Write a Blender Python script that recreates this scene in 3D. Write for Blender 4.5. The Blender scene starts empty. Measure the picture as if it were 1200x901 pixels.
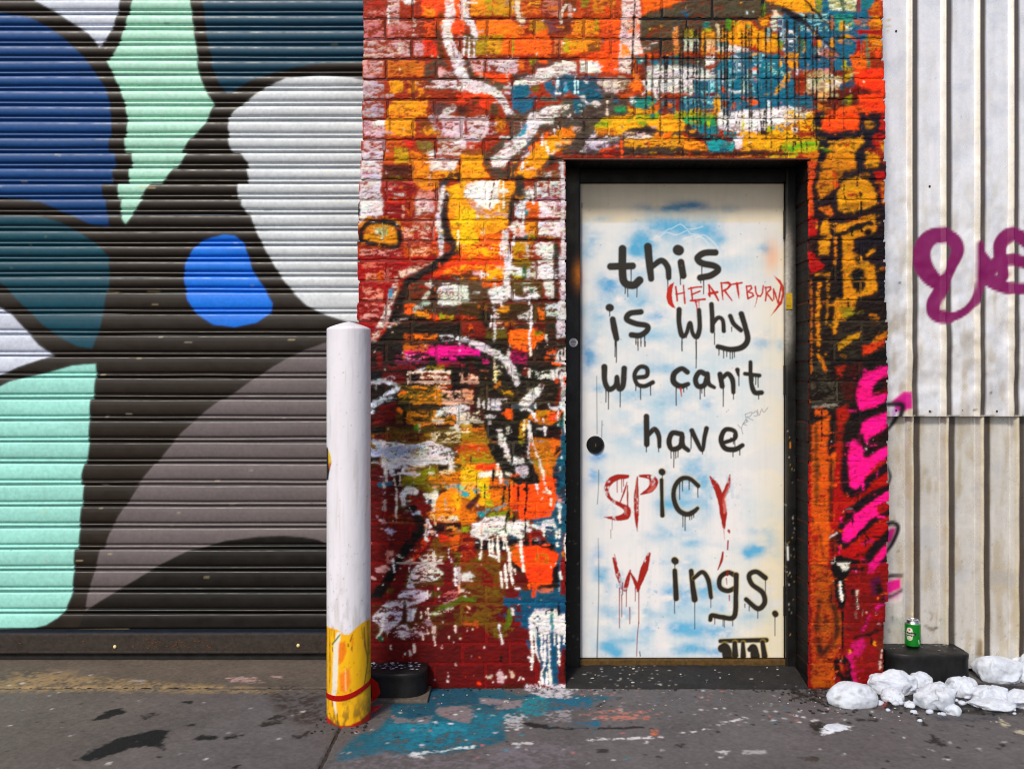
import bpy, bmesh, math, random
import numpy as np
from mathutils import Vector, noise as mnoise

# ------------------------------------------------------------------ camera, sky, sun, exposure
D = 3.8            # camera to brick face, metres
CZ = 1.30          # camera height
F = 1038.0         # focal length in photo pixels (photo 1200 wide)
scene = bpy.context.scene
cam_data = bpy.data.cameras.new("camera")
cam_data.sensor_width = 36.0
cam_data.lens = 36.0 * F / 1200.0
cam_data.clip_start = 0.05
cam_data.clip_end = 3000
cam = bpy.data.objects.new("camera", cam_data)
cam.location = (0, -D, CZ)
cam.rotation_euler = (math.radians(90), 0, 0)
scene.collection.objects.link(cam)
scene.camera = cam

SUN_EL, SUN_AZ = 43.0, -25.0      # azimuth measured from straight behind the camera, negative = to the left
world = bpy.data.worlds.new("World")
scene.world = world
world.use_nodes = True
wn = world.node_tree
wn.nodes.clear()
w_out = wn.nodes.new("ShaderNodeOutputWorld")
w_bg = wn.nodes.new("ShaderNodeBackground")
w_sky = wn.nodes.new("ShaderNodeTexSky")
w_sky.sky_type = 'NISHITA'
w_sky.sun_disc = False
w_sky.sun_elevation = math.radians(SUN_EL)
w_sky.sun_rotation = math.radians(180 - SUN_AZ)
w_sky.air_density = 1.0
w_sky.dust_density = 2.5
w_bg.inputs['Strength'].default_value = 0.115
wn.links.new(w_sky.outputs[0], w_bg.inputs[0])
wn.links.new(w_bg.outputs[0], w_out.inputs[0])

sun_data = bpy.data.lights.new("sun", 'SUN')
sun_data.energy = 3.2
sun_data.angle = math.radians(11)
sun_data.color = (1.0, 0.93, 0.82)
sun = bpy.data.objects.new("sun", sun_data)
_el, _az = math.radians(SUN_EL), math.radians(SUN_AZ)
_dir = Vector((math.sin(_az) * math.cos(_el), -math.cos(_az) * math.cos(_el), math.sin(_el)))
sun.rotation_euler = _dir.to_track_quat('Z', 'Y').to_euler()
sun.location = _dir * 20
scene.collection.objects.link(sun)

vs = scene.view_settings
vs.view_transform = 'Standard'
vs.look = 'None'
vs.exposure = -0.02
vs.gamma = 1.0
vs.use_curve_mapping = False
scene.cycles.max_bounces = 6
scene.cycles.filter_width = 1.15

# ------------------------------------------------------------------ helpers
def wx(px, y=0.0):
    return (px - 600.0) * (D + y) / F
def wz(py, y=0.0):
    return CZ + (450.0 - py) * (D + y) / F
def gy(py, z=0.0):                      # depth of a point at height z seen at photo row py
    return (CZ - z) * F / (py - 450.0) - D

def lin(h):
    h = h.lstrip('#')
    c = np.array([int(h[i:i + 2], 16) for i in (0, 2, 4)], np.float32) / 255.0
    return np.where(c <= 0.04045, c / 12.92, ((c + 0.055) / 1.055) ** 2.4).astype(np.float32)

_lat = {}
def vn(x, y, seed=0):
    if seed not in _lat:
        _lat[seed] = np.random.RandomState(seed + 11).rand(256, 256).astype(np.float32)
    g = _lat[seed]
    xi = np.floor(x); yi = np.floor(y)
    fx = (x - xi).astype(np.float32); fy = (y - yi).astype(np.float32)
    fx = fx * fx * (3 - 2 * fx); fy = fy * fy * (3 - 2 * fy)
    x0 = xi.astype(np.int64) & 255; y0 = yi.astype(np.int64) & 255
    x1 = (x0 + 1) & 255; y1 = (y0 + 1) & 255
    a = g[y0, x0] * (1 - fx) + g[y0, x1] * fx
    b = g[y1, x0] * (1 - fx) + g[y1, x1] * fx
    return a * (1 - fy) + b * fy
def fbm(x, y, seed=0, octv=3):
    r = 0; a = 1.0; t = 0
    for o in range(octv):
        r = r + a * vn(x * 2 ** o, y * 2 ** o, seed + o); t += a; a *= 0.55
    return r / t
def rank01(a):
    m = a.mean(); s = a.std() + 1e-6
    return (1.0 / (1.0 + np.exp(-1.702 * (a - m) / s))).astype(np.float32)
def sst(a, b, v):
    t = np.clip((v - a) / (b - a), 0, 1)
    return t * t * (3 - 2 * t)

def pts_of(s, tile):
    ox, oy, sc = tile
    out = []
    for q in s.split():
        a, b = q.split(',')
        out.append((ox + float(a) / sc, oy + float(b) / sc))
    return out
def smooth_line(p, w, n=6):
    if len(p) < 3:
        return p, w
    p = np.array(p, float); w = np.array(w, float)
    q = np.vstack([2 * p[0] - p[1], p, 2 * p[-1] - p[-2]])
    o = []; ow = []
    for i in range(len(p) - 1):
        p0, p1, p2, p3 = q[i], q[i + 1], q[i + 2], q[i + 3]
        for k in range(n):
            t = k / n
            o.append(0.5 * (2 * p1 + (p2 - p0) * t + (2 * p0 - 5 * p1 + 4 * p2 - p3) * t * t + (3 * p1 - p0 - 3 * p2 + p3) * t ** 3))
            ow.append(w[i] * (1 - t) + w[i + 1] * t)
    o.append(p[-1]); ow.append(w[-1])
    return o, ow

class Canvas:
    """Paint on a flat surface, kept as colours in that surface's own plane (units: photo pixels at that plane)."""
    def __init__(s, x0, y0, x1, y1, ss, seed=0):
        s.x0, s.y0, s.x1, s.y1, s.ss = x0, y0, x1, y1, ss
        s.W = int((x1 - x0) * ss); s.Hh = int((y1 - y0) * ss)
        s.X = (x0 + (np.arange(s.W) + .5) / ss).astype(np.float32)
        s.Y = (y0 + (np.arange(s.Hh) + .5) / ss).astype(np.float32)
        s.rgb = np.zeros((s.Hh, s.W, 3), np.float32)
        s.mor = None; s.H = None
        gx, gyy = np.meshgrid(s.X, s.Y)
        s.n1 = (fbm(gx / 7, gyy / 7, seed + 20, 3) - .5) * 2
        s.n2 = (fbm(gx / 2.2, gyy / 2.2, seed + 30, 2) - .5) * 2
        s.warp = 0.0; s.soft = .7; s.var = .0; s.hedge = 0.0; s.rec = None
    def box(s, xa, ya, xb, yb):
        i0 = max(0, int((xa - s.x0) * s.ss)); i1 = min(s.W, int((xb - s.x0) * s.ss) + 1)
        j0 = max(0, int((ya - s.y0) * s.ss)); j1 = min(s.Hh, int((yb - s.y0) * s.ss) + 1)
        if i1 <= i0 or j1 <= j0:
            return None
        return (slice(j0, j1), slice(i0, i1))
    def put(s, d, b, col, dry=0, warp=None, soft=None, mort=.42, a=1.0, var=None):
        warp = s.warp if warp is None else warp
        soft = s.soft if soft is None else soft
        var = s.var if var is None else var
        d = d + warp * (s.n1[b] + .5 * s.n2[b])
        if s.H is not None and s.hedge:
            d = d - (s.H[b] - .5) * s.hedge
        m = np.clip(.5 - d / (2 * soft), 0, 1)
        c = lin(col)[None, None, :]
        if var:
            c = c * (1 + var * (s.n1[b] * .8 + s.n2[b] * .6))[..., None]
        mf = m * a
        if dry and s.H is not None:
            mf = mf * sst(dry - .13, dry + .13, s.H[b] + s.n1[b] * .12)
        mf = mf[..., None]
        s.rgb[b] = s.rgb[b] * (1 - mf) + c * mf
        if s.mor is not None:
            mm = (m * a * np.maximum(mort, s.mfill[b]))[..., None]
            if dry:
                mm = mm * (1 - .5 * dry)
            s.mor[b] = s.mor[b] * (1 - mm) + c * (0.85 if mort < .9 else 1) * mm
    def P(s, tile, txt, col, **k):
        p = pts_of(txt, tile)
        pad = 4 + k.get('soft', 0) * 1.5 + abs(k.get('warp', s.warp)) * 2
        xs = [q[0] for q in p]; ys = [q[1] for q in p]
        b = s.box(min(xs) - pad, min(ys) - pad, max(xs) + pad, max(ys) + pad)
        if b is None:
            return
        x = s.X[b[1]][None, :]; y = s.Y[b[0]][:, None]
        d2 = None; ins = None
        n = len(p)
        for i in range(n):
            (ax, ay), (bx, by) = p[i], p[(i + 1) % n]
            ex, ey = bx - ax, by - ay
            t = np.clip(((x - ax) * ex + (y - ay) * ey) / (ex * ex + ey * ey + 1e-9), 0, 1)
            q = (x - ax - t * ex) ** 2 + (y - ay - t * ey) ** 2
            d2 = q if d2 is None else np.minimum(d2, q)
            if ey != 0:
                c = ((ay > y) != (by > y)) & (x < ex * (y - ay) / ey + ax)
                ins = c if ins is None else ins ^ c
        d = np.sqrt(d2)
        d = np.where(ins, -d, d)
        s.put(d, b, col, **k)
    def L(s, tile, txt, w, col, smooth=True, **k):
        p = pts_of(txt, tile)
        if not isinstance(w, (list, tuple)):
            w = [w] * len(p)
        w = [v / tile[2] / 2 for v in w]
        if s.rec is not None and max(w) < 1.5 and len(p) > 1 and max(abs(p[0][0] - p[-1][0]), abs(p[0][1] - p[-1][1])) > 3.5:
            s.rec.append((tile, txt, [v * tile[2] * 2 for v in w], col, smooth, k.get('dry', 0)))
        if smooth:
            p, w = smooth_line(p, w)
        if len(p) == 1:
            p = [p[0], (p[0][0] + .01, p[0][1])]; w = [w[0], w[0]]
        pad = max(w) + 4 + k.get('soft', 0) * 1.5 + abs(k.get('warp', s.warp)) * 2
        xs = [q[0] for q in p]; ys = [q[1] for q in p]
        b = s.box(min(xs) - pad, min(ys) - pad, max(xs) + pad, max(ys) + pad)
        if b is None:
            return
        x = s.X[b[1]][None, :]; y = s.Y[b[0]][:, None]
        d = None
        for i in range(len(p) - 1):
            (ax, ay), (bx, by) = p[i], p[i + 1]
            ex, ey = bx - ax, by - ay
            t = np.clip(((x - ax) * ex + (y - ay) * ey) / (ex * ex + ey * ey + 1e-9), 0, 1)
            q = np.sqrt((x - ax - t * ex) ** 2 + (y - ay - t * ey) ** 2) - (w[i] * (1 - t) + w[i + 1] * t)
            d = q if d is None else np.minimum(d, q)
        s.put(d, b, col, **k)
    def specks(s, rs, box, n, cols, rmin, rmax, stretch=1.0, **k):
        for i in range(n):
            x = rs.uniform(box[0], box[2]); y = rs.uniform(box[1], box[3]); r = rs.uniform(rmin, rmax)
            h = r * stretch * rs.uniform(.5, 1.5)
            s.L((0, 0, 1), "%.2f,%.2f %.2f,%.2f" % (x, y, x + rs.uniform(-.5, .5), y + h), 2 * r, cols[rs.randint(len(cols))], smooth=False, **k)
    def sample(s, arr, px, py):
        u = np.clip((px - s.x0) * s.ss - .5, 0, s.W - 1.001); v = np.clip((py - s.y0) * s.ss - .5, 0, s.Hh - 1.001)
        i = u.astype(np.int64); j = v.astype(np.int64)
        fu = (u - i); fv = (v - j)
        if arr.ndim == 3:
            fu = fu[..., None]; fv = fv[..., None]
        return (arr[j, i] * (1 - fu) + arr[j, i + 1] * fu) * (1 - fv) + (arr[j + 1, i] * (1 - fu) + arr[j + 1, i + 1] * fu) * fv
    def blur(s, arr):
        if s.ss < 1.5:
            return arr
        a = np.pad(arr, ((1, 1), (1, 1)) + ((0, 0),) * (arr.ndim - 2), mode='edge')
        v = .25 * a[:-2] + .5 * a[1:-1] + .25 * a[2:]
        return .25 * v[:, :-2] + .5 * v[:, 1:-1] + .25 * v[:, 2:]

def boxblur(a, r):
    for ax in (0, 1):
        pad = [(0, 0)] * a.ndim; pad[ax] = (r + 1, r)
        c = np.cumsum(np.pad(a, pad, mode='edge'), axis=ax, dtype=np.float64)
        n_ = a.shape[ax]; w_ = 2 * r + 1
        a = ((np.take(c, np.arange(w_, w_ + n_), axis=ax) - np.take(c, np.arange(0, n_), axis=ax)) / w_).astype(np.float32)
    return a
COL = scene.collection
def mesh_from(name, co, quads, cols, mat, parent=None, smooth=True, extra=None):
    co = np.asarray(co, np.float32).reshape(-1, 3); quads = np.asarray(quads, np.int32)
    k = quads.shape[1]
    me = bpy.data.meshes.new(name)
    me.vertices.add(len(co)); me.vertices.foreach_set('co', co.ravel())
    me.loops.add(quads.size); me.loops.foreach_set('vertex_index', quads.ravel())
    me.polygons.add(len(quads)); me.polygons.foreach_set('loop_start', np.arange(0, quads.size, k, dtype=np.int32))
    me.update(calc_edges=True)
    me.polygons.foreach_set('use_smooth', np.full(len(quads), bool(smooth)))
    if cols is not None:
        at = me.color_attributes.new('Col', 'FLOAT_COLOR', 'POINT')
        c4 = np.ones((len(co), 4), np.float32); c4[:, :3] = np.clip(np.asarray(cols).reshape(-1, 3), 0.003, .92)
        at.data.foreach_set('color', c4.ravel())
    for kx, v in (extra or {}).items():
        a = me.attributes.new(kx, 'FLOAT', 'POINT'); a.data.foreach_set('value', np.asarray(v, np.float32).ravel())
    me.materials.append(mat)
    o = bpy.data.objects.new(name, me); COL.objects.link(o)
    if parent is not None:
        o.parent = parent
    return o
def grid_quads(nx, ny, off=0):
    i = np.arange(nx - 1)[None, :]; j = np.arange(ny - 1)[:, None]
    a = (j * nx + i).ravel() + off
    return np.stack([a, a + 1, a + nx + 1, a + nx], 1)
def tag(o, label=None, cat=None, group=None, kind=None):
    if label: o['label'] = label
    if cat: o['category'] = cat
    if group: o['group'] = group
    if kind: o['kind'] = kind
    return o
def empty(name, loc=(0, 0, 0)):
    o = bpy.data.objects.new(name, None); COL.objects.link(o); o.location = (0, 0, 0)
    o.empty_display_size = .1
    return o
def bm_obj(name, bm, mat, parent=None, smooth=False):
    me = bpy.data.meshes.new(name); bm.to_mesh(me); bm.free()
    me.materials.append(mat)
    if smooth:
        me.polygons.foreach_set('use_smooth', np.full(len(me.polygons), True))
    o = bpy.data.objects.new(name, me); COL.objects.link(o)
    if parent is not None: o.parent = parent
    return o
def box_bm(bm, x0, x1, y0, y1, z0, z1, bev=0.0):
    r = bmesh.ops.create_cube(bm, size=1)
    for v in r['verts']:
        v.co = Vector(((x0 + x1) / 2 + v.co.x * (x1 - x0), (y0 + y1) / 2 + v.co.y * (y1 - y0), (z0 + z1) / 2 + v.co.z * (z1 - z0)))
    if bev:
        es = list({e for v in r['verts'] for e in v.link_edges})
        bmesh.ops.bevel(bm, geom=es, offset=bev, segments=2, affect='EDGES', profile=.6)

def material(name, color=None, rough=.55, rough_var=.15, metallic=0.0, bump=.0, bump_scale=300.0, spec=.5, metal_attr=False, coat=0.0, mottle=0.0):
    m = bpy.data.materials.new(name); m.use_nodes = True
    nt = m.node_tree; bs = nt.nodes['Principled BSDF']
    tc = nt.nodes.new('ShaderNodeTexCoord')
    nz = nt.nodes.new('ShaderNodeTexNoise'); nz.inputs['Scale'].default_value = 18; nz.inputs['Detail'].default_value = 6
    nt.links.new(tc.outputs['Object'], nz.inputs['Vector'])
    mr = nt.nodes.new('ShaderNodeMapRange')
    mr.inputs['From Min'].default_value = .3; mr.inputs['From Max'].default_value = .7
    mr.inputs['To Min'].default_value = max(0.02, rough - rough_var); mr.inputs['To Max'].default_value = min(1, rough + rough_var)
    nt.links.new(nz.outputs['Fac'], mr.inputs['Value']); nt.links.new(mr.outputs['Result'], bs.inputs['Roughness'])
    if color is None:
        at = nt.nodes.new('ShaderNodeAttribute'); at.attribute_name = 'Col'; src = at.outputs['Color']
    else:
        rg = nt.nodes.new('ShaderNodeRGB'); c = lin(color); rg.outputs[0].default_value = (*[float(v) for v in c], 1); src = rg.outputs[0]
    n2 = nt.nodes.new('ShaderNodeTexNoise'); n2.inputs['Scale'].default_value = 60; n2.inputs['Detail'].default_value = 8
    nt.links.new(tc.outputs['Object'], n2.inputs['Vector'])
    if mottle:
        hs = nt.nodes.new('ShaderNodeHueSaturation')
        m2 = nt.nodes.new('ShaderNodeMapRange'); m2.inputs['From Min'].default_value = .25; m2.inputs['From Max'].default_value = .75
        m2.inputs['To Min'].default_value = 1 - mottle; m2.inputs['To Max'].default_value = 1 + mottle
        nt.links.new(n2.outputs['Fac'], m2.inputs['Value']); nt.links.new(m2.outputs['Result'], hs.inputs['Value'])
        nt.links.new(src, hs.inputs['Color']); src = hs.outputs['Color']
    nt.links.new(src, bs.inputs['Base Color'])
    bs.inputs['Metallic'].default_value = metallic
    bs.inputs['Specular IOR Level'].default_value = spec
    bs.inputs['Coat Weight'].default_value = coat
    if metal_attr:
        a2 = nt.nodes.new('ShaderNodeAttribute'); a2.attribute_name = 'Met'
        nt.links.new(a2.outputs['Fac'], bs.inputs['Metallic'])
    if bump:
        n3 = nt.nodes.new('ShaderNodeTexNoise'); n3.inputs['Scale'].default_value = bump_scale; n3.inputs['Detail'].default_value = 5
        nt.links.new(tc.outputs['Object'], n3.inputs['Vector'])
        bp = nt.nodes.new('ShaderNodeBump'); bp.inputs['Strength'].default_value = bump; bp.inputs['Distance'].default_value = .002
        nt.links.new(n3.outputs['Fac'], bp.inputs['Height']); nt.links.new(bp.outputs['Normal'], bs.inputs['Normal'])
    return m

M_WALL = material('wall_paint', rough=.62, rough_var=.1, bump=.25, bump_scale=350, spec=.15)
M_SHUT = material('shutter_enamel', rough=.43, rough_var=.10, bump=.06, bump_scale=200, spec=.36, mottle=.12)
M_DOOR = material('door_paint', rough=.45, rough_var=.12, bump=.06, bump_scale=250, spec=.35)
M_CONC = material('concrete', rough=.78, rough_var=.16, bump=.7, bump_scale=260, spec=.4, mottle=.18)
M_METAL = material('galvanised_sheet', rough=.32, rough_var=.12, metal_attr=True, mottle=.05)
M_POST = material('bollard_paint', rough=.42, rough_var=.1, bump=.12, bump_scale=160, spec=.4)
M_BLACK = material('black_frame_paint', '0d0c0c', rough=.5, rough_var=.12, bump=.3, bump_scale=150, mottle=.3, spec=.3)
M_SNOW = material('old_snow', rough=.7, rough_var=.2, bump=1.0, bump_scale=330, spec=.3, mottle=.12)
_b = M_SNOW.node_tree.nodes['Principled BSDF']; _b.inputs['Subsurface Weight'].default_value = .3; _b.inputs['Subsurface Radius'].default_value = (.02, .025, .03); _b.inputs['Subsurface Scale'].default_value = .5
M_DARKSTEEL = material('dark_steel', '2a2622', rough=.5, rough_var=.15, metallic=.4, bump=.2, mottle=.3)
# ------------------------------------------------------------------ the painted brick wall: paint laid out in the wall's own plane
def tiles(ox, oy, s): return (ox, oy, s)
S8 = 8.585
A0, A1, A2, A3, A4, A5, A6 = [(415, 100 * i, S8) for i in range(7)]
B0, B1, B2, B3, B4, B5, B6 = [(540, 100 * i, S8) for i in range(7)]
A7, B7 = (415, 700, 6.93), (540, 700, 6.93)
C0, C1, C2 = (660, 0, 8.571), (790, 0, 8.571), (920, 0, 8.571)
C3, C4, C5 = (660, 95, 8.571), (790, 95, 8.571), (920, 95, 8.571)
D0, D1 = (930, 190, 6.93), (930, 310, 6.93)
E0, E1, E2 = (930, 420, 6.933), (930, 540, 6.933), (930, 660, 6.933)
PX = (0, 0, 1)
PITCH, J0 = 23.6, 22.0
OPL, OPR, OPT = 663.0, 947.0, J0 + PITCH * 7 - 1.2
def joint(k): return J0 + PITCH * k
def wall_left(y):
    return float(np.interp(y, [-40, 60, 110, 180, 240, 400, 900], [426.5, 426, 425, 424, 420, 419, 420]))
def wall_right(y):
    return float(np.interp(y, [-40, 60, 110, 300, 420, 560, 690, 740, 900], [1034, 1034, 1037, 1037, 1040, 1041, 1040, 1036, 1035]))

cv = Canvas(410, -52, 1050, 812, 2, seed=1)
cv.warp, cv.soft, cv.var, cv.hedge = .9, .7, .14, 1.6
gx, gyy = np.meshgrid(cv.X, cv.Y)
kk = np.floor((gyy - J0) / PITCH)
off = np.where(kk.astype(int) % 2 == 0, 452.0, 482.0)
bid = kk * 57 + np.floor((gx - off) / 58.5) * 13
wv = (fbm(gx / 16, gyy / 16, 51, 2) - .5) * 5
h = fbm(gx / 7.5 + bid * 7.3, (gyy + wv) / 2.1, 61, 3) + .4 * fbm(gx / 16 + bid, gyy / 14, 71, 2) + .55 * fbm(gx / 1.7, gyy / 1.2, 81, 2)
cv.H = rank01(h); cv.rec = []
cv.mor = np.zeros_like(cv.rgb)
cv.mfill = np.maximum(sst(330, 470, gyy) * .85, (gx > 935) * .8).astype(np.float32)
ramp = sst(300, 420, gyy)[..., None]; ramp2 = sst(540, 640, gyy)[..., None]
cv.rgb[:] = lin('9a3408') * (1 - ramp) + (lin('55180c') * (1 - ramp2) + lin('740b08') * ramp2) * ramp
cv.mor[:] = lin('641a07') * (1 - ramp) + (lin('3a120a') * (1 - ramp2) + lin('600907') * ramp2) * ramp
del gx, gyy, kk, off, bid, wv, h, ramp, ramp2
P, L = cv.P, cv.L
WH = 'e6dfe0'; TE = '05607c'; TEG = '0a7d78'; AM = 'f09c08'; OLG = '8f8a10'
def R(t, x0, y0, x1, y1, col, **k): P(t, "%g,%g %g,%g %g,%g %g,%g" % (x0, y0, x1, y0, x1, y1, x0, y1), col, **k)
# --- upper left
R(A0,-60,-450,1200,0,'b8480a'); R(A0,95,-300,420,0,'a83a2a',dry=.2); R(A0,680,-450,1200,0,'f05a06')
R(A0,95,0,330,180,'a8332a',dry=.2); R(A0,100,90,330,180,'c08a88',dry=.5); R(A0,95,205,300,395,'bf7c7e',dry=.3); R(A0,340,210,690,380,'c08082',dry=.45)
R(A0,95,405,560,570,'c9a9a8',dry=.35); R(A0,340,0,450,240,'cdb0b0',dry=.3,mort=.5); R(A0,95,610,295,775,'c89c9a',dry=.3); R(A0,95,810,290,930,'b9aeb4',dry=.3)
P(A0,"500,0 620,0 600,35 520,35",WH,dry=.2); R(A0,440,-200,560,0,'c8a8a0',dry=.4)
P(A0,"680,0 1116,0 1116,360 980,330 840,300 800,170 680,170",'ff5800',mort=.6); R(A0,690,60,800,170,'e08a0a',dry=.4); R(A0,700,215,815,380,'e85a06',dry=.25); R(A0,690,400,840,560,'d83c08',dry=.25)
R(A0,610,410,690,560,'c8a0a8',dry=.3); R(A0,330,610,700,770,'c46c08',dry=.18); R(A0,360,810,500,930,'e89a10'); R(A0,540,810,700,930,'d88a10',dry=.35)
L(A0,"880,130 850,250 850,400 880,560",70,'4a3018',soft=3,a=.85,mort=.6); P(A0,"720,660 800,600 870,570 1040,760 1050,900 720,900 700,760",'4e4034',dry=.2,soft=2)
P(A0,"800,800 1040,800 1040,890 700,880",'d8ccd0',dry=.3); P(A0,"850,680 960,700 1000,760 850,780",'d8a8a0',dry=.35)
L(A0,"955,-300 960,0 970,150 930,260 950,420 1010,560 1060,720 1140,830",95,WH,dry=.06,mort=.7); L(A0,"1090,-200 1092,180",50,WH,dry=.1,mort=.6)
R(A0,590,180,625,350,'dcd0cc',dry=.3); L(A0,"345,60 345,240",22,WH,dry=.3,mort=.7); L(A0,"455,400 460,560",30,'e0d4cc',dry=.3)
R(B0,90,-400,310,160,'f09006',dry=.05); R(B0,240,-200,310,160,'a8900e',dry=.3); R(B0,330,-400,540,150,'c08a10',dry=.22); R(B0,610,-300,800,150,'c8660a',dry=.25); P(B0,"640,0 800,0 790,80 700,60",'f0a010',dry=.3)
R(B0,830,-300,1050,150,'b06a5a',dry=.25); L(B0,"565,-60 580,160 620,205",[45,45,55],'e0d0b8',dry=.1,mort=.7); L(B0,"1060,50 1010,130 1010,230",25,'c8b8a8')
P(B0,"160,190 500,190 660,320 640,350 160,350",'f27a06'); R(B0,690,190,880,340,'b07a10',dry=.25); P(B0,"820,190 1116,190 1116,340 880,340",'6a3c3c',dry=.25); P(B0,"780,320 860,300 870,345 770,345",'ff6a08',mort=.7)
R(B0,60,360,440,545,'b08a10',dry=.08); R(B0,260,390,390,530,'d89a0c',dry=.2); P(B0,"440,350 900,350 910,545 400,545",'ff6c00',mort=.6); L(B0,"525,380 525,530",20,OLG); R(B0,940,380,1116,540,'d07a50',dry=.25); L(B0,"1060,350 1060,470",44,'a8b010',mort=.7)
P(B0,"80,590 240,590 240,700 120,720",'d8b0b0',dry=.25); P(B0,"270,590 580,590 560,740 270,710",'d6c2c8',dry=.2); P(B0,"580,600 640,590 640,700 570,690",'e07010'); R(B0,690,590,780,655,OLG,dry=.1); P(B0,"780,590 1116,590 1116,640 860,680 700,720 700,670",'5e3c34',dry=.15)
P(B0,"140,730 500,740 500,800 400,830 280,790",'ff5a04',mort=.7); P(B0,"50,770 230,770 420,840 520,900 300,920 140,800",'5a4a38',mort=.6); P(B0,"510,740 700,740 700,770 520,830",'4a342c')
P(B0,"1116,620 960,650 780,720 560,810 520,870 690,880 850,820 960,770 1180,770 1180,620",'e6e0dc',dry=.07,mort=.5)
P(B0,"520,880 600,840 690,900 690,930 520,930",TE); P(B0,"830,830 930,790 1060,740 1160,780 1160,930 860,930",TE,mort=.5); L(B0,"975,780 975,900",14,'c8e0e8'); R(B0,915,760,950,860,'8a2a12',warp=.4)
L(B0,"40,-250 40,0 60,160",[60,60,50],WH,dry=.06,mort=.7); L(B0,"60,190 120,260 130,340 135,390",60,WH,dry=.1,mort=.6); P(B0,"20,340 100,340 150,390 150,540 20,560",'6a5410',dry=.1); L(B0,"15,330 90,350",26,'2a1810')
L(B0,"40,370 30,550",20,WH); L(B0,"85,380 85,600",13,WH); L(B0,"132,390 135,570",10,WH); L(B0,"70,620 100,750",60,'4a382c',soft=2); L(B0,"-20,560 20,740 60,820 180,860 330,930",75,WH,dry=.1,mort=.6)
R(A1,90,-10,290,130,'b9aeb4',dry=.3); R(A1,90,165,295,315,'a8a2ac',dry=.22); R(A1,95,350,310,520,'d0b4bc',dry=.18); R(A1,95,535,310,650,'c8b0bc',dry=.25,mort=.5); R(A1,75,660,285,830,'d6cad2',dry=.2,mort=.5); R(A1,60,830,275,920,'d2c8d2',dry=.2,mort=.6)
R(A1,200,350,310,400,'f4ece8',dry=.1); P(A1,"330,240 400,150 740,150 730,300 330,300",AM,dry=.04); R(A1,320,320,610,505,AM,dry=.03); R(A1,350,320,365,505,'7a4a0a',warp=.3); P(A1,"650,320 770,330 850,480 660,490",'7a4010',dry=.1); P(A1,"700,450 810,440 820,490 720,495",'e09010')
P(A1,"320,545 500,530 560,700 560,780 300,780",'c0560a',dry=.06,mort=.6); P(A1,"410,620 540,620 565,780 400,780",'b89a10',dry=.08,mort=.6); P(A1,"490,540 620,545 560,650",'d83a06'); P(A1,"620,550 800,550 800,690 700,700 640,640",'7a6430',dry=.08); P(A1,"560,650 700,700 800,740 760,900 560,930",'ee8c08',dry=.1,mort=.6); L(A1,"755,690 790,680",50,'e8e8ec')
R(A1,290,800,600,930,'4a1a08',mort=.6); R(A1,860,330,900,500,'8a1a08',warp=.4)
P(A1,"780,180 920,160 1050,250 880,320 780,300",'5a3a38',soft=2); L(A1,"1000,220 930,260 880,330",70,'c8b8b8',dry=.15); L(A1,"780,310 830,450",60,'b8a6b0',dry=.18); P(A1,"880,310 1116,310 1116,520 880,500",'d8c2cc',dry=.2); P(A1,"840,520 1116,520 1116,700 860,700",'cbbcb4',dry=.25,mort=.5); P(A1,"750,740 1060,740 1000,860 770,860",'e8dcd8',dry=.1); P(A1,"960,560 1116,520 1116,600 980,620",'f0e8e6',dry=.1)
P(A1,"1040,110 1116,80 1116,260 1090,230 1040,170",'ff5200'); R(A1,1070,730,1116,930,'f06a10'); R(A1,770,860,1060,930,'f0a010',dry=.2)
P(B1,"0,30 130,20 360,120 380,240 300,260 0,100",'ee4a06',mort=.6); P(B1,"90,110 190,120 190,190 110,180",'4a2c18'); L(B1,"0,20 200,20 340,70 440,180 480,270",72,WH,dry=.12,mort=.6); L(B1,"330,220 335,260",100,'4a3820',soft=2); L(B1,"0,240 20,245",110,'4a2018',soft=3)
P(B1,"0,330 280,300 290,500 160,580 0,640",'dccad0',dry=.17); R(B1,36,340,68,490,'8a1a08',warp=.4); R(B1,340,330,455,470,'c87a10',dry=.1); R(B1,60,570,240,640,'c03808',dry=.2); R(B1,290,300,340,500,'7a1a10',dry=.2)
P(B1,"500,260 760,230 1160,150 1160,420 820,480 700,620 560,760 240,760 220,690 330,600 500,480 440,300",'4a4034',dry=.1,mort=.8); P(B1,"500,300 700,290 640,420 500,480",'6a5040',dry=.3)
P(B1,"500,60 500,0 690,0 740,150 730,220 650,270 520,250",TE,mort=.7); L(B1,"820,135 960,135",40,TEG); P(B1,"860,20 860,0 1060,0 1150,60 1000,120 880,80",TE,mort=.6); R(B1,690,90,900,120,'a83010',dry=.2); L(B1,"960,0 960,75 1020,75",15,WH,smooth=False); R(B1,740,130,800,220,'7a2a20',dry=.25); P(B1,"700,0 800,0 780,70 720,60",'6a5a1a')
P(B1,"770,285 880,220 1050,180 1150,190 1050,260 900,290",'efe9e4',dry=.06,mort=.6); P(B1,"770,320 950,300 940,350 800,390",'e8e2dc',dry=.1); L(B1,"740,330 700,430 600,560 480,660 380,760",130,WH,dry=.1,mort=.8); P(B1,"300,720 480,700 430,830 310,820",'f0e8e4',mort=.6); L(B1,"650,410 620,470 545,500",[40,50,36],'2a8aa8',dry=.2); R(B1,660,520,690,690,'2a4a68',dry=.2)
P(B1,"540,930 620,760 720,660 860,520 1000,450 1150,430 1150,560 960,660 840,780 730,930",'f4a008',dry=.04,mort=.8); L(B1,"700,640 860,500",40,'f06a10'); P(B1,"950,590 1090,540 1100,590 960,640",'e8b090',dry=.2)
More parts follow.
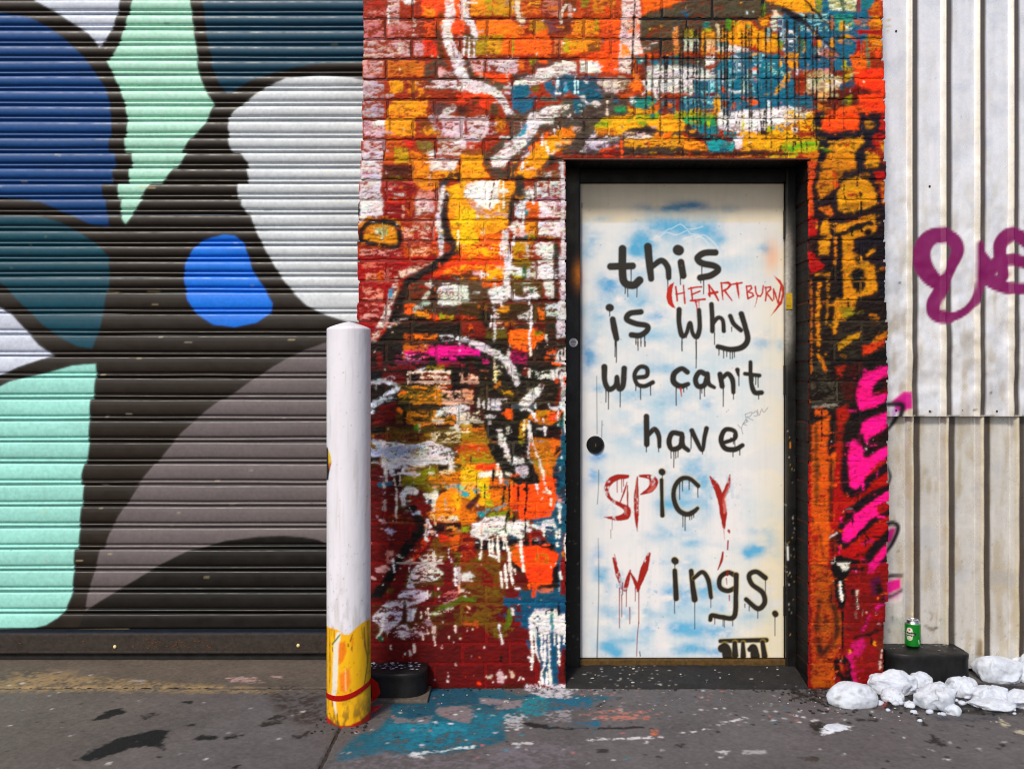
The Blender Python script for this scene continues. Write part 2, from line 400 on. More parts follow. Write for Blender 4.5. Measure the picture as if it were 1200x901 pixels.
P(B1,"0,700 230,700 210,800 270,930 0,930",'f5a40a',mort=.6); P(B1,"0,640 240,640 240,690 0,700",'8a4a28',dry=.2); P(B1,"240,740 320,820 430,830 540,760 600,720 540,930 270,930",'453c32',dry=.18,mort=.8); L(B1,"625,720 620,850",18,WH); L(B1,"860,570 870,620 890,690 950,660",[30,30,22,14],'eee0d0',dry=.1); L(B1,"820,490 815,600",18,WH); L(B1,"942,440 942,490",14,WH); L(B1,"690,680 600,740",26,WH)
P(B1,"740,880 900,720 1040,720 1000,930 740,930",'4a4238',dry=.2,mort=.8); P(B1,"990,760 1040,740 1040,930 1000,930",'cfd0d4'); R(B1,890,700,950,860,'2a2420',dry=.2)
R(A2,60,0,270,270,'d0c6d0',dry=.14,mort=.7); R(A2,50,280,300,450,'ded6da',dry=.05,mort=.8); L(A2,"80,440 70,540",30,WH); L(A2,"110,440 100,470",20,WH); L(A2,"210,440 215,465",22,WH)
R(A2,290,90,620,480,'8a1808',mort=.6); R(A2,290,0,560,95,'5a2408',dry=.1,mort=.7); R(A2,300,60,540,100,'6a5a10',dry=.4); P(A2,"590,0 860,0 840,150 760,220 600,120",'e08a08',dry=.2,mort=.6); P(A2,"520,270 600,240 590,460 530,460",'c85a08',dry=.25); R(A2,330,270,520,330,'c03606',mort=.7); R(A2,300,340,500,470,'7a1006'); P(A2,"480,340 505,340 500,470 490,470",'d8a090',dry=.3); R(A2,300,110,600,250,'b0504a',dry=.72)
P(A2,"640,240 780,240 800,420 620,460 620,330",'e0c4c4',dry=.15,soft=2,mort=.6); P(A2,"620,180 840,200 830,290 650,280",'c87a70',dry=.45); P(A2,"600,480 860,480 850,540 600,540",'c87a6a',dry=.3,soft=2)
P(A2,"60,650 90,560 190,500 400,510 470,640 430,760 240,750 60,700",'d88a08',mort=.9); P(A2,"200,570 280,530 350,570 330,650 230,650",'7a9a6a',soft=2,dry=.2,mort=.7); L(A2,"230,600 240,650",26,'e8e4c8',dry=.2); L(A2,"283,520 285,690",12,'c8c8a0'); L(A2,"60,560 150,480 400,490 500,590",22,'c07808',dry=.25)
L(A2,"70,690 75,620 110,560 200,515 400,525 455,640 430,760 240,740 70,700",58,'0e0c10',soft=1.3,mort=1); L(A2,"50,300 45,440",16,'141014')
L(A2,"890,140 960,70 1060,60 1080,200",62,'2a2220',dry=.05,mort=.8); P(A2,"930,260 960,160 1050,130 1080,200 1150,260 1150,560 1060,740 980,680 960,500",'fab008',mort=.9); P(A2,"1020,470 1150,450 1150,560 1030,540",'ffc808',mort=.9); P(A2,"930,280 1020,290 1000,500 960,480",'f08a0a',dry=.35)
L(A2,"890,180 880,300 860,440 850,520 870,680 870,850 850,920",[50,60,60,55,60,55,50],WH,dry=.14,mort=.8); L(A2,"870,620 875,740",36,'8aa0b8',dry=.3); L(A2,"935,230 910,440 920,560 950,680 1020,770 900,900",[50,70,80,85,90,85],'2a1c1a',soft=1.2,mort=1); L(A2,"1045,600 1048,740",16,'ffe8c0')
R(A2,490,560,830,690,'a82818'); R(A2,490,560,830,690,'e0b8a8',dry=.58); P(A2,"800,560 840,580 820,860 780,860",'e8500a',dry=.1); R(A2,500,700,760,760,'c86050',dry=.3)
R(A2,50,790,480,930,'8a100a',mort=.7); R(A2,60,790,480,930,'d09088',dry=.66); R(A2,500,780,860,930,'d05818',dry=.15); R(A2,560,770,860,930,'e8c0a0',dry=.6); R(A2,510,780,560,930,'c8560c',dry=.2)
P(B2,"0,0 260,0 300,60 150,80 0,90",'f4a008',mort=.6); P(B2,"270,0 540,0 530,80 400,90 300,50",'443a30',dry=.14,mort=.7); P(B2,"540,0 740,0 720,70 560,80",'f0980a',dry=.08,mort=.6); R(B2,750,0,1000,70,'7a6a50',dry=.25); P(B2,"840,20 910,10 900,60 850,60",'d8c8c0')
P(B2,"0,100 400,90 500,250 480,560 300,640 0,660",'f0a010',mort=.9); P(B2,"60,290 180,310 260,400 480,420 480,470 160,460",'c09088',dry=.25,mort=.8); P(B2,"390,100 550,100 540,250 400,260",'f09a08',mort=.8); P(B2,"400,260 540,255 490,420 400,400",'8a6a40',dry=.3); P(B2,"40,160 150,100 390,95 390,300 300,390 190,360 140,290 30,260",'fffaf0',mort=1); P(B2,"150,80 300,60 310,90 160,100",'e8501a')  # white core and yellow glow: a pool of reflected sunlight painted into the colour
P(B2,"0,330 150,400 120,560 190,720 0,760",'ffc400',mort=.9); L(B2,"425,100 430,370",17,'fff0d0'); L(B2,"340,90 310,250 285,370",6,'5a3a20'); L(B2,"255,110 262,200",5,'8a5a30'); L(B2,"382,130 382,430",8,'e8c8a0'); R(B2,150,460,440,560,'f0b020',dry=.3); R(B2,200,580,240,640,'fff0d0',dry=.4); L(B2,"228,640 225,760",[18,40],'ffe8c8',dry=.2)
P(B2,"180,640 440,640 440,740 190,740",'f06a20',mort=.8); R(B2,0,740,440,930,'e84a08',mort=.8); R(B2,0,740,440,890,'f8b010',dry=.5); L(B2,"400,740 400,880",14,WH,dry=.3)
L(B2,"590,80 590,240 520,330 500,520",[90,95,70,40],'2e2824',dry=.1,mort=.8); L(B2,"690,190 650,280 600,360 580,440",[60,80,90,60],'dce0e4',dry=.12,mort=.7); L(B2,"640,200 610,330",30,'5a5a50',dry=.3); L(B2,"635,340 625,560",20,WH)
P(B2,"660,310 800,310 800,460 650,460",'e0681a',dry=.08); L(B2,"715,220 730,330",20,WH); R(B2,640,500,780,665,'d88a18',dry=.16); P(B2,"480,560 560,490 640,560 640,660 540,640",'f0dcd8',dry=.05,mort=.7); P(B2,"560,570 590,560 585,640 560,630",'e08060'); L(B2,"450,620 440,740 470,900",[60,75,75],WH,mort=.8); L(B2,"535,650 530,740",18,WH); L(B2,"655,405 658,430",52,TEG); L(B2,"655,655 656,662",36,TEG); P(B2,"700,640 760,640 750,700 700,690",'6a7a20')
R(B2,740,105,870,260,'c8d0cc',dry=.33); R(B2,895,95,995,260,'c8d0cc',dry=.33); R(B2,880,90,895,250,'6a2418',warp=.3); R(B2,790,290,1000,460,'e6d8dc',dry=.28); R(B2,740,270,1000,300,'a88098',dry=.2); R(B2,780,500,1000,660,'e2dee0',dry=.17); P(B2,"750,720 945,720 935,920 840,900 760,840",'e4e4e0',dry=.15); P(B2,"550,700 740,700 690,930 500,880",'b88a18',dry=.25); R(B2,660,740,740,880,'d0ccc4',dry=.5); P(B2,"935,720 990,710 995,930 935,930",'3a342c')
R(B2,720,60,1000,95,'2a2420',dry=.1); R(B2,520,670,990,695,'241a10',dry=.08,mort=.9); P(B2,"998,70 1055,70 1055,930 1010,930 1005,500",'cfc8cc',dry=.03,warp=.7,mort=.9)
# --- middle left
R(A3,-20,0,1116,260,'9a1408',mort=.7); R(A3,-20,250,480,930,'9a1408'); R(A3,80,60,300,110,'c86a5a',dry=.35); R(A3,120,120,460,250,'d08878',dry=.6); P(A3,"80,300 290,330 290,450 80,430",'d08878',dry=.62); R(A3,60,470,240,640,'d09890',dry=.68); R(A3,230,130,290,250,'d0601a',dry=.35)
P(A3,"860,0 1116,0 1116,200 860,200 760,220 820,100",'e04a08',mort=.8); L(A3,"840,100 600,200",60,'d8580e',dry=.15); L(A3,"840,60 760,90 620,130 480,180 420,230",[50,45,55,60,50],'e8c8b8',dry=.22); P(A3,"880,120 1116,100 1116,190 900,190",'e09010',dry=.45); R(A3,870,180,1116,225,'3a2410',dry=.2)
L(A3,"420,290 380,400 360,480 320,600 300,660 240,740 190,850",[60,75,70,70,95,60,70],'d8ccc4',dry=.3); L(A3,"375,340 370,390",46,'3a88b0',dry=.2); L(A3,"470,280 430,440",45,'a85a0a',dry=.25); P(A3,"330,660 390,670 370,780 260,820",'c8500e',dry=.3)
P(A3,"520,270 760,230 1160,230 1160,480 1100,560 760,640 480,660 460,500",'4a3828',dry=.08,mort=.9); R(A3,560,290,760,440,'6a2a18',dry=.5); R(A3,500,280,600,330,'c8480e',dry=.6); L(A3,"600,215 640,225",50,'2a6a5a',dry=.1)
L(A3,"950,0 820,90 640,200 520,270 460,430 420,600 380,760 300,880",[80,95,90,70,90,110,130,140],'1c1614',soft=1.5,mort=1)
R(A3,500,485,600,570,'f06010',dry=.2); P(A3,"620,540 760,530 760,620 640,610",'e08a10',dry=.15); L(A3,"790,600 830,630",60,'ff5a10',dry=.1); P(A3,"850,580 1000,600 990,650 860,640",'a8a010',dry=.25); R(A3,760,230,840,450,'1a1612',dry=.3); R(A3,480,600,760,660,'2a1c18',dry=.2)
P(A3,"850,300 1010,290 1160,290 1160,480 830,490 850,400",'e6e6de',dry=.1,mort=.8); P(A3,"860,320 1000,310 1000,430 850,420",'8a3a20',dry=.5); P(A3,"860,300 1000,300 990,325 860,330",'f0f0ea'); L(A3,"740,370 700,430",40,'c8c0b0',dry=.25); L(A3,"740,460 610,530",50,'a8b8a8',dry=.12); L(A3,"765,230 765,300",16,'d8c8c0')
P(A3,"390,660 1160,660 1160,930 280,930",'2e2418',dry=.04,mort=.9); R(A3,780,640,1116,680,'5a1a10',dry=.4); R(A3,510,780,840,850,'c8560e',dry=.4); R(A3,610,790,840,830,'f07a10',dry=.2); R(A3,610,855,750,885,'f07a10',dry=.1); P(A3,"860,800 1000,790 1000,850 890,860",'d8d8dc',dry=.25); P(A3,"1020,800 1160,800 1160,870 1020,850",'d0d0d8',dry=.25)
R(B3,0,0,440,240,'e86008',mort=.8); R(B3,0,80,440,240,'f8a80c',dry=.45,mort=.6); R(B3,0,30,430,80,'ee3a10',dry=.1); R(B3,0,140,190,210,'5a2a10',dry=.35); P(B3,"120,160 190,150 190,180 130,185",'e8b0b0',dry=.2)
R(B3,500,40,740,240,'7a6a20',dry=.1); P(B3,"560,110 640,100 630,200 540,210",'f0ece8',dry=.1); P(B3,"620,70 670,80 660,230 620,230",'1a6a3a'); P(B3,"500,80 560,90 540,200 500,180",'e8e4d8',dry=.3); P(B3,"510,190 620,190 610,240 510,235",'b0a014',dry=.2); P(B3,"665,130 705,120 700,240 670,230",'dcdce4')
P(B3,"200,140 285,185 210,205 205,265 195,200",'fff4ec'); P(B3,"700,60 760,50 790,230 710,230",'c8c0b8',dry=.35); P(B3,"770,40 930,20 930,220 860,240 780,200",'e6e6e2',dry=.14,mort=.7); P(B3,"830,240 940,240 940,430 870,400 850,330",'e2e2de',dry=.14); P(B3,"930,30 990,40 990,430 940,430",'2a261e',dry=.1)
P(B3,"0,240 300,250 300,440 0,480",'5a4630',dry=.05,mort=.9); P(B3,"500,250 820,250 820,440 510,440",'54421e',dry=.12,mort=.9); P(B3,"210,260 420,260 400,300 230,310",'d85a1a',dry=.15); P(B3,"-10,300 70,290 80,450 -10,470",'d8dad0',dry=.08); R(B3,500,425,990,460,'14100a',dry=.05)
L(B3,"480,0 470,150 460,300",[75,70,60],'e6e0e4',mort=.8); P(B3,"275,340 400,290 480,290 500,340 470,440 400,470 320,510 300,440",'e4dfdc',warp=.6,mort=.9); L(B3,"490,300 500,390 570,430 690,430",[26,40,40,26],WH); P(B3,"630,320 740,300 790,400 740,420 640,370",'e4e4e0',dry=.22); P(B3,"690,330 730,320 730,380 700,380",'2a5a48')
R(B3,0,470,965,650,'4a3c18',dry=.06,mort=.9); R(B3,160,490,280,550,'b85a14',dry=.3); P(B3,"370,480 490,500 480,570 360,560",'d89010',dry=.15); P(B3,"570,600 690,540 690,640 580,630",'dcd4cc',dry=.25); P(B3,"770,500 840,490 840,640 790,640",'d8680e',dry=.25); R(B3,860,480,965,600,'c8d0d0',dry=.5); P(B3,"480,560 580,560 560,640 480,650",'3a2a20',dry=.1)
P(B3,"0,590 150,600 240,720 240,800 0,810",'8a2a0a',dry=.08); L(B3,"95,700 105,750",40,'f06a10',dry=.2); R(B3,0,600,150,640,'d8500e',dry=.35); P(B3,"170,520 340,560 300,740 240,700",'26221c',dry=.05); R(B3,250,720,470,860,'6a5a14',dry=.2); R(B3,350,640,560,700,'a8601a',dry=.4); R(B3,250,830,470,930,'2a2414',dry=.1)
P(B3,"490,740 760,730 840,780 830,830 760,930 480,930",'ff7208',dry=.04,mort=.9); P(B3,"730,760 830,740 810,790 750,800",'7a8014',dry=.1); R(B3,540,690,700,730,'4a4030'); P(B3,"855,670 970,670 965,860 860,870",'3c3626',dry=.1)
P(B3,"985,0 1060,0 1060,820 970,830 965,480 1000,440",'cdc6ce',dry=.06,warp=.9,mort=.95)
L(B3,"335,510 345,700 335,870",[30,22,12],WH,dry=.12); L(B3,"310,600 300,720",14,WH,dry=.2); L(B3,"400,460 408,490",18,WH); L(B3,"690,400 685,480",14,WH); L(B3,"712,500 705,720 690,790 700,930",[18,18,24,24],WH); L(B3,"860,800 870,890",12,'d8c8c0'); P(B3,"0,810 60,830 240,890 100,920 0,870",'d0ccd8',dry=.12)
P(A4,"100,0 1160,0 1160,700 100,700",'2a1a14',mort=1); R(A4,225,90,280,280,'7a1208',dry=.1); R(A4,165,0,500,40,'2c2418',dry=.05)
R(A4,500,40,1160,135,'d8127a',dry=.06); R(A4,500,30,740,95,'c0661a',dry=.16); P(A4,"760,80 1160,60 1160,150 860,230 770,140",'ea108c',dry=.08); R(A4,400,130,760,230,'8a0a4a',dry=.4); R(A4,860,140,1160,212,'1a0e12',dry=.42); R(A4,420,130,700,190,'e0a0c0',dry=.75); P(A4,"730,140 850,150 840,230 740,220",'2a2418',dry=.2)
R(A4,180,235,700,280,'7a1420',dry=.25); R(A4,840,215,1116,250,'a81a3a',dry=.2); R(A4,280,310,520,430,'6a120a',dry=.1); R(A4,720,240,900,275,'8a7a14',dry=.4)
R(A4,530,290,970,425,'93361a',dry=.05); R(A4,530,290,970,425,'ecd8c4',dry=.6); P(A4,"540,320 680,310 640,400 560,420",'14100c',dry=.15); L(A4,"540,300 960,300",14,'e8d8c8',dry=.2); L(A4,"537,300 540,425",12,'d8c8b8',dry=.3); R(A4,975,290,1035,470,'241a14')
R(A4,450,440,970,625,'7a6414',dry=.08); R(A4,450,440,970,625,'d8801a',dry=.72); R(A4,870,440,980,490,'a83a10',dry=.1); R(A4,890,490,1160,625,'e8b8a0',dry=.45); R(A4,450,580,560,630,'2a3a18',dry=.1); L(A4,"470,510 500,515",34,'f06a1a')
R(A4,165,290,280,420,'1a1420',dry=.1); L(A4,"180,410 300,400 420,430 440,470 390,480",[30,40,34,34,20],'ccd2e0',dry=.16); L(A4,"430,490 330,520 280,570 400,570",42,'d0d6e4',dry=.32); L(A4,"280,580 200,630 180,700",58,'c8d0e4',dry=.3); P(A4,"640,280 720,250 700,270 660,290",'c8d0e0')
P(A4,"250,640 420,620 440,700 380,790 190,830",'7a1410',mort=1); R(A4,420,690,500,830,'6a4a18',dry=.2); L(A4,"450,680 470,700",34,'f07a14'); R(A4,490,690,530,830,'16120e')
R(A4,500,640,850,700,'4a3a1a',dry=.08); R(A4,530,700,1010,830,'86661a',dry=.06); R(A4,530,700,1010,830,'e0801a',dry=.5); R(A4,600,760,760,810,'241a10',dry=.45); P(A4,"830,700 900,650 1160,640 1160,690 1000,720 880,750 820,750",'d8d4d4',dry=.1); P(A4,"790,780 910,790 900,820 790,812",'e0d8c8',dry=.3); R(A4,1030,710,1160,830,'d8d2c4',dry=.5); L(A4,"640,850 650,870",60,'6a9a1a',dry=.2); L(A4,"660,855 690,860",36,'f08a10')
P(B4,"0,-10 1060,-10 1060,700 0,700",'2a2418',mort=1,a=.0); P(B4,"100,0 1050,0 1050,900 240,900 240,700 130,640 170,300 100,200",'2a2418',dry=.03,mort=1); R(B4,420,0,1050,240,'4a2c20',dry=.55); R(B4,170,440,1000,640,'544430',dry=.6)
P(B4,"-10,40 200,90 190,150 100,130 -10,130",'dc108c',dry=.06); P(B4,"220,180 290,190 290,215 230,210",'d0107a'); R(B4,500,80,665,220,'a80a5a',dry=.15); P(B4,"480,-10 770,-10 740,70 690,100 560,80 500,50",'ff6a06',mort=.95); L(B4,"690,-10 705,130",22,'ffe8d8')
L(B4,"120,10 230,60 340,120 450,190 520,300 570,420",[50,70,75,75,75,50],'d8d0d4',dry=.16,mort=.9); P(B4,"930,220 990,90 1060,50 1060,230 960,225",'e2dcdc',dry=.05); L(B4,"1000,100 1000,190",10,'2a241c'); L(B4,"1030,70 1035,150",8,'2a241c'); R(B4,850,80,960,190,'c8501a',dry=.62); L(B4,"930,215 1000,235",24,'e0601a')
R(B4,0,320,180,410,'b84a20',dry=.4); R(B4,0,320,180,410,'e8c8b0',dry=.68); R(B4,0,480,130,625,'d89878',dry=.42); L(B4,"480,60 480,130",18,'c8b8b0',dry=.3); L(B4,"338,180 338,270",16,'b8a890',dry=.3); L(B4,"345,300 350,400",20,'e8d8a0'); P(B4,"340,430 400,390 400,440 350,460",'c87010'); P(B4,"410,490 540,515 530,535 420,520",'c88a10'); R(B4,620,260,680,330,'8a2a10',dry=.1); R(B4,700,300,980,375,'d8d8cc',dry=.58); L(B4,"690,290 690,350",20,'d8d0c8',dry=.3); L(B4,"925,300 930,370",22,WH); L(B4,"968,290 968,350",18,WH)
R(B4,300,570,400,680,'e0d8da',warp=.4); L(B4,"180,570 180,660",28,'d8d0c8'); L(B4,"230,600 230,660",22,'d8d0c8'); L(B4,"283,575 280,670",22,'e0d8d8'); L(B4,"345,575 345,625",8,'2a2418'); L(B4,"800,460 700,560 630,640",[60,95,95],'e4dede',dry=.13); R(B4,300,645,760,665,'4a5460',dry=.3)
P(B4,"990,310 1062,310 1062,720 980,650 1010,480",'e0dede',warp=.6); P(B4,"1000,440 1012,560 970,650 940,600",'8a2408'); L(B4,"962,388 968,395",44,'e0501a'); L(B4,"1040,370 1048,420",34,'f0501a')
P(B4,"670,770 760,690 860,680 1030,690 990,790 920,830 760,820",'e07a10',dry=.06); P(B4,"880,720 1020,690 960,800 900,820",'ff5a08'); R(B4,770,690,870,770,'b07a18',dry=.4); L(B4,"680,690 740,720 740,770 770,800",16,WH,smooth=False); L(B4,"980,690 975,780",16,WH); L(B4,"830,770 835,810",16,WH); P(B4,"880,620 920,660 1000,655 960,690 890,685",WH); L(B4,"750,630 750,660",16,WH)
P(B4,"460,680 510,680 520,790 470,780",'e86010',dry=.05); P(B4,"600,790 690,760 680,930 600,930",'d09010'); L(B4,"640,780 635,920",13,'ffe8c0'); L(B4,"685,790 690,930",20,WH); P(B4,"1020,760 1060,740 1062,930 1010,930",TEG); L(B4,"1045,720 1052,920",20,'d8dcd8'); L(B4,"985,830 988,860",16,WH); L(B4,"845,870 845,900",14,WH); R(B4,0,830,240,930,'a88a14',dry=.15); P(B4,"0,740 130,740 220,800 0,815",'d8d0b8',dry=.5); R(B4,460,850,520,890,'c8c8b8',dry=.4); R(B4,120,680,230,830,'c8c0a8',dry=.66)
# --- lower left
P(A5,"100,0 1160,0 1160,640 100,640",'7a5a12',mort=1); R(A5,100,0,330,60,'1c1410'); P(A5,"100,370 460,380 500,620 480,930 100,930",'6a0a0a',mort=1); R(A5,330,0,560,50,'6a4a1a'); P(A5,"180,70 420,70 300,130 180,160",'a83010',dry=.15); R(A5,420,60,780,140,'9a6a14',dry=.2); R(A5,560,0,1000,60,'5a4a14',dry=.2); L(A5,"610,0 640,10",30,'5a8a1a'); L(A5,"1030,10 1050,20",50,'d8d0c8',dry=.2)
R(A5,180,60,700,160,'5a1a0c',dry=.4); R(A5,780,50,1160,150,'ecd8b8',dry=.5); R(A5,860,180,1116,240,'3a2410',dry=.3); P(A5,"1000,250 1160,250 1160,370 1010,360",'e08a10',dry=.25); R(A5,1000,200,1116,250,'b03a10',dry=.25)
P(A5,"180,150 300,140 500,170 640,170 760,130 900,200 1040,240 1000,330 1000,370 820,370 560,400 330,430 280,400 270,260",'dcd8dc',dry=.1,mort=.95); P(A5,"280,190 720,190 640,240 500,290 400,310 290,300",'8a98b0',dry=.35); R(A5,560,220,760,300,'8a6a40',dry=.72); L(A5,"150,110 250,180 270,250",42,'9aa8c0',dry=.1); P(A5,"150,190 270,260 260,300 150,290",'98a4c0',dry=.15); P(A5,"160,310 260,300 250,350 160,350",'100c10'); R(A5,160,350,270,375,'a8a8b8',dry=.3)
P(A5,"420,500 480,470 460,600 420,640",'14100c'); R(A5,330,430,480,480,'1c140e',dry=.1); P(A5,"240,560 390,540 380,590 240,600",TE,dry=.2); P(A5,"660,440 760,400 840,420 720,520 700,600 480,620 480,520",'8a8414',dry=.05); P(A5,"840,380 950,380 940,430 850,430",'2e2414'); P(A5,"750,480 1160,440 1160,560 880,580 740,540",'e07a18',dry=.3); R(A5,480,580,700,620,'3a3410',dry=.3)
L(A5,"320,420 325,540",[34,22],WH); P(A5,"355,370 375,370 425,490 365,495",WH,warp=.4); L(A5,"395,500 425,640 425,890",13,'d8ccc4',dry=.38); L(A5,"300,550 300,820 250,890",[26,36,40],'b8a8a8',dry=.6); L(A5,"970,330 970,420",[50,36],'eae4e0'); L(A5,"440,465 660,475",15,WH,dry=.12); L(A5,"490,405 490,460",16,WH); L(A5,"605,450 607,490",26,'f0c8a0'); L(A5,"460,490 462,560",10,'d8c8b8',dry=.3); L(A5,"760,460 790,465",26,'e8d8b8'); L(A5,"880,455 1000,440",[40,20],'e8d0a0',dry=.3)
P(A5,"880,600 1060,570 1160,570 1000,630",'3a98a0',dry=.05); P(A5,"830,740 960,600 1040,620 1160,740 1160,930 740,930",'f58a06',mort=.95); P(A5,"980,700 1040,640 1100,760 1040,840",'ffb008',dry=.1); R(A5,720,880,860,930,'d8500c',dry=.3); P(A5,"700,600 860,600 840,680 700,640",'7a7414',dry=.1)
P(A5,"560,680 690,690 780,780 680,930 560,840",'8a1e0a',dry=.05); P(A5,"700,750 790,740 770,775",TE); P(A5,"520,790 620,780 660,930 600,930 520,820",'141014'); L(A5,"590,850 660,855",34,'b8c0d0',dry=.2); P(A5,"480,640 560,700 520,900 440,900 450,700",'5a3c10',dry=.25); L(A5,"500,770 490,680 530,630 610,645",[36,60,62,66],WH,warp=.5); P(A5,"690,670 850,650 840,710 740,730",'f0e8e0'); L(A5,"800,690 800,930",[40,16],'f4ecdc'); L(A5,"730,710 735,750",20,WH); L(A5,"1090,670 1116,680",44,'20a8b8')
P(B5,"0,0 1060,0 1060,900 0,900",'c86a10',dry=.0,mort=1); P(B5,"240,-10 1010,-10 1010,100 980,120 700,110 700,300 800,560 600,600 430,480 340,340 270,200",'1e1a16',mort=1); R(B5,250,0,700,520,'4a4438',dry=.68)
P(B5,"0,20 250,40 280,170 0,170",'a07a14',dry=.1); P(B5,"0,170 260,180 340,350 0,370",'c06a14',dry=.05); P(B5,"0,240 300,240 340,350 0,370",'a8a020',dry=.55); R(B5,0,185,260,245,'c03a10',dry=.3); R(B5,110,290,330,355,'98981a',dry=.25); R(B5,0,0,100,50,'e8d8b8',dry=.55)
P(B5,"0,370 160,380 300,520 240,780 0,700",'ffb810',mort=1); P(B5,"0,380 60,370 50,440 0,440",'6a5a40',dry=.2); P(B5,"150,380 350,370 330,440 130,420",'e84a08',mort=.9); P(B5,"170,450 330,450 340,490 190,520",'fff6e8',warp=.5,mort=1); P(B5,"170,520 260,590 300,700 240,720 170,600",'d8d010',dry=.1); R(B5,0,560,180,640,'e8a070',dry=.4); L(B5,"0,600 20,605",40,'8ad0a0')  # yellow and white glow here is a second reflected-sunlight pool, painted on
P(B5,"590,-10 660,-10 640,160 580,160",'b88a14',dry=.08); L(B5,"630,-10 630,70",12,'ffe8b0'); P(B5,"580,100 640,110 620,180 590,180",'8a8a14',dry=.2)
P(B5,"370,30 420,20 430,200 400,210 375,150",'d8d4cc',dry=.12); P(B5,"440,120 470,200 520,330 520,380 450,310 430,250",'eae6e6',dry=.08); P(B5,"530,300 640,320 640,360 530,370",'eceaea',warp=.5); P(B5,"540,390 680,390 680,480 640,520 560,450",'cfc4cc',dry=.06); L(B5,"600,430 620,480",50,'a89aa8',dry=.3); L(B5,"515,260 510,350",16,'1e1a16'); L(B5,"440,110 440,180",16,'e0dcd8'); R(B5,460,0,520,60,'c8c8bc',dry=.45); L(B5,"700,335 720,350",26,'b8b8a0',dry=.2)
P(B5,"720,110 980,120 960,260 910,460 820,470 690,260",'c07414',dry=.05); P(B5,"880,120 990,125 960,270 900,250",'f06a10',dry=.1); P(B5,"720,310 820,380 760,400",'8a8a14'); P(B5,"850,370 920,360 910,460 850,450",'e8701a',dry=.25); R(B5,850,30,1010,120,'4a1a14',dry=.4)
P(B5,"500,580 780,580 830,500 960,510 970,560 940,600 955,640 950,780 930,840 820,910 580,910 480,780",'ff5a04',mort=1); R(B5,300,520,430,575,'f5700c',dry=.1); P(B5,"310,640 420,620 420,760 340,740",'f57a08'); P(B5,"240,740 320,720 340,800 250,800",'a8b020',dry=.1); R(B5,280,590,430,620,'5a2a1c',dry=.2)
P(B5,"1012,-10 1065,-10 1085,300 1085,720 1065,930 860,930 950,830 968,560 920,460 1000,220",'045a74',mort=1); P(B5,"910,400 1010,360 1000,600 945,600",'0a2a38',dry=.35); P(B5,"960,180 1005,190 995,240 940,300",'2a1418'); L(B5,"1080,230 1085,420 1090,650",[14,22,26],'b8b8a8',dry=.15); L(B5,"975,780 1000,800 995,920",[26,26,18],'c8dce4'); L(B5,"1050,0 1055,40",18,WH)
L(B5,"690,-10 690,100 680,310",[34,30,22],WH); L(B5,"700,90 760,250 810,390 850,570",[20,26,22,16],'f4e8dc',dry=.1); L(B5,"760,580 775,670",[20,14],WH); L(B5,"865,610 900,665",20,'f0d8c8'); L(B5,"905,720 905,785",18,'f0d8c8'); L(B5,"845,0 850,80",[20,14],WH); L(B5,"1000,400 1008,420",18,'d8e4e8'); L(B5,"1010,290 1015,310",16,'d8e4e8'); L(B5,"1065,600 1065,700",18,'d0d8d8',dry=.2); L(B5,"375,370 365,470",[18,26],'fff0e0'); L(B5,"400,440 402,560",16,'f0e0d0',dry=.2)
L(B5,"170,690 90,800",[60,75],'5a2a28',soft=1.2,mort=1); P(B5,"130,900 240,820 380,800 460,780 400,840 260,910",'1a9aa0',dry=.1); P(B5,"260,910 400,840 520,830 560,910",'7a9a14'); L(B5,"30,670 60,672",50,'20a8b8'); L(B5,"140,640 180,640",40,'20a8b8',dry=.15); L(B5,"455,560 470,570",36,'1a7a90'); L(B5,"435,775 450,780",34,'1a7a90'); R(B5,520,830,590,880,'0a5a70',dry=.2); R(B5,130,790,240,850,'7a3a2a',dry=.3)
for q in ("580,600 575,820","660,560 665,680 640,890","490,560 485,930","330,430 322,570"): L(B5,q,13,'1c140e')
L(B5,"445,600 420,770",24,'3a2a20',dry=.2); L(B5,"160,460 158,660",7,'1c140e'); L(B5,"240,570 240,710",7,'1c140e'); L(B5,"100,300 98,400",8,'1c140e'); L(B5,"645,620 668,660",16,'241a10')
P(A6,"100,-10 1160,-10 1160,930 100,930",'780c0a',mort=1); P(A6,"700,-10 1160,-10 1160,100 830,100",'c8600c',dry=.1); R(A6,340,20,600,110,'a85a14',dry=.75)
P(A6,"800,260 960,200 1080,200 1060,330 960,480 860,480 720,440",'7a5212',dry=.2); P(A6,"970,240 1070,230 1030,400 970,400",'d8600a',dry=.2); R(A6,860,220,960,300,'d03c0a',dry=.45); R(A6,1000,400,1160,520,'6a6410',dry=.2); L(A6,"740,260 680,340 600,490",50,'d84808',dry=.35); P(A6,"540,600 900,540 900,740 500,760",'5e4410',dry=.25); P(A6,"310,780 400,760 380,810 310,810",'6a5410')
P(A6,"780,0 1160,0 1160,60 1050,90 830,90",'f0900a',dry=.08); P(A6,"840,40 980,30 1050,50 1000,90 830,80",'e8d8c0',dry=.3); P(A6,"990,70 1050,40 1050,70 1000,90",'f0e8d8')
L(A6,"610,10 660,90 700,170",[70,95,90],'0e0a0c',soft=1.2); L(A6,"840,150 980,140 1080,130",[90,80,60],'120c0a',dry=.05); L(A6,"720,180 620,240 540,340 470,450 380,600 300,740 220,860",[70,95,95,80,90,95,110],'0c080a',soft=1.4); L(A6,"590,0 650,0",30,'b8c0d0',dry=.1)
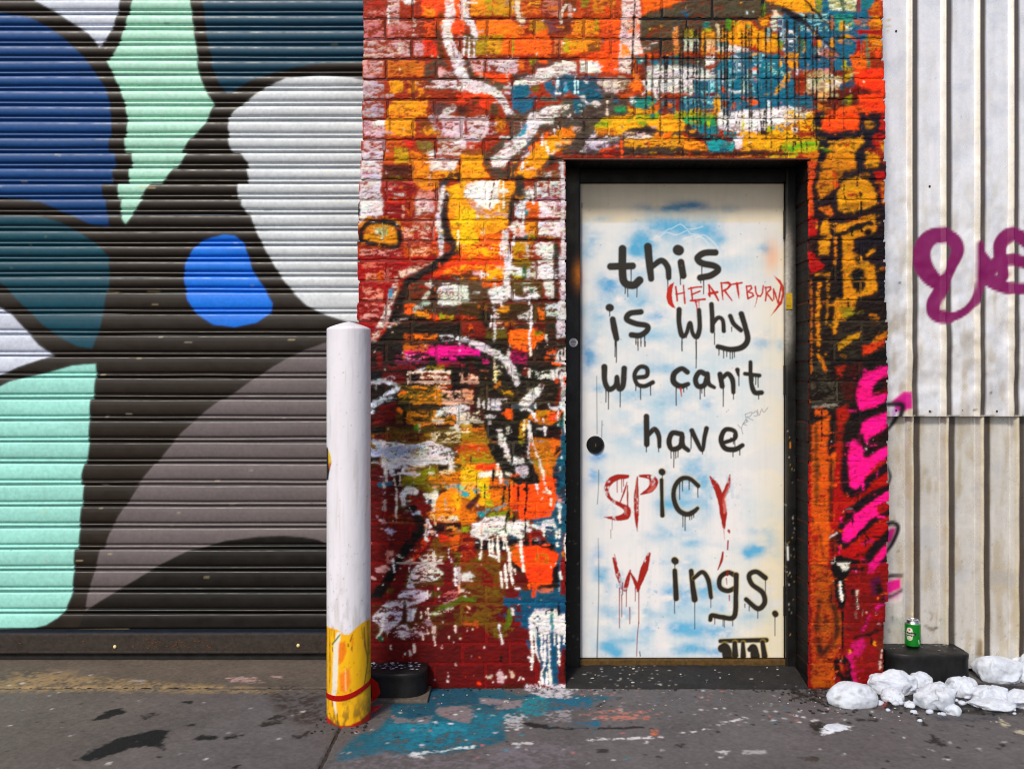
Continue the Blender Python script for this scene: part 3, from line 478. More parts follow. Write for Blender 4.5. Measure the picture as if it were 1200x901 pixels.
L(A6,"740,75 722,220",[24,28],WH,smooth=False); L(A6,"740,75 770,150 745,210",[20,20,14],WH,smooth=False); L(A6,"710,225 760,225",18,WH,dry=.2); L(A6,"720,250 740,285",16,WH,dry=.2); L(A6,"800,20 815,110",[14,24],'f0c080'); L(A6,"780,190 790,220",30,'e0c0b0',dry=.2); L(A6,"815,200 828,225",16,WH)
P(A6,"640,480 700,400 780,370 830,440 890,440 870,500 780,510",'dcd4c4',dry=.35); L(A6,"765,400 765,480",40,'7a2a0a'); P(A6,"610,540 740,500 830,520 830,580 890,600 890,650 720,700 530,710 550,640",'e4dcd8',dry=.4); P(A6,"730,500 830,520 820,580 720,560",'d8d0cc',dry=.05); P(A6,"540,715 600,720 600,755 530,755",WH,dry=.12); P(A6,"460,790 740,780 740,860 560,890 440,870",'e2dae6',dry=.33); P(A6,"340,880 620,880 560,930 300,930",'e2dae6',dry=.2); P(A6,"1000,540 1060,540 1160,580 1160,640 1080,720 1000,700",'e0d4d4',dry=.35); L(A6,"1015,560 1020,720",22,WH,dry=.1); L(A6,"830,570 880,600",26,WH)
P(A6,"300,180 340,140 430,190 380,230",'b8b8d4',warp=.5); L(A6,"350,260 380,265",24,'b89090',dry=.2); P(A6,"220,560 300,530 370,570 300,600 220,600",'c89a9a',dry=.15); R(A6,325,390,390,510,'c88a80',dry=.55); L(A6,"390,470 405,590",[14,18],WH); L(A6,"422,20 425,110",9,'c8a8a0',dry=.4); L(A6,"240,40 320,110",35,'a89098',dry=.45); L(A6,"180,660 215,670",24,'b89090',dry=.3); L(A6,"550,560 555,600",14,WH); L(A6,"950,370 955,450",18,WH,dry=.2); L(A6,"975,460 980,490",16,WH); L(A6,"770,830 790,800",18,WH); L(A6,"850,755 852,775",16,WH); L(A6,"735,790 738,860",14,WH); R(A6,420,380,900,520,'f0e0d8',dry=.93)
P(A6,"900,800 1160,740 1160,810 900,890",'b06060',dry=.55); L(A6,"960,910 1160,830",50,'6a7a10',dry=.1); P(A6,"780,780 900,800 860,850 780,850",'5a4a10',dry=.1); L(A6,"1055,740 1062,800",20,'f0a890')
P(B6,"0,-10 1065,-10 1065,930 0,930",'7a3a0a',mort=1); P(B6,"0,-10 170,-10 160,120 0,130",'e07a14',dry=.2); P(B6,"0,180 140,230 170,460 0,500",'8a1c08'); P(B6,"0,180 140,230 170,520 0,560",'e0600e',dry=.62); P(B6,"200,420 440,420 440,760 0,760 0,520",'7a5a10',dry=.15); P(B6,"220,560 340,640 320,750 200,740",'7a1208',dry=.35); R(B6,0,760,440,930,'7a2c0a',dry=.1); R(B6,0,760,430,930,'7a5a10',dry=.5); R(B6,0,200,480,740,'8a200c',dry=.74)
P(B6,"870,-10 1075,-10 1075,930 620,930 600,780 960,760 985,430 860,280 840,160 700,60",'045a78',mort=1); P(B6,"470,220 600,230 600,260 500,290",TE); P(B6,"250,40 330,-10 480,-10 540,40 470,80",'8a9a14',mort=1); P(B6,"150,-10 280,-10 200,60",'1a98a0'); R(B6,0,130,90,200,'8a9a20',dry=.3)
P(B6,"130,270 440,270 700,260 820,290 960,330 900,380 700,330 500,390 160,370",'15141a',mort=1); P(B6,"490,330 600,310 580,420 500,400",'8a5a14',dry=.15); P(B6,"660,170 830,200 850,260 810,290 680,240",'8a1c14',dry=.1); P(B6,"870,0 910,0 860,40 750,60 600,70 590,0",'ff5a08')
P(B6,"90,180 110,110 170,100 230,50 440,40 460,100 560,90 640,80 690,80 680,140 640,240 580,250 470,210 430,250 310,220 270,270 180,260 100,230",'eae4e2',dry=.05,warp=.6,mort=1); P(B6,"700,130 840,80 940,70 970,200 860,190 760,160",'e4e4e8',dry=.17,warp=.6); L(B6,"250,190 310,200",26,'9aa0a0',dry=.2); L(B6,"860,150 920,155",20,'2a4a68',dry=.2); L(B6,"740,110 800,115",16,'3a6a88',dry=.3); L(B6,"215,105 225,120",16,'c8601a')
P(B6,"400,480 640,600 700,740 460,740 390,560",'6a100c',dry=.1); P(B6,"500,400 560,350 760,330 975,410 980,450 930,560 920,700 880,740 800,720 760,740 680,690 640,590 540,500",'ff5204',mort=1); P(B6,"760,400 880,430 880,510 760,490",'b07a18',dry=.45); P(B6,"500,410 580,360 620,460 560,500",'c8600e',dry=.2); L(B6,"738,710 735,880",[54,30],'f0500a'); L(B6,"685,720 690,760",20,'f0600a'); P(B6,"930,560 985,520 985,750 780,755 800,725 920,722",'101418'); P(B6,"520,500 640,580 630,620 520,540",'1a1410',dry=.15)
for q, w in (("210,260 205,400 190,460",18),("285,270 290,430 380,450 385,490",17),("318,260 320,400",15),("370,230 372,330 385,440",17),("430,250 437,360",15),("450,220 460,330 485,400 495,580 525,720",21),("600,240 610,420 630,590",19),("445,520 465,750",15),("400,600 418,750",15),("840,180 842,235",12),("965,200 965,250",15),("995,-10 998,100",18),("990,180 992,250",15),("495,590 540,580 550,615",12),("970,300 965,330",18)): L(B6,q,w,'efe6dc',smooth=False)
L(B6,"480,-10 450,110 455,200",17,'2a2018'); L(B6,"650,60 650,240",13,'2a2018'); L(B6,"535,40 530,110",12,'2a2018'); L(B6,"700,220 702,330",18,'c8380a')
P(B6,"1030,310 1060,300 1068,830 1000,820 1010,400",'8a1208',mort=1); L(B6,"1025,410 1030,430",40,'c8780e'); L(B6,"1060,230 1045,340 1065,420 1068,520",[22,14,12,10],'e0e0dc'); L(B6,"1005,600 1005,660",12,'d8e0e0'); L(B6,"990,770 992,790",16,WH)
P(B6,"430,840 600,780 600,930 430,930",'0a5070',dry=.1); P(B6,"440,760 600,760 560,880 450,860",'7a1410',dry=.2); L(B6,"555,765 590,765",14,WH,dry=.2); P(B6,"0,610 90,600 140,640 120,690 0,680",'d8ccd0',dry=.25); L(B6,"0,790 80,800",26,'d8c8c0',dry=.4); L(B6,"40,840 50,850",16,WH); R(B6,780,760,930,800,'c06a50',dry=.45); R(B6,0,850,180,900,'5a7a10',dry=.4)
P(A7,"100,0 1000,0 1000,800 100,800",'6e0a08',mort=1,a=.85); R(A7,150,60,880,330,'5a3a0c',dry=.62)
P(A7,"170,130 260,40 380,30 470,50 560,0 575,20 480,55 390,90 390,170 330,230 250,260 150,180",'d8d0e0',dry=.3); L(A7,"300,40 380,25 470,45 570,5",[20,18,22,20],'e8e0e8',dry=.1); P(A7,"430,90 505,88 470,190 430,180",'e0d8e4',dry=.12); P(A7,"250,250 420,210 440,260 580,290 440,340 270,310",'d8c8d4',dry=.45); P(A7,"300,180 345,180 330,230 300,230",'e4e4ea'); L(A7,"235,190 222,270 190,330",[26,18,12],WH); L(A7,"210,330 214,340",42,'0a5a3a'); L(A7,"405,40 410,200",30,'4a2a0a',dry=.2); P(A7,"460,250 600,225 575,295 480,290",'c8a8b0',dry=.55); P(A7,"555,190 600,160 645,225 600,225",'a88a98',dry=.25); L(A7,"640,125 720,75 900,15",[40,40,50],'5a6a10',dry=.08); L(A7,"650,130 800,85",[22,24],'c8c0b0',dry=.35); P(A7,"810,120 880,120 860,240 820,230",'6a4a0c',dry=.15); P(A7,"690,20 780,0 840,0 740,50",'b88088',dry=.4)
for q, w in (("650,240 652,280",26),("645,310 660,375",13),("820,230 822,280",18),("770,310 772,345 805,355",8),("855,328 875,326",15),("485,375 490,430",13),("455,430 460,460",9),("600,85 605,160",9),("545,110 545,160",9),("590,240 600,290",13),("295,385 298,410",11),("560,310 565,340",10),("500,205 503,215",9),("710,405 715,410",9),("765,610 770,630",8),("825,535 828,545",8),("480,240 500,250",14),("580,110 582,140",8)): L(A7,q,w,'e0c8c0',dry=.1,smooth=False)
P(B7,"0,0 870,0 870,760 0,760",'780a08',mort=1); P(B7,"0,0 350,0 350,80 280,350 160,230 0,180",'6e4a0e',dry=.4); R(B7,0,60,350,240,'7a5410',dry=.55); L(B7,"405,85 380,220 350,280",[40,50,40],'5a7a10',dry=.1); P(B7,"260,250 450,240 380,300 270,340",'7a6410',dry=.2); R(B7,0,0,120,25,'5a7a10',dry=.3)
P(B7,"350,0 870,0 870,430 830,400 790,500 790,720 740,720 650,700 650,520 610,450 600,330 555,300 560,260 490,230 440,120 350,50",'04567a',mort=1); P(B7,"400,60 490,60 500,230 430,190",'7a0c0a',dry=.2); for_ = [L(B7,q,26,'0a5478',dry=.12) for q in ("440,120 480,130","450,180 500,190","480,230 540,240","320,140 370,135","545,350 560,400")]
P(B7,"550,170 600,90 770,90 800,130 850,130 865,300 740,280 700,290 620,280 560,300",'e6e2e2',dry=.04,warp=.7,mort=1); L(B7,"742,110 738,190 744,270",[22,30,20],'0a7a80',dry=.15); L(B7,"690,130 700,105 745,95",12,'1a1a1a'); L(B7,"600,165 620,150 640,165",10,'2a2a2a'); L(B7,"580,200 600,210",10,'3a3a3a'); L(B7,"620,240 622,270",12,'2a4a58'); L(B7,"795,40 797,130",14,'10202a')
for q, w in (("570,290 585,440 575,580",18),("605,290 612,440 640,515",13),("655,290 655,430 665,500",13),("685,290 680,560 655,600 660,690",15),("715,290 720,560 735,710",21),("697,600 700,705",12),("762,290 762,380",11),("795,290 797,540",13),("840,300 840,370",11),("550,480 570,490",14),("640,680 645,720",13)): L(B7,q,w,'ece6e2',smooth=False)
P(B7,"290,620 320,580 360,650 340,690 300,690",'c8a8b0',dry=.12,warp=.6); L(B7,"200,640 230,642 255,632",[16,24,20],'d8b8a8'); L(B7,"395,585 415,605 425,640",[14,22,24],'d8b8a8'); L(B7,"470,660 490,640 510,660",9,WH); L(B7,"310,220 315,265",15,WH); L(B7,"322,280 338,365",13,WH); L(B7,"418,85 425,125",18,WH); L(B7,"60,75 65,80",14,'f0c0a0'); L(B7,"48,110 50,115",12,'f0c0a0'); L(B7,"330,480 328,510",12,'2a0808'); L(B7,"145,690 152,695",26,'f05018'); R(B7,330,700,560,760,'5a2a10',dry=.2); R(B7,20,190,140,240,'d8581a',dry=.8); L(B7,"850,430 845,640",[10,6],'3a0a08'); R(B7,530,700,870,760,'c8c4cc',dry=.3)
# --- over the door
R(C0,-30,-450,1220,0,'b8480a',mort=.2); R(C0,300,-450,560,0,'d87a0c',dry=.15)
R(C0,0,0,1200,560,'c04a08',mort=.2,dry=.05); R(C0,90,190,360,345,'e08a08',dry=.12); R(C0,300,-20,520,130,'c87a0c',dry=.15); P(C0,"60,375 380,375 370,480 200,520 60,540",'e89008',dry=.08); P(C0,"240,440 370,410 370,510 250,520",'7a4410',dry=.15); P(C0,"360,190 560,170 570,340 380,340",'ff6a04',dry=.05); R(C0,420,380,570,520,'f05a08',dry=.08); P(C0,"160,570 380,520 560,540 550,730 370,730 360,640 160,590",'ff5e04',mort=.7); P(C0,"160,-10 270,-10 250,70 180,80",'7a7a10',dry=.15); R(C0,0,-10,140,130,'6a3410',dry=.15); L(C0,"65,60 75,160",40,'c0a098',dry=.15,mort=.7); R(C0,0,180,80,340,'5a2a1e',dry=.1); R(C0,0,380,60,520,'b0a030',dry=.25); L(C0,"330,200 340,300",42,'a09a10',dry=.15,mort=.6); R(C0,420,60,520,130,'e05008',dry=.2)
P(C0,"590,-450 760,-450 760,0 780,180 770,400 800,530 700,560 690,740 560,720 560,560 580,300 590,0",'e8d4d0',dry=.1,mort=.7); P(C0,"640,180 780,170 760,330 640,330",'e8702a',dry=.35); P(C0,"590,440 640,440 690,560 570,560",'f0822a',dry=.35); P(C0,"720,560 750,720 700,720 690,560",'e8702a',dry=.3); R(C0,600,230,640,400,'c8a8b0',dry=.2); L(C0,"722,-300 720,0 705,330 690,740",15,'2a1a14',mort=1)
P(C0,"-10,610 130,620 110,740 -10,760",'e8e2dc',dry=.06); P(C0,"165,590 340,620 365,680 340,730 170,730",'e8e2dc',dry=.04); R(C0,130,560,165,740,'a8300e',warp=.3)
P(C0,"790,-450 1300,-450 1190,30 1000,70 880,110 810,150 790,0",'f06a08',mort=.4); P(C0,"780,170 870,110 1000,80 1220,40 1220,530 800,530 770,330",'4c4230',dry=.06,mort=0); 
def black_mortar(t, txt): 
    b4 = cv.rgb.copy(); P(t, txt, '14141a', mort=1); cv.rgb[:] = b4
black_mortar(C0,"760,130 880,110 1000,80 1300,30 1300,560 780,560")
P(C1,"-20,50 130,10 300,-80 900,-80 1000,20 1120,90 1210,190 1130,140 1000,110 920,160 840,200 900,320 800,210 640,200 580,180 560,330 280,310 90,300 -20,330",'4a4132',dry=.06,mort=0)
black_mortar(C1,"-20,40 130,0 300,-80 900,-80 1000,20 1120,90 930,160 840,190 620,200 560,330 -20,340")
L(C0,"1135,280 1130,380 1140,520",[36,50,54],'e08a50',dry=.08,mort=.9); L(C0,"1150,550 1150,720",40,'6a7a10',dry=.15); P(C0,"720,560 840,570 820,640 740,650",'0a7a78'); P(C0,"850,600 1220,560 1220,650 900,680",'0a6a80',dry=.1); P(C0,"840,660 1220,650 1220,930 820,930",'e6e4de',mort=.8); P(C0,"710,720 790,760 790,930 700,880",'f0843a',dry=.15,mort=.7); R(C0,780,620,850,800,'5a3a34',dry=.15); R(C0,1090,600,1180,720,'4a6a5a',dry=.35); L(C0,"860,590 875,560",26,'f0703a')
P(C0,"-10,740 180,750 390,780 390,930 -10,930",'065c78',dry=.05); R(C0,80,760,170,800,'5a2a24',dry=.1); P(C0,"290,770 400,780 390,880 320,850",'4a4040',dry=.1); L(C0,"115,780 118,930",13,'c8e8f0'); L(C0,"148,800 150,930",9,'c8e8f0'); P(C0,"205,810 240,815 236,885",'f0e8ea'); P(C0,"415,790 550,780 560,930 420,930",'ded6d0',dry=.06); P(C0,"550,760 690,780 650,930 560,930",'a89c8c',dry=.25); R(C0,380,790,415,930,'5a2418',warp=.4); P(C0,"340,790 400,790 390,850 350,830",'c0b0b0',dry=.3)
P(C1,"920,-450 1300,-450 1300,110 1200,110 1080,60 980,20 920,0",'f0a008',mort=.8); P(C1,"280,310 580,320 640,200 760,210 830,290 920,330 1030,340 1040,500 940,530 760,470 500,440 440,360 430,500 310,550 270,540",'f0a00c',mort=.8); P(C1,"850,180 960,165 940,260 910,280",'f0a00c'); P(C1,"90,320 130,280 180,310 250,330 250,380 90,390",'a8a020',dry=.05); P(C1,"520,190 545,175 570,190 580,310 520,310",'4a8a14',mort=.8); P(C1,"320,210 360,210 360,280 280,290 290,220",'0a7a78',mort=.8); R(C1,275,280,390,330,'b0a81a',dry=.1); R(C1,320,375,395,405,'2a8a6a',dry=.1); L(C1,"440,260 445,440",40,'d8c8a0',dry=.06,mort=.8); L(C1,"895,60 895,150",36,'5a7a10'); L(C1,"120,150 135,160",34,'0a5a80')
R(C1,90,380,250,520,'c8d0b8',dry=.06,mort=.8); R(C1,320,400,420,540,'e0b890',dry=.1,mort=.8); P(C1,"430,440 520,440 760,480 760,520 440,520",'e6ded6',dry=.05,mort=.8); P(C1,"420,425 520,440 510,470 430,460",'7aa8a8',dry=.2); L(C1,"380,500 420,490",30,'f0803a'); R(C1,0,510,330,545,'a84a10',dry=.3); P(C1,"600,215 660,200 650,260 600,270",'b0a81a',dry=.3); P(C1,"720,240 760,250 750,280 720,275",'2a8a5a')
P(C1,"570,560 780,510 1130,560 1180,700 1220,930 180,930 200,830 400,700 460,600",'056a84',dry=.0,mort=.9); R(C1,580,565,690,725,'c8dce0',dry=.42); R(C1,690,640,860,900,'b8d8dc',dry=.7); R(C1,360,580,560,900,'7ab8c0',dry=.68); P(C1,"540,790 860,790 900,930 540,930",'0a7a74',dry=.15); P(C1,"560,780 640,760 600,820 500,800",'b8d0d0',dry=.2); R(C1,760,520,900,620,'8ac0c8',dry=.6); R(C1,900,620,1160,760,'9ad0cc',dry=.72); R(C1,960,860,1000,930,'c8e0e0',dry=.2)
P(C1,"1030,160 1130,150 1220,200 1220,520 1130,500 1040,360",'0a6a8a',dry=.05,mort=.9); P(C1,"1040,160 1220,180 1220,520 1130,500 1040,340",'e0ecec',dry=.55); P(C1,"1050,390 1110,390 1090,510 1060,500",'7a9a30',dry=.06); P(C1,"980,160 1040,150 1030,300 960,320",'c8d8c8',dry=.15); P(C1,"920,280 970,300 960,420 920,400",'7ab0b0',dry=.15); L(C1,"1015,110 1025,150",28,'e8c8b0'); R(C1,1000,340,1045,520,'c89a14',dry=.2); L(C1,"1105,230 1105,260",26,'e0603a')
R(C1,60,570,300,680,'4a4438',dry=.06,mort=.8); R(C1,60,640,300,690,'1a6a78',dry=.3); P(C1,"300,570 420,570 400,640 310,670",'f0eeec'); P(C1,"-20,660 300,690 420,740 400,820 310,820 300,930 -20,930",'e4e6e4',dry=.06,mort=.8); L(C1,"1150,560 1160,700 1090,860 1030,900",[30,50,60,60],'e8a010',dry=.06,mort=.9); L(C1,"1070,590 1070,650",24,'e8a010'); L(C1,"795,692 820,690",24,'f0602a'); L(C1,"812,790 820,845",30,'f0602a'); L(C1,"820,470 830,500",40,'b0280a'); R(C1,430,530,560,600,'d8a014',dry=.45)
R(C2,-20,-450,860,0,'0a5a74',mort=.5); R(C2,-20,-450,300,0,'f0a008'); P(C2,"-20,0 900,0 850,340 700,700 -20,720",'05607e',mort=.9); P(C2,"-20,-10 300,-10 310,130 140,130 -20,80",'f0a008',mort=.9); R(C2,440,-200,720,105,'a8a868',dry=.1,mort=.7); R(C2,440,0,720,105,'d8dcd0',dry=.55); R(C2,760,-200,900,85,'077a84'); R(C2,310,-10,370,120,'8a9010',dry=.1); L(C2,"570,0 590,140",[40,16],'2a4a3a',dry=.2); R(C2,310,120,400,160,'7a5a10',dry=.3)
R(C2,140,140,440,310,'9ad0d0',dry=.5); R(C2,500,150,690,310,'3a9a80',dry=.3); P(C2,"590,250 700,300 680,320 600,300",'d0e8e0',dry=.25); L(C2,"480,170 475,280",[20,40],'c87010'); L(C2,"570,240 580,285",44,'d8a010'); P(C2,"-20,280 120,330 110,520 -20,520",'e8ecec',dry=.45); L(C2,"190,400 190,510",[20,36],'d8a010'); R(C2,120,380,200,520,'2a6a4a',dry=.3); P(C2,"-10,530 140,530 140,680 70,690 -10,620",'e89810',dry=.05); L(C2,"220,280 240,300",30,'d8ecec')
P(C2,"840,100 930,0 940,-450 1000,-450 985,640 700,700 650,600 760,440 840,340",'b04008',mort=.5); R(C2,850,130,970,300,'d88a10',dry=.35); P(C2,"840,350 970,350 980,560 830,520",'d8880e',dry=.35); P(C2,"900,0 960,0 950,120 850,130",'c86a0a',dry=.3); P(C2,"650,560 820,520 820,680 680,690",'e06a0c',dry=.12); P(C2,"700,320 760,300 970,305 970,340 740,345",'9a1c06'); P(C2,"740,380 770,420 750,540 700,520",'a81c06'); L(C2,"740,520 735,560",30,'ff5a10'); L(C2,"820,380 830,540 840,670",28,'3a8060',dry=.15); L(C2,"740,-20 740,110",34,'a02808'); R(C2,860,480,980,670,'7a2a08',dry=.5); L(C2,"940,500 935,560",40,'ff5a08',dry=.1); R(C2,690,180,830,260,'a05a40',dry=.62)
P(C2,"700,700 980,690 1010,930 700,840",'ff4a02',mort=.9); P(C2,"270,400 340,340 380,400 330,460 280,460",'9a1e14',dry=.05); P(C2,"320,400 370,390 370,490 320,470",'f0a010'); R(C2,450,370,500,480,'e8a010',dry=.05); P(C2,"310,480 440,490 560,550 500,620 340,550",'b87a70',dry=.15); P(C2,"370,420 430,460 400,480",'f0e4e0'); P(C2,"310,480 350,470 340,550 310,540",'f0e0d8',dry=.1); L(C2,"470,540 480,700",[60,30],'7a3a20',dry=.06); L(C2,"440,530 470,560",40,'c88a14',dry=.2); L(C2,"560,410 610,360 680,380",[46,34,16],'d8980e',dry=.05); L(C2,"660,370 710,400",16,'c85a30'); L(C2,"600,620 605,680",36,'b8b01a')
P(C2,"220,740 280,700 450,700 480,760 590,780 550,880 400,930 200,930",'c8b488',dry=.05,mort=.8); P(C2,"220,740 480,740 560,860 240,900",'e8e0d0',dry=.55); P(C2,"280,760 380,750 360,850 280,850",'7aa060',dry=.5); P(C2,"270,700 450,690 470,750 300,760",'c88a78',dry=.25); L(C2,"430,810 460,815",50,'c8a020',dry=.15); P(C2,"560,660 680,660 690,740 600,760",'a88a10',dry=.15); R(C2,590,740,690,825,'b8900e',dry=.1); P(C2,"550,850 620,830 700,740 700,930 550,930",'0a4a60',dry=.1); P(C2,"100,690 145,680 140,760 110,760",'f0ecec'); P(C2,"480,710 620,710 680,730 560,760 500,750",'5a2418',dry=.1); P(C2,"600,890 720,860 860,930 600,930",'7a1a08')
L(C2,"-20,80 120,180 200,230 330,350 560,560",[40,75,50,30,16],'14121c',warp=.4,mort=1); L(C2,"190,-30 280,100",[26,34],'1c1418',mort=1); L(C2,"300,110 440,250 550,380",[26,14,8],'1c1418',mort=1); L(C2,"0,90 30,130",50,'1a141a')
# lower courses above the door
P(C3,"-10,110 660,120 640,330 1200,340 1200,760 -10,760",'4a4038',dry=.0,mort=.9); R(C3,-10,120,660,330,'544a40',dry=.3)
P(C3,"-10,0 180,0 300,60 390,100 380,190 260,230 150,320 110,330 110,180 70,100 -10,120",'0a5a70',dry=.05,mort=.7); P(C3,"170,150 210,150 250,230 190,210",'e8e0e0',dry=.05); P(C3,"410,-10 640,-10 620,100 480,110 410,80",'d8d0c4',dry=.15); R(C3,580,0,660,110,'7a5a40',dry=.35); P(C3,"-10,240 80,230 60,280 -10,310",'e8e4dc',dry=.05); P(C3,"-10,150 60,90 120,160 -10,170",'a8300e'); P(C3,"150,240 370,200 360,260 280,270",'a0b8b0',dry=.35); L(C3,"320,220 350,230",50,'e0d8d0',dry=.2); L(C3,"20,30 30,90",30,'5ab8d8',dry=.2); R(C3,540,120,700,180,'b0480e',dry=.2); L(C3,"520,185 540,200",44,'0a6080')
P(C3,"700,-10 790,20 790,90 720,100 650,60",'f0742a',dry=.12,mort=.7); P(C3,"790,-10 1220,-10 1220,110 900,120 850,100",'e6e4e0',dry=.03,mort=.8); P(C3,"900,110 960,120 970,200 920,170",'e8f0ee'); R(C3,850,100,920,140,'d88a14',dry=.2)
P(C3,"660,180 740,160 880,150 960,200 880,280 800,300 680,240",'0a8078',mort=.8); P(C3,"520,270 620,250 630,310 520,310",'2a8a50',dry=.08); P(C3,"660,260 820,290 890,260 970,260 970,310 660,320",'d89a10',dry=.08); P(C3,"900,230 1000,240 980,290 900,290",'c8601a',dry=.2); P(C3,"1040,180 1150,170 1220,330 1120,345 1040,300",'0a6a80',dry=.05); L(C3,"695,190 702,200",46,'f4f0f0'); R(C3,940,125,1180,165,'b0480e',dry=.15); R(C3,970,170,1050,330,'4a6a70',dry=.3); L(C3,"1055,240 1085,245",40,'d86a2a'); R(C3,1130,120,1168,305,'a03010',warp=.3); P(C3,"960,280 1000,280 990,320 950,320",'1a4a80')
P(C3,"310,450 400,370 620,350 900,340 1220,350 1220,490 1000,500 860,460 680,480 570,540 400,540 330,540",'f2aa0c',mort=.95); P(C3,"310,440 400,370 490,380 470,460 330,480",'98a814'); L(C3,"760,390 800,410",86,'88a818',dry=.06); L(C3,"670,390 700,380",56,'98a818',dry=.1); P(C3,"800,330 980,330 940,400 840,390",'7aa01a',dry=.06); R(C3,1120,345,1220,390,'98a814',dry=.1); P(C3,"330,480 520,480 540,540 330,560",'b8600c',dry=.15); R(C3,370,540,560,570,'6a2a14',dry=.2)
P(C3,"600,530 660,480 780,460 860,455 960,490 900,515 700,555",'2a1e20',mort=1); P(C3,"-10,470 90,460 130,540 80,640 -10,640",'f0800c',dry=.06); P(C3,"80,470 180,460 170,510 100,500",'d8b0a8',dry=.2); P(C3,"-10,580 80,570 70,640 -10,650",'e8b070',dry=.3); R(C3,190,350,230,510,'201a18',warp=.4); R(C3,220,350,310,500,'524434',dry=.2)
P(C3,"610,570 1220,540 1220,640 1000,660 760,690 620,650",'e0980e',dry=.12,mort=.9); P(C3,"920,520 1100,510 1090,600 930,580",'f0780c',dry=.15); R(C3,840,610,890,650,'b0480e',dry=.15); R(C3,600,660,1220,720,'3a2a20',dry=.15); L(C3,"760,525 800,530",40,'c8a8a8',dry=.2)
L(C3,"190,740 260,620 320,520",[50,70,40],'d0c8cc',dry=.28); L(C3,"320,610 430,590 580,570",[40,56,34],'d8d0d4',dry=.15); P(C3,"230,640 560,620 560,660 350,700 240,720",'6a5a70',dry=.2); P(C3,"260,640 460,640 420,690 300,680",'c8c0cc',dry=.55); L(C3,"590,570 900,552",14,'e8d8cc',dry=.1); P(C3,"380,690 570,670 590,760 400,760",'8a1c0c',dry=.05); L(C3,"345,760 400,695 580,645",[20,30,16],'ee5a1a'); L(C3,"588,560 588,770",22,'ee5a1a'); L(C3,"45,360 95,370",12,'d8c8c0'); L(C3,"68,340 72,385",10,'d8c8c0'); L(C3,"440,200 443,335",11,'d8c0b0'); L(C3,"160,760 210,765",26,'d8d0cc',dry=.2); R(C3,80,560,100,750,'3a4648',warp=.3)
R(C3,0,720,1220,748,'2a1612',dry=.04,mort=1); R(C3,0,748,1220,790,'8a2c10',mort=1); R(C3,400,745,600,775,'c83a10',dry=.2); R(C3,680,755,1220,770,'b8581a',dry=.25)
P(C4,"180,-10 1220,-10 1220,280 1080,260 900,280 560,310 420,300 60,320 60,160 200,140",'056580',mort=.9); R(C4,60,0,560,300,'8ac8d0',dry=.7); P(C4,"-10,-10 190,-10 180,160 -10,110",'e4e4e0',dry=.04,mort=.8); R(C4,12,110,48,310,'9a2c0e',warp=.3); R(C4,0,110,140,150,'b0480e',dry=.2); L(C4,"550,85 620,105 700,100",[14,24,16],'c8d8d8'); R(C4,680,0,800,170,'a8d0d4',dry=.6); L(C4,"945,190 950,240",24,'c8e0e8',dry=.2); R(C4,160,270,400,320,'c08a20',dry=.3)
P(C4,"380,230 410,140 440,120 470,200 460,330 420,340 400,280",'e0a010',dry=.03,mort=.9); P(C4,"480,190 540,190 540,260 490,250",'e0601a',dry=.1); P(C4,"590,210 630,210 630,275 570,275",'e86a3a',dry=.1); P(C4,"720,170 800,170 845,220 770,250",'f06a2a',dry=.05); P(C4,"670,150 710,150 700,195",'e86a3a'); L(C4,"1010,130 1060,60 1140,-20",[30,46,46],'e0980e',dry=.05,mort=.9); L(C4,"490,70 500,100",40,'f0602a'); L(C4,"330,135 400,128",20,'7a1810'); L(C4,"920,125 930,128",26,'b0901a'); R(C4,530,190,560,330,'3a3040',dry=.3)
P(C4,"60,340 420,340 430,440 340,470 200,440 100,430",'1a9a5a',mort=.95); P(C4,"60,290 390,320 420,360 200,360 -10,380",'a8a810',dry=.06); P(C4,"170,440 440,440 460,540 280,530 180,500",'0a7a88',mort=.95); P(C4,"320,370 380,370 350,470",'a8b418',dry=.1); P(C4,"-10,390 100,400 80,490 -10,510",'f0a40e',mort=.95)
P(C4,"440,320 560,310 700,290 870,285 1000,270 1100,250 1220,270 1220,420 1130,420 960,450 920,500 690,500 630,540 620,500 500,500 440,480",'eeeaec',dry=.02,mort=1); R(C4,520,310,560,345,'0a6a78',dry=.1)
P(C4,"660,500 900,510 960,450 1110,430 1220,480 1220,720 980,700 700,690 640,620",'e8a40e',dry=.03,mort=.95); P(C4,"1120,340 1220,300 1190,480 1130,440",'e8b010',dry=.25); P(C4,"1090,620 1190,630 1190,710 1080,700",'7ab01a',dry=.05); L(C4,"995,470 1000,475",36,'2a90a0'); L(C4,"1060,480 1085,490",36,'2a90a0',dry=.15); P(C4,"930,450 990,440 980,520 930,510",'a8b01a',dry=.1); L(C4,"695,350 695,500",28,'c8c01a',dry=.12)
for xx in (515,545,578,610): L(C4,"%d,510 %d,550" % (xx, xx),20,'0a7a80')
P(C4,"70,500 140,430 260,520 540,560 540,610 300,590 160,560",'2c2028',mort=1); P(C4,"10,560 160,560 320,640 320,690 200,700 20,640",'e8900e',dry=.12); P(C4,"310,600 460,580 620,620 600,710 350,710",'0a98a0',mort=.95); P(C4,"440,620 560,610 550,700 460,700",'0a4a5a',dry=.25); P(C4,"560,555 620,560 600,600 560,600",'0a4a5a'); P(C4,"600,560 690,550 680,670 620,680",'eae6ec',dry=.05,mort=.95)
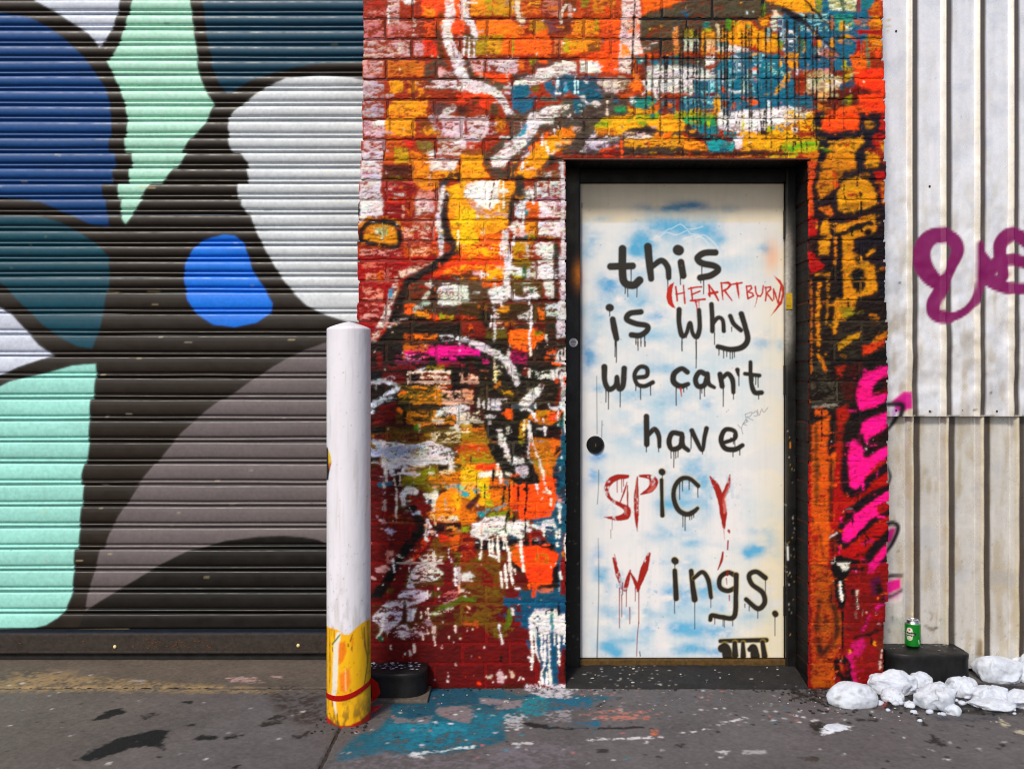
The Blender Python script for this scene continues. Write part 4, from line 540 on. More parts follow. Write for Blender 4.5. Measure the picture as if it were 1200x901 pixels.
P(C4,"0,700 300,690 620,710 700,680 940,690 980,725 0,745",'34221e',dry=.05,mort=1); P(C4,"840,480 890,490 960,520 940,545 840,545",'120e10',warp=.4); P(C4,"1010,720 1030,660 1040,700 1070,640 1085,710",'141014'); R(C4,0,722,1220,750,'241410',mort=1); R(C4,0,750,1220,785,'8a3812',mort=1); R(C4,0,757,900,770,'c87a40',dry=.25); R(C4,850,745,1220,772,'c8a010',dry=.2)
# black runs from the dark patch
rs = np.random.RandomState(5)
runs = []
for x in (830,900,975,1018,1045,1100,1172): runs.append((C0, x, 520 + rs.randint(60), 2.3 if x in (900,975) else 1.5))
for x in (62,92,140,200,222,262,310,420,470,505,535,590,680,720,752,778,845,920,972,1050,1132): runs.append((C1, x, 250 + rs.randint(100), rs.uniform(1.0, 1.9) + (1.2 if x in (62,262,420) else 0)))
for x in (20,96,145,210,282,322,392,450,492,590): runs.append((C2, x, 120 + rs.randint(160), rs.uniform(.9, 1.7)))
for t, x, y0, w in runs:
    px = t[0] + x / t[2]; py = y0 / t[2]; ye = rs.uniform(120, 178)
    mid = (py + ye) / 2
    L(PX, "%.1f,%.1f %.1f,%.1f %.1f,%.1f" % (px, py, px + rs.uniform(-.8, .8), mid, px + rs.uniform(-1, 1), ye), [w * 1.4, w, w * .8], '1a1618' if rs.rand() > .3 else '3a2c20', warp=.25, mort=.9)
for q in ("570,310 510,490","645,305 625,420","860,290 880,500","910,300 890,500","660,370 655,500","500,320 490,500"): L(C4, q, 10, '241c1c', warp=.2)
for q in ("95,0 98,250 80,710","160,590 165,710","180,290 210,440","215,600 220,700","20,500 45,545"): L(C5, q, 11, '241c14', warp=.2)
# --- right pier
P(C5,"0,140 290,150 270,290 100,270 0,240",'06607a',dry=.02); P(C5,"-10,250 100,280 290,300 250,360 -10,470",'ece6e0',dry=.05); P(C5,"-10,300 300,300 290,500 -10,560",'eeae10',dry=.38); P(C5,"60,460 130,460 130,520 70,510",'f4eee8'); P(C5,"-10,570 300,580 340,600 320,710 -10,710",'b8b010',dry=.04); P(C5,"90,600 300,600 290,660 80,670",'6aa01a',dry=.15); R(C5,-10,560,310,600,'e0a80e',dry=.2); R(C5,-10,650,100,710,'5aa01a',dry=.2)
P(C5,"290,160 480,100 740,100 860,110 860,170 740,180 680,280 500,280 470,290 290,300",'5a1a0c',mort=.9); P(C5,"320,130 440,120 420,190 330,190",'d8a870',dry=.25); P(C5,"730,140 990,120 1020,310 870,315 740,260",'ff4e06',mort=.9); P(C5,"500,300 560,260 740,240 870,315 500,315",'f0620a',dry=.03); P(C5,"560,200 670,140 670,240 600,250",'8a8a18',dry=.15); R(C5,560,190,620,240,'4a3a30',dry=.2); R(C5,690,170,760,240,'4a3024',dry=.3); P(C5,"330,220 460,240 460,290 310,290",'c0700e',dry=.25)
P(C5,"290,320 1030,320 1030,500 860,720 900,930 290,930 340,600 290,510",'1a1622',mort=1); P(C5,"360,480 380,380 450,310 740,320 740,480 560,500 450,510",'ff5a02',soft=1.6,mort=1); P(C5,"800,410 850,380 920,430 880,470 810,470",'a87028',soft=1.5,dry=.15); P(C5,"970,330 1020,330 1020,510 940,490",'b02a0a',dry=.05); P(C5,"900,540 1010,530 1010,660 870,640",'a81e14',dry=.06,soft=1.3); P(C5,"430,680 560,580 780,560 800,600 720,700 560,710",'eaa00e',soft=1.4,dry=.06); L(C5,"590,590 580,640 700,620",[40,40,30],'a83010',dry=.4); P(C5,"420,730 540,710 690,730 720,930 370,930",'f0960a',soft=1.3,dry=.06); P(C5,"800,830 830,760 920,730 960,780 930,850 830,870",'f0a00c',soft=1.3); P(C5,"240,720 320,700 340,760 320,830 290,930 235,930",'e07a0a',dry=.12); P(C5,"235,800 290,800 290,930 235,930",'d83c08',dry=.2); P(C5,"960,640 1010,650 1010,720 970,700",'d8980e')
P(D0,"110,0 760,0 760,930 110,930",'1c1822',mort=1,a=.95); P(D0,"120,0 190,0 155,180 160,430 120,430",'d8560c',dry=.08,mort=1); P(D0,"120,430 200,460 180,600 120,600",'c0220a',dry=.05); P(D0,"120,720 160,740 240,830 250,870 120,930",'cc280e',dry=.04); R(D0,130,600,200,720,'3a1c18',dry=.2)
P(D0,"200,0 510,0 500,50 400,80 330,220 210,300 190,200 230,60",'e08c0c',dry=.06,soft=1.6); L(D0,"330,90 340,200",40,'d8500c',dry=.35); P(D0,"320,70 420,60 360,120",'7a4a14',dry=.2,soft=2); R(D0,210,170,290,250,'8a3a1a',dry=.3); P(D0,"575,-10 690,-10 680,40 590,40",'f0a00c',soft=1.2)
P(D0,"370,380 360,260 400,160 500,120 600,140 660,220 680,330 600,370 420,410",'eaa00c',soft=1.4,mort=1); P(D0,"400,340 660,310 640,350 420,385",'8a5a18',soft=3,a=.8); P(D0,"400,170 500,140 620,180 560,200 430,200",'a87818',soft=3,a=.7); L(D0,"540,255 545,290",[30,14],'141014'); L(D0,"410,180 412,260 430,320",6,'3a1c10',warp=.4); L(D0,"515,130 518,190",8,'2a1410'); L(D0,"552,320 548,420",10,'1a1014'); R(D0,440,250,520,280,'a82a14',dry=.55)
P(D0,"650,80 730,75 760,350 720,330 690,160",'b8280c',dry=.05); L(D0,"720,170 735,330",22,'e0780c',dry=.15); P(D0,"210,380 290,350 325,420 300,440",'e87a14',dry=.1); P(D0,"230,480 280,460 295,580 220,590",'f0a00e',soft=1.2); P(D0,"205,640 290,610 285,750 205,740",'f0a00e',soft=1.2,dry=.06)
P(D0,"340,520 660,420 665,560 620,590 490,620 480,740 560,760 570,830 660,840 660,930 395,930 395,620 350,600",'e8980a',soft=1.4,mort=1); L(D0,"360,590 480,540 620,490",[40,48,44],'18141e',mort=1); L(D0,"622,488 630,492",50,'18141e'); L(D0,"598,568 604,574",58,'18141e',soft=1.3); P(D0,"490,700 520,640 620,600 750,600 750,760 560,740",'1a1622',soft=1.6); P(D0,"590,740 660,690 660,720 600,765",'f0a00c'); L(D0,"345,620 338,930",24,'e08a0c',dry=.08); L(D0,"375,600 372,930",42,'1a1620'); L(D0,"475,560 470,590 485,590",7,'1a1014'); L(D0,"548,530 552,560",14,'1a1014'); L(D0,"520,780 525,800",50,'4a3018',soft=2); R(D0,420,450,640,480,'8a2a10',dry=.75)
P(D1,"110,0 765,0 765,900 110,900",'241e1c',mort=1,a=.96); R(D1,140,440,760,800,'40382c',dry=.62); P(D1,"130,0 245,0 240,50 140,70",'c8260c',dry=.05); L(D1,"180,85 290,75",[10,24],'e8980c'); R(D1,150,92,330,112,'080608')
P(D1,"400,0 660,0 680,210 640,240 520,260 510,300 500,340 430,420 370,440 340,560 320,560 330,300 360,260 400,260",'e8980a',soft=1.2,dry=.03); P(D1,"370,350 480,340 480,410 400,420",'a09010',soft=1.4); L(D1,"520,90 530,160",[130,110],'181418',warp=3.0,soft=1.6); L(D1,"510,110 560,110",22,'1a3040',dry=.2); L(D1,"380,-10 380,260",[40,46],'1a1620'); L(D1,"445,280 445,340",8,'1a1014'); R(D1,400,300,520,335,'7a2410',dry=.55); R(D1,700,100,760,290,'14182c',dry=.1)
L(D1,"205,160 205,300 195,440 200,600 215,760 260,870",[34,34,30,26,30,18],'ea920c',dry=.14); L(D1,"275,110 280,260 265,480",[24,20,8],'b8780c',dry=.25); L(D1,"145,130 145,880",16,'b06010',dry=.45); P(D1,"350,640 440,590 550,545 540,590 460,630 360,700",'d8980e',dry=.05); P(D1,"640,600 760,540 760,600 640,640",'d0780e',dry=.12); P(D1,"560,660 640,640 760,590 740,625 650,700 560,740",'e0480e',dry=.06); P(D1,"650,720 760,680 760,760 640,760",'100c10'); L(D1,"395,740 420,745",34,'8a5a20',dry=.2); L(D1,"620,410 670,410",18,'b8701a',dry=.2)
P(D1,"330,830 400,820 500,780 520,800 380,900 340,900",'a82a10',dry=.1,soft=1.4)
P(E0,"120,0 780,0 780,910 120,910",'1e1916',mort=1,a=.95); R(E0,150,20,300,170,'4a4434',dry=.66); R(E0,145,190,400,350,'565040',dry=.66); L(E0,"222,0 265,100",[30,18],'f08a10',dry=.08); P(E0,"340,70 420,50 400,160 360,160",'c03a14',soft=2,dry=.1); P(E0,"430,50 570,30 520,150 430,150",'4a180e',soft=2); P(E0,"380,200 500,180 480,340 410,340",'5a1c10',soft=2.5)
P(E0,"360,400 420,370 450,450 410,560 390,640 400,780 370,910 340,910 350,600",'a82c0c',soft=2.2,dry=.05); P(E0,"150,540 220,500 290,470 290,560 270,700 280,910 150,910",'f26c08',soft=1.8,dry=.04); L(E0,"185,560 185,910",34,'5a3a1c',soft=1.8,a=.85); L(E0,"330,780 325,910",34,'e86408',soft=1.2); R(E0,180,400,280,460,'e0601a',dry=.45); L(E0,"230,410 228,670",5,'14100e',warp=.6); R(E0,150,365,380,395,'8a8478',dry=.5)
P(E0,"630,300 770,130 770,290 660,300",'7a1408',soft=1.2); M1 = 'ff0a8c'
P(E0,"570,120 770,60 770,130 700,170 640,230 640,300 770,285 740,350 620,420 570,440 530,400 510,250",M1,soft=1.8,mort=1); P(E0,"560,520 770,420 760,560 620,640 600,700 540,600",M1,soft=1.8,mort=1); P(E0,"450,910 450,740 480,650 560,700 570,800 770,700 770,780 640,910",M1,soft=1.5,mort=1); L(E0,"690,230 740,190",80,'2a0e12',soft=2); L(E0,"780,360 640,420 500,470",[40,60,60],'1c1216',soft=1.6); L(E0,"560,620 540,660 570,700",36,'2a1016',soft=1.5); P(E0,"700,860 780,800 780,870 720,895",'8a1208',soft=1.2); P(E0,"620,650 770,560 770,690 600,800 570,790",'2a1012',soft=1.8)
P(E1,"120,0 780,0 780,910 120,910",'b01c08',mort=1,a=.97); P(E1,"145,0 345,0 325,180 295,330 295,600 275,910 145,910",'f06a08',soft=1.5,dry=.02); L(E1,"185,0 185,350",[36,30],'6a4018',soft=1.8,a=.85); L(E1,"315,0 305,200 300,340 300,480",[44,44,36,20],'3a2414',soft=1.8,a=.9); L(E1,"200,520 225,640 240,800",[10,22,18],'8a3a10',dry=.2,soft=1.5); R(E1,150,560,200,900,'b8300c',dry=.5); P(E1,"290,600 400,560 400,700 320,760 290,700",'5a1a10',soft=2.2); P(E1,"370,0 440,0 440,200 380,180",'7a1a10',soft=2)
L(E1,"420,0 420,180 450,250 520,240 620,150 780,30",[60,75,80,80,70,70],'221420',soft=1.6,mort=1); P(E1,"440,0 700,0 620,80 540,200 500,225 460,200",M1,soft=1.3,mort=1)
L(E1,"780,220 640,280 520,370 420,480 380,600 400,680 460,640 560,560 660,470 780,400",[70,80,70,70,70,70,60,55,55,60],'1e101a',soft=1.5,mort=1); P(E1,"780,235 640,330 500,430 400,560 400,650 440,650 520,570 650,450 780,310",M1,soft=1.2,mort=1); P(E1,"660,370 780,300 780,390 690,420",'a81808'); P(E1,"410,385 500,370 580,370 470,430",'0c0a0c'); L(E1,"430,390 480,385",10,'6a6a70')
L(E1,"780,590 680,690 600,800 570,910",[80,80,80,80],'1e101a',soft=1.6,mort=1); P(E1,"780,650 700,730 640,800 590,910 690,910 780,760",'e80a80',soft=1.3,mort=1); L(E1,"780,760 700,850 680,910",[50,40,40],'2a1018',soft=1.2)
P(E1,"290,800 380,760 470,780 540,800 570,910 300,910",'0c0a0a',mort=1); P(E1,"340,815 460,820 460,870 400,905",'d8d4cc',warp=.4); L(E1,"640,610 740,620",8,'2a0808'); L(E1,"585,640 585,690",8,'2a0808'); L(E1,"560,560 610,630",14,'1a0a0e'); L(E1,"475,460 478,540",7,'2a1018'); L(E1,"290,620 350,580",6,'c8b8b8',dry=.3); R(E1,300,780,340,890,'c8c4bc',dry=.86); L(E1,"520,260 522,320",6,'2a0a0a')
P(E2,"120,0 780,0 780,1010 120,1010",'8a140a',mort=1,a=.97); P(E2,"145,0 300,30 340,160 310,300 390,420 390,640 330,760 330,1010 150,1010",'c8600c',soft=1.5,dry=.04,mort=1); L(E2,"165,60 165,300 170,800",[40,34,30],'e05208',dry=.12,soft=1.3); L(E2,"330,170 310,300 340,400 350,560 280,680 230,720 200,600 190,420 215,300",[40,50,50,60,50,70,50,30,30],'3a1c10',soft=2.6,a=.9,mort=1); R(E2,155,30,330,900,'8a2a0c',dry=.72); L(E2,"240,450 260,470",44,'6a2a10',dry=.3)
P(E2,"330,-10 460,60 420,140 430,300 400,380 360,340 340,180 300,30",'0a0808',mort=1); L(E2,"398,380 398,720",9,'0a0808'); P(E2,"345,-10 460,-10 440,45 400,55 385,30",'d8d4cc',warp=.4); L(E2,"380,150 385,230 395,305",[18,18,12],'e8e4dc'); L(E2,"480,230 485,320 545,365",[44,60,30],'0c0808',soft=1.2); L(E2,"518,230 515,300 525,355",[22,16,22],'e8e4dc'); R(E2,560,370,640,420,'c8c0b8',dry=.75); L(E2,"470,45 560,40",30,'0c0808')
P(E2,"620,-10 700,-10 660,60 590,90",'d80a7a',soft=1.3); P(E2,"620,130 700,90 720,240 640,280",'5a0c40',soft=2.5); P(E2,"700,300 760,250 740,330 640,420 560,570 545,560 620,400",'e01090',dry=.15,soft=1.3); P(E2,"480,640 570,600 580,680 500,800 520,1010 430,1010 430,760",'c0106a',dry=.15,soft=2); R(E2,620,380,720,480,'b00c20',dry=.2); L(E2,"740,500 640,560 500,600",[40,40,20],'14080c',soft=1.3); L(E2,"690,180 720,300",[40,60],'160a10',soft=1.5); L(E2,"670,400 672,410",16,'ffd8e8'); L(E2,"692,490 696,498",18,'ffe8f0'); L(E2,"655,640 658,660",10,'e8a020')
L(E2,"350,790 400,770 440,830 440,910 460,960",[30,60,40,60,50],'0e0808',mort=1); L(E2,"345,790 360,880 400,930",[40,46,40],'0e0808'); L(E2,"380,820 390,860",26,'a8500e',dry=.2); L(E2,"455,705 456,715",24,'e8a010'); R(E2,690,560,760,870,'6a2a1a',dry=.3); L(E2,"720,700 700,850",10,'c8a8a0',dry=.4); L(E2,"630,600 632,650",9,'3a0808'); R(E2,440,240,760,560,'6a0c08',dry=.6)
# fine spatter over everything
rs = np.random.RandomState(9)
cv.specks(rs, (425, 0, 660, 330), 70, ['f0e8e8', 'e8d8c8', 'f0700c', '3a1a10'], .2, .45, 3.5, warp=.2, var=0)
cv.specks(rs, (425, 330, 660, 560), 90, ['e8e0e0', 'd8c8b8', 'e8701a', '14100c'], .2, .5, 3.0, warp=.2, var=0)
cv.specks(rs, (425, 560, 660, 800), 120, ['e8e0e0', 'e0c0b0', 'e0601a', 'd8c8c8', '2a0808'], .15, .45, 2.0, warp=.2, var=0)
cv.specks(rs, (660, 0, 1030, 180), 90, ['f0f0f0', 'f07020', '1a1618', '0a6a80', 'f0b010'], .25, .6, 2.5, warp=.2, var=0)
cv.specks(rs, (948, 400, 1035, 800), 50, ['e8e0e0', '14100c', 'e8701a'], .15, .4, 2, warp=.2, var=0)
REC = cv.rec; cv.rec = None
# brushy dabs: paint dragged over from the neighbouring patches
def hexof(c):
    c = np.clip(c, 0, 1); s_ = np.where(c <= .0031308, c * 12.92, 1.055 * c ** (1 / 2.4) - .055)
    return "%02x%02x%02x" % tuple(int(round(float(v) * 255)) for v in s_)
for i in range(2600):
    if i % 5 < 3: x, y = rs.uniform(424, 662), rs.uniform(0, 640)
    elif i % 5 == 3: x, y = rs.uniform(660, 1032), rs.uniform(0, 183)
    else: x, y = rs.uniform(950, 1034), rs.uniform(183, 800)
    sx, sy = x + rs.normal(0, 9), y + rs.normal(0, 6)
    iu = int(np.clip((sx - cv.x0) * cv.ss, 0, cv.W - 1)); jv = int(np.clip((sy - cv.y0) * cv.ss, 0, cv.Hh - 1))
    c_ = hexof(cv.rgb[jv, iu] * rs.uniform(.75, 1.2)); l_ = rs.uniform(2, 11); w_ = rs.uniform(.8, 2.6)
    if rs.rand() > .8: q_ = "%.1f,%.1f %.1f,%.1f" % (x, y, x + rs.uniform(-.6, .6), y + l_)
    else: q_ = "%.1f,%.1f %.1f,%.1f" % (x, y, x + l_, y + rs.uniform(-1, 1))
    L(PX, q_, w_, c_, smooth=False, dry=rs.uniform(.2, .6), mort=.0, a=.85)
# everything is hand-sprayed on rough masonry: break the edges up at brick-grain scale
gx, gyy = np.meshgrid(cv.X, cv.Y)
dx_ = (fbm(gx / 2.4, gyy / 1.8, 171, 2) - .5) * 1.5 + (fbm(gx / 8, gyy / 6, 175, 2) - .5) * 2.2
dy_ = (fbm(gx / 2.4, gyy / 1.8, 181, 2) - .5) * 1.3 + (fbm(gx / 8, gyy / 6, 185, 2) - .5) * 2.2
cv.rgb = cv.sample(cv.rgb, gx + dx_, gyy + dy_).astype(np.float32)
del dx_, dy_
cv.rgb = cv.rgb * .70 + boxblur(cv.rgb, 5) * .30
tint = np.stack([1 + (fbm(gx / 11, gyy / 5, 191 + 7 * c, 3) - .5) * .34 for c in range(3)], -1)
cv.rgb = cv.rgb * tint; del tint
# the runs and drips stay crisp
for t_, q_, w_, c_, sm_, dr_ in REC:
    L(t_, q_, [v * .8 for v in w_], c_, smooth=sm_, dry=dr_ * .5, warp=.3, var=.08, mort=0)
lum = cv.rgb.mean(-1, keepdims=True)
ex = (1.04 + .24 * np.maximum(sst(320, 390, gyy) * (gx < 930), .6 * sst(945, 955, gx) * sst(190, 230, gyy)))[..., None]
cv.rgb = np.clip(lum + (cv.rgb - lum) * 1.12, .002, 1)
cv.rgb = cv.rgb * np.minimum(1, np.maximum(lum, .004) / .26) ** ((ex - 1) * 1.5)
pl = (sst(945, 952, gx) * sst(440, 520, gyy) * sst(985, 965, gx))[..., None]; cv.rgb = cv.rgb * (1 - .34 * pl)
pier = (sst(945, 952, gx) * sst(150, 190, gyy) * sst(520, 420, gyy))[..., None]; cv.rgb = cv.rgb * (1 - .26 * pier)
# the rock-faced bricks: paint misses the grooves and crackles
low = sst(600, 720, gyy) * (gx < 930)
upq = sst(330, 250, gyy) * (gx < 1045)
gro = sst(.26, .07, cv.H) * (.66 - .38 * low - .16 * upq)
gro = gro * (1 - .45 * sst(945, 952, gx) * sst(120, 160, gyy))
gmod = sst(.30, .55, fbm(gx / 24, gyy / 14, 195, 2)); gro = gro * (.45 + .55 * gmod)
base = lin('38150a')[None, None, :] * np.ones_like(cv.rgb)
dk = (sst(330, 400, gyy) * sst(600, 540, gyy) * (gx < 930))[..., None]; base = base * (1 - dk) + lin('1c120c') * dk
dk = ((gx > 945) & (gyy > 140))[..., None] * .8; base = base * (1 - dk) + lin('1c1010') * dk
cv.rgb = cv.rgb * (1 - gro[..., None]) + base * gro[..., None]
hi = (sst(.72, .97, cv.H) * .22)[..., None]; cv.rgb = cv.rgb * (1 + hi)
crk = np.abs(fbm(gx / 6.0, gyy / 4.2, 131, 2) - .5)
crk = sst(.022, .006, crk) * (fbm(gx / 26, gyy / 26, 141, 2) > .46) * .62 * (1 - .6 * low)
cv.rgb = cv.rgb * (1 - crk[..., None]) + base * crk[..., None]
cv.rgb = np.clip(cv.rgb, .002, .92)
mg = (1 + (fbm(gx / 2.2, gyy / 1.6, 197, 2) - .5) * .6)[..., None]; cv.mor = cv.mor * mg
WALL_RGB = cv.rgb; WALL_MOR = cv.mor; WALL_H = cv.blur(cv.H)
del gx, gyy, gro, base, crk, low, dk, hi, mg, gmod
# ------------------------------------------------------------------ brick wall geometry
wall = empty('brick_wall')
tag(wall, 'brick wall around the door, covered in drips and sprays of orange, teal, white and red paint', 'wall')
rb = random.Random(3)
BLK = lin('121010')
def brick_mesh(x0, x1, y0, y1, left, right, bottom, top, depth):
    """x0..x1, y0..y1 in photo px of the wall plane; left/right/bottom/top say what is beyond that side: j joint, o door opening, e end of wall"""
    nx = max(3, int(round((x1 - x0) / .93)) + 1); ny = max(3, int(round((y1 - y0) / .93)) + 1)
    u = np.linspace(x0, x1, nx); v = np.linspace(y0, y1, ny)
    gx, gy_ = np.meshgrid(u, v)
    H = cv.sample(WALL_H, gx, gy_)
    amp = np.interp(gy_, [0, 300, 520, 800], [3.0, 3.4, 2.6, 1.6]) * 1e-3
    pro = rb.uniform(-1.2, 1.2) * 1e-3
    tilt = rb.uniform(-1, 1) * 1e-3
    e = np.minimum(np.minimum(gx - x0, x1 - gx), np.minimum(gy_ - y0, y1 - gy_))
    soft_ = np.interp((y0 + y1) / 2, [0, 300, 480, 800], [1, 1, .45, .35]) * (.6 if x0 > 900 and y0 > 180 else 1)
    ed = (1 - np.clip(e / 2.0, 0, 1)) ** 2 * 2.2e-3 * soft_; pro *= soft_
    Y = -pro - (H - .5) * amp - tilt * ((gx - x0) / (x1 - x0) - .5) + ed
    jit = (fbm(gx / 5, gy_ / 5, 301, 2) - .5) * 1.6 * (1 - np.clip(e / 3, 0, 1))
    jx = jit * np.where(gx - x0 < x1 - gx, 1, -1) * ((gx - x0 < 3) | (x1 - gx < 3))
    jy = jit * ((gy_ - y0 < 3) | (y1 - gy_ < 3))
    co = np.stack([wx(gx + jx), Y, wz(gy_ + jy)], -1).reshape(-1, 3)
    co_front = co
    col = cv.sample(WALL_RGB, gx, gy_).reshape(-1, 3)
    q = grid_quads(nx, ny)[:, ::-1]
    idx = np.arange(nx * ny).reshape(ny, nx)
    cos, cols, qs = [co], [col], [q]
    n = nx * ny
    for side, ring in (('l', idx[::-1, 0]), ('r', idx[:, -1]), ('t', idx[0, :]), ('b', idx[-1, ::-1])):
        kind = {'l': left, 'r': right, 't': top, 'b': bottom}[side]
        m = len(ring)
        fr = co_front[ring].copy(); bk = fr.copy(); bk[:, 1] = depth if kind != 'j' else .03
        md = fr.copy(); md[:, 1] += .006
        c0 = col[ring]
        c1 = np.repeat(BLK[None], m, 0) if kind == 'o' else c0 * .9
        cc = cv.sample(WALL_MOR, np.clip(((fr[:, 0] * F / D) + 600), 411, 1048), 450 - (fr[:, 2] - CZ) * F / D)
        if 'o' in (left, right, bottom): cc = cc * .12 + BLK[None] * .9
        c2 = BLK[None] * np.ones((m, 1)) if kind == 'o' else cc
        cos += [fr, md, bk]; cols += [c0 if kind != 'o' else c0 * .6, c1, c2]
        a = n + np.arange(m - 1)
        qs.append(np.stack([a, a + 1, a + 1 + m, a + m], 1)); qs.append(np.stack([a + m, a + 1 + m, a + 1 + 2 * m, a + 2 * m], 1))
        n += 3 * m
    mesh_from('brick', np.vstack(cos), np.vstack(qs), np.vstack(cols), M_WALL, wall)

JW = 1.5
BRICKS = []
for k in range(-2, 34):
    yt, yb = joint(k - 1) + JW, joint(k) - JW
    if k == 33:
        yb = 806.5
    ym = (yt + yb) / 2
    base = 452.0 if (k % 2) else 482.0
    spans = []
    xl, xr = wall_left(ym) + rb.uniform(-.8, .8), wall_right(ym) + rb.uniform(-1.2, 1.2)
    if k <= 7:
        spans.append((xl, xr, 'e', 'e'))
    else:
        spans += [(xl, OPL + rb.uniform(-.5, .5), 'e', 'o'), (OPR + rb.uniform(-.5, .5), xr, 'o', 'e')]
    for xa, xb, la, lb in spans:
        cuts = []
        x = base - 58.5 * 3
        while x < xb:
            c = x + rb.uniform(-2.5, 2.5)
            if xa + 11 < c < xb - 11:
                cuts.append(c)
            x += 58.5 if rb.random() > .06 else 58.5
        edges = [xa] + cuts + [xb]
        for i in range(len(edges) - 1):
            l = la if i == 0 else 'j'; r = lb if i == len(edges) - 2 else 'j'
            x0 = edges[i] + (0 if l != 'j' else JW + rb.uniform(-.3, .3)); x1 = edges[i + 1] - (0 if r != 'j' else JW + rb.uniform(-.3, .3))
            bt = 'o' if (k == 7 and x1 > OPL + 4 and x0 < OPR - 4) else 'j'
            dep = .185 if 'o' in (l, r, bt) else (.20 if 'e' in (l, r) else .05)
            brick_mesh(x0, x1, yt + rb.uniform(-.3, .3), yb + rb.uniform(-.3, .3), l, r, bt, 'j', dep)
            BRICKS.append((x0, x1, yt, yb))
# mortar: only where it shows between the bricks
mx = np.arange(418, 1043, 1.15); my = np.arange(-49, 808, 1.15)
gx, gy_ = np.meshgrid(mx, my)
need = np.ones((len(my) - 1, len(mx) - 1), bool)
cxx, cyy = gx[:-1, :-1] + .57, gy_[:-1, :-1] + .57
for (x0, x1, y0, y1) in BRICKS:
    i0, i1 = np.searchsorted(mx, x0 + 2.2), np.searchsorted(mx, x1 - 3.4); j0, j1 = np.searchsorted(my, y0 + 2.2), np.searchsorted(my, y1 - 3.4)
    need[j0:j1, i0:i1] = False
need &= ~((cxx > OPL - 1.5) & (cxx < OPR + 1.5) & (cyy > OPT - 1.5))
wl = np.interp(cyy[:, 0], [-40, 60, 110, 180, 240, 400, 900], [426.5, 426, 425, 424, 420, 419, 420])[:, None]
wr = np.interp(cyy[:, 0], [-40, 60, 110, 300, 420, 560, 690, 740, 900], [1034, 1034, 1037, 1037, 1040, 1041, 1040, 1036, 1035])[:, None]
need &= (cxx > wl + 1.5) & (cxx < wr - 1.5)
dep = np.interp(gy_, [0, 330, 480, 800], [5.0, 4.4, 1.9, 1.4]) * 1e-3 + (fbm(gx / 3, gy_ / 3, 401, 3) - .5) * 3.0e-3
co = np.stack([wx(gx), dep, wz(gy_)], -1).reshape(-1, 3)
col = cv.sample(WALL_MOR, gx, gy_).reshape(-1, 3) * (1 + (fbm(gx / 4, gy_ / 4, 411, 3) - .5) * .4).reshape(-1, 1)
q = grid_quads(len(mx), len(my))[:, ::-1][need.ravel()]
us = np.unique(q); remap = np.zeros(len(co), np.int64); remap[us] = np.arange(len(us))
mesh_from('mortar', co[us], remap[q], col[us], M_WALL, wall)
# solid core behind the face
bm = bmesh.new()
zt = wz(-49)
box_bm(bm, wx(428), wx(OPL) - .006, .02, .52, 0, zt - .002)
box_bm(bm, wx(OPR) + .006, wx(1032), .02, .52, 0, zt - .002)
box_bm(bm, wx(OPL) - .0055, wx(OPR) + .0055, .02, .52, wz(OPT) + .006, zt - .003)
bm_obj('wall_core', bm, material('core_brick', '3a1812', rough=.85, bump=.6, mottle=.3), wall)
# steel lintel edge over the door
bm = bmesh.new(); box_bm(bm, wx(660), wx(950), -.004, .012, wz(OPT + .9), wz(OPT - .7), .001)
bm_obj('lintel', bm, material('lintel_paint', '5a2412', rough=.5, bump=.3, bump_scale=80, mottle=.45), wall)
del gx, gy_, need, cxx, cyy, co, col, q
# ------------------------------------------------------------------ roll-up shutter, each slat its own part
SY = .38
sc_ = Canvas(-210, -60, 446, 775, 2, seed=7)
sc_.rgb[:] = lin('211913'); sc_.soft = .6; sc_.warp = 0
S = sc_.P
def poly(c, txt, col, **k):
    c.P(PX, txt, col, soft=3.0, a=.12, warp=1.0)
    c.P(PX, txt, col, warp=.2, **k)
poly(sc_, "440,640 385,640 370,632 355,629 330,627 300,628 260,633 220,645 190,660 165,675 140,690 115,705 100,717 90,740 -210,745 -210,780 446,780", '110e0c')
poly(sc_, "-210,20 -60,10 0,14 33,20 57,32 75,45 93,62 105,75 115,90 123,102 128,118 130,133 130,150 128,170 127,265 105,262 85,252 50,236 0,229 -210,220", '034380')
poly(sc_, "10,-60 150,-60 140,0 136,20 128,40 116,55 105,40 85,27 62,12 40,0", 'c6cede')
poly(sc_, "170,-60 222,-60 222,0 226,30 230,60 233,85 240,105 251,122 240,145 225,160 205,190 180,220 165,240 147,262 143,255 146,232 148,190 147,160 150,140 148,125 140,102 126,71 135,60 142,45 148,25 155,0", 'a8dcc8')
poly(sc_, "236,-60 446,-60 446,72 400,73 370,75 330,82 300,92 283,100 268,110 258,100 250,80 244,50 240,25 237,0", '033f58')
poly(sc_, "446,98 410,91 375,88 335,92 310,103 290,118 275,130 268,138 267,150 270,172 283,190 287,205 286,240 294,252 300,270 310,290 318,305 330,325 345,343 360,357 380,368 405,376 446,379", 'c6cdd4')
poly(sc_, "250,278 262,275 275,276 286,285 291,300 296,318 308,335 320,355 318,366 300,378 275,383 250,380 230,367 220,350 215,325 218,305 228,290 238,281", '0870e0')
poly(sc_, "-210,245 0,253 45,253 70,260 95,273 115,287 127,300 128,330 122,360 118,380 108,408 90,405 65,392 50,380 35,365 20,350 8,338 0,330 -60,300 -210,280", '034456')
poly(sc_, "-210,320 -60,330 0,360 15,370 30,387 45,404 62,416 40,423 20,430 5,437 -60,452 -210,455", 'c4ccde')
poly(sc_, "-210,500 -60,480 0,453 12,447 35,441 60,435 85,428 112,426 112,440 109,470 107,500 104,530 97,555 93,600 88,640 87,670 84,697 76,715 68,723 55,731 40,735 0,736 -210,745", '94d6cc')
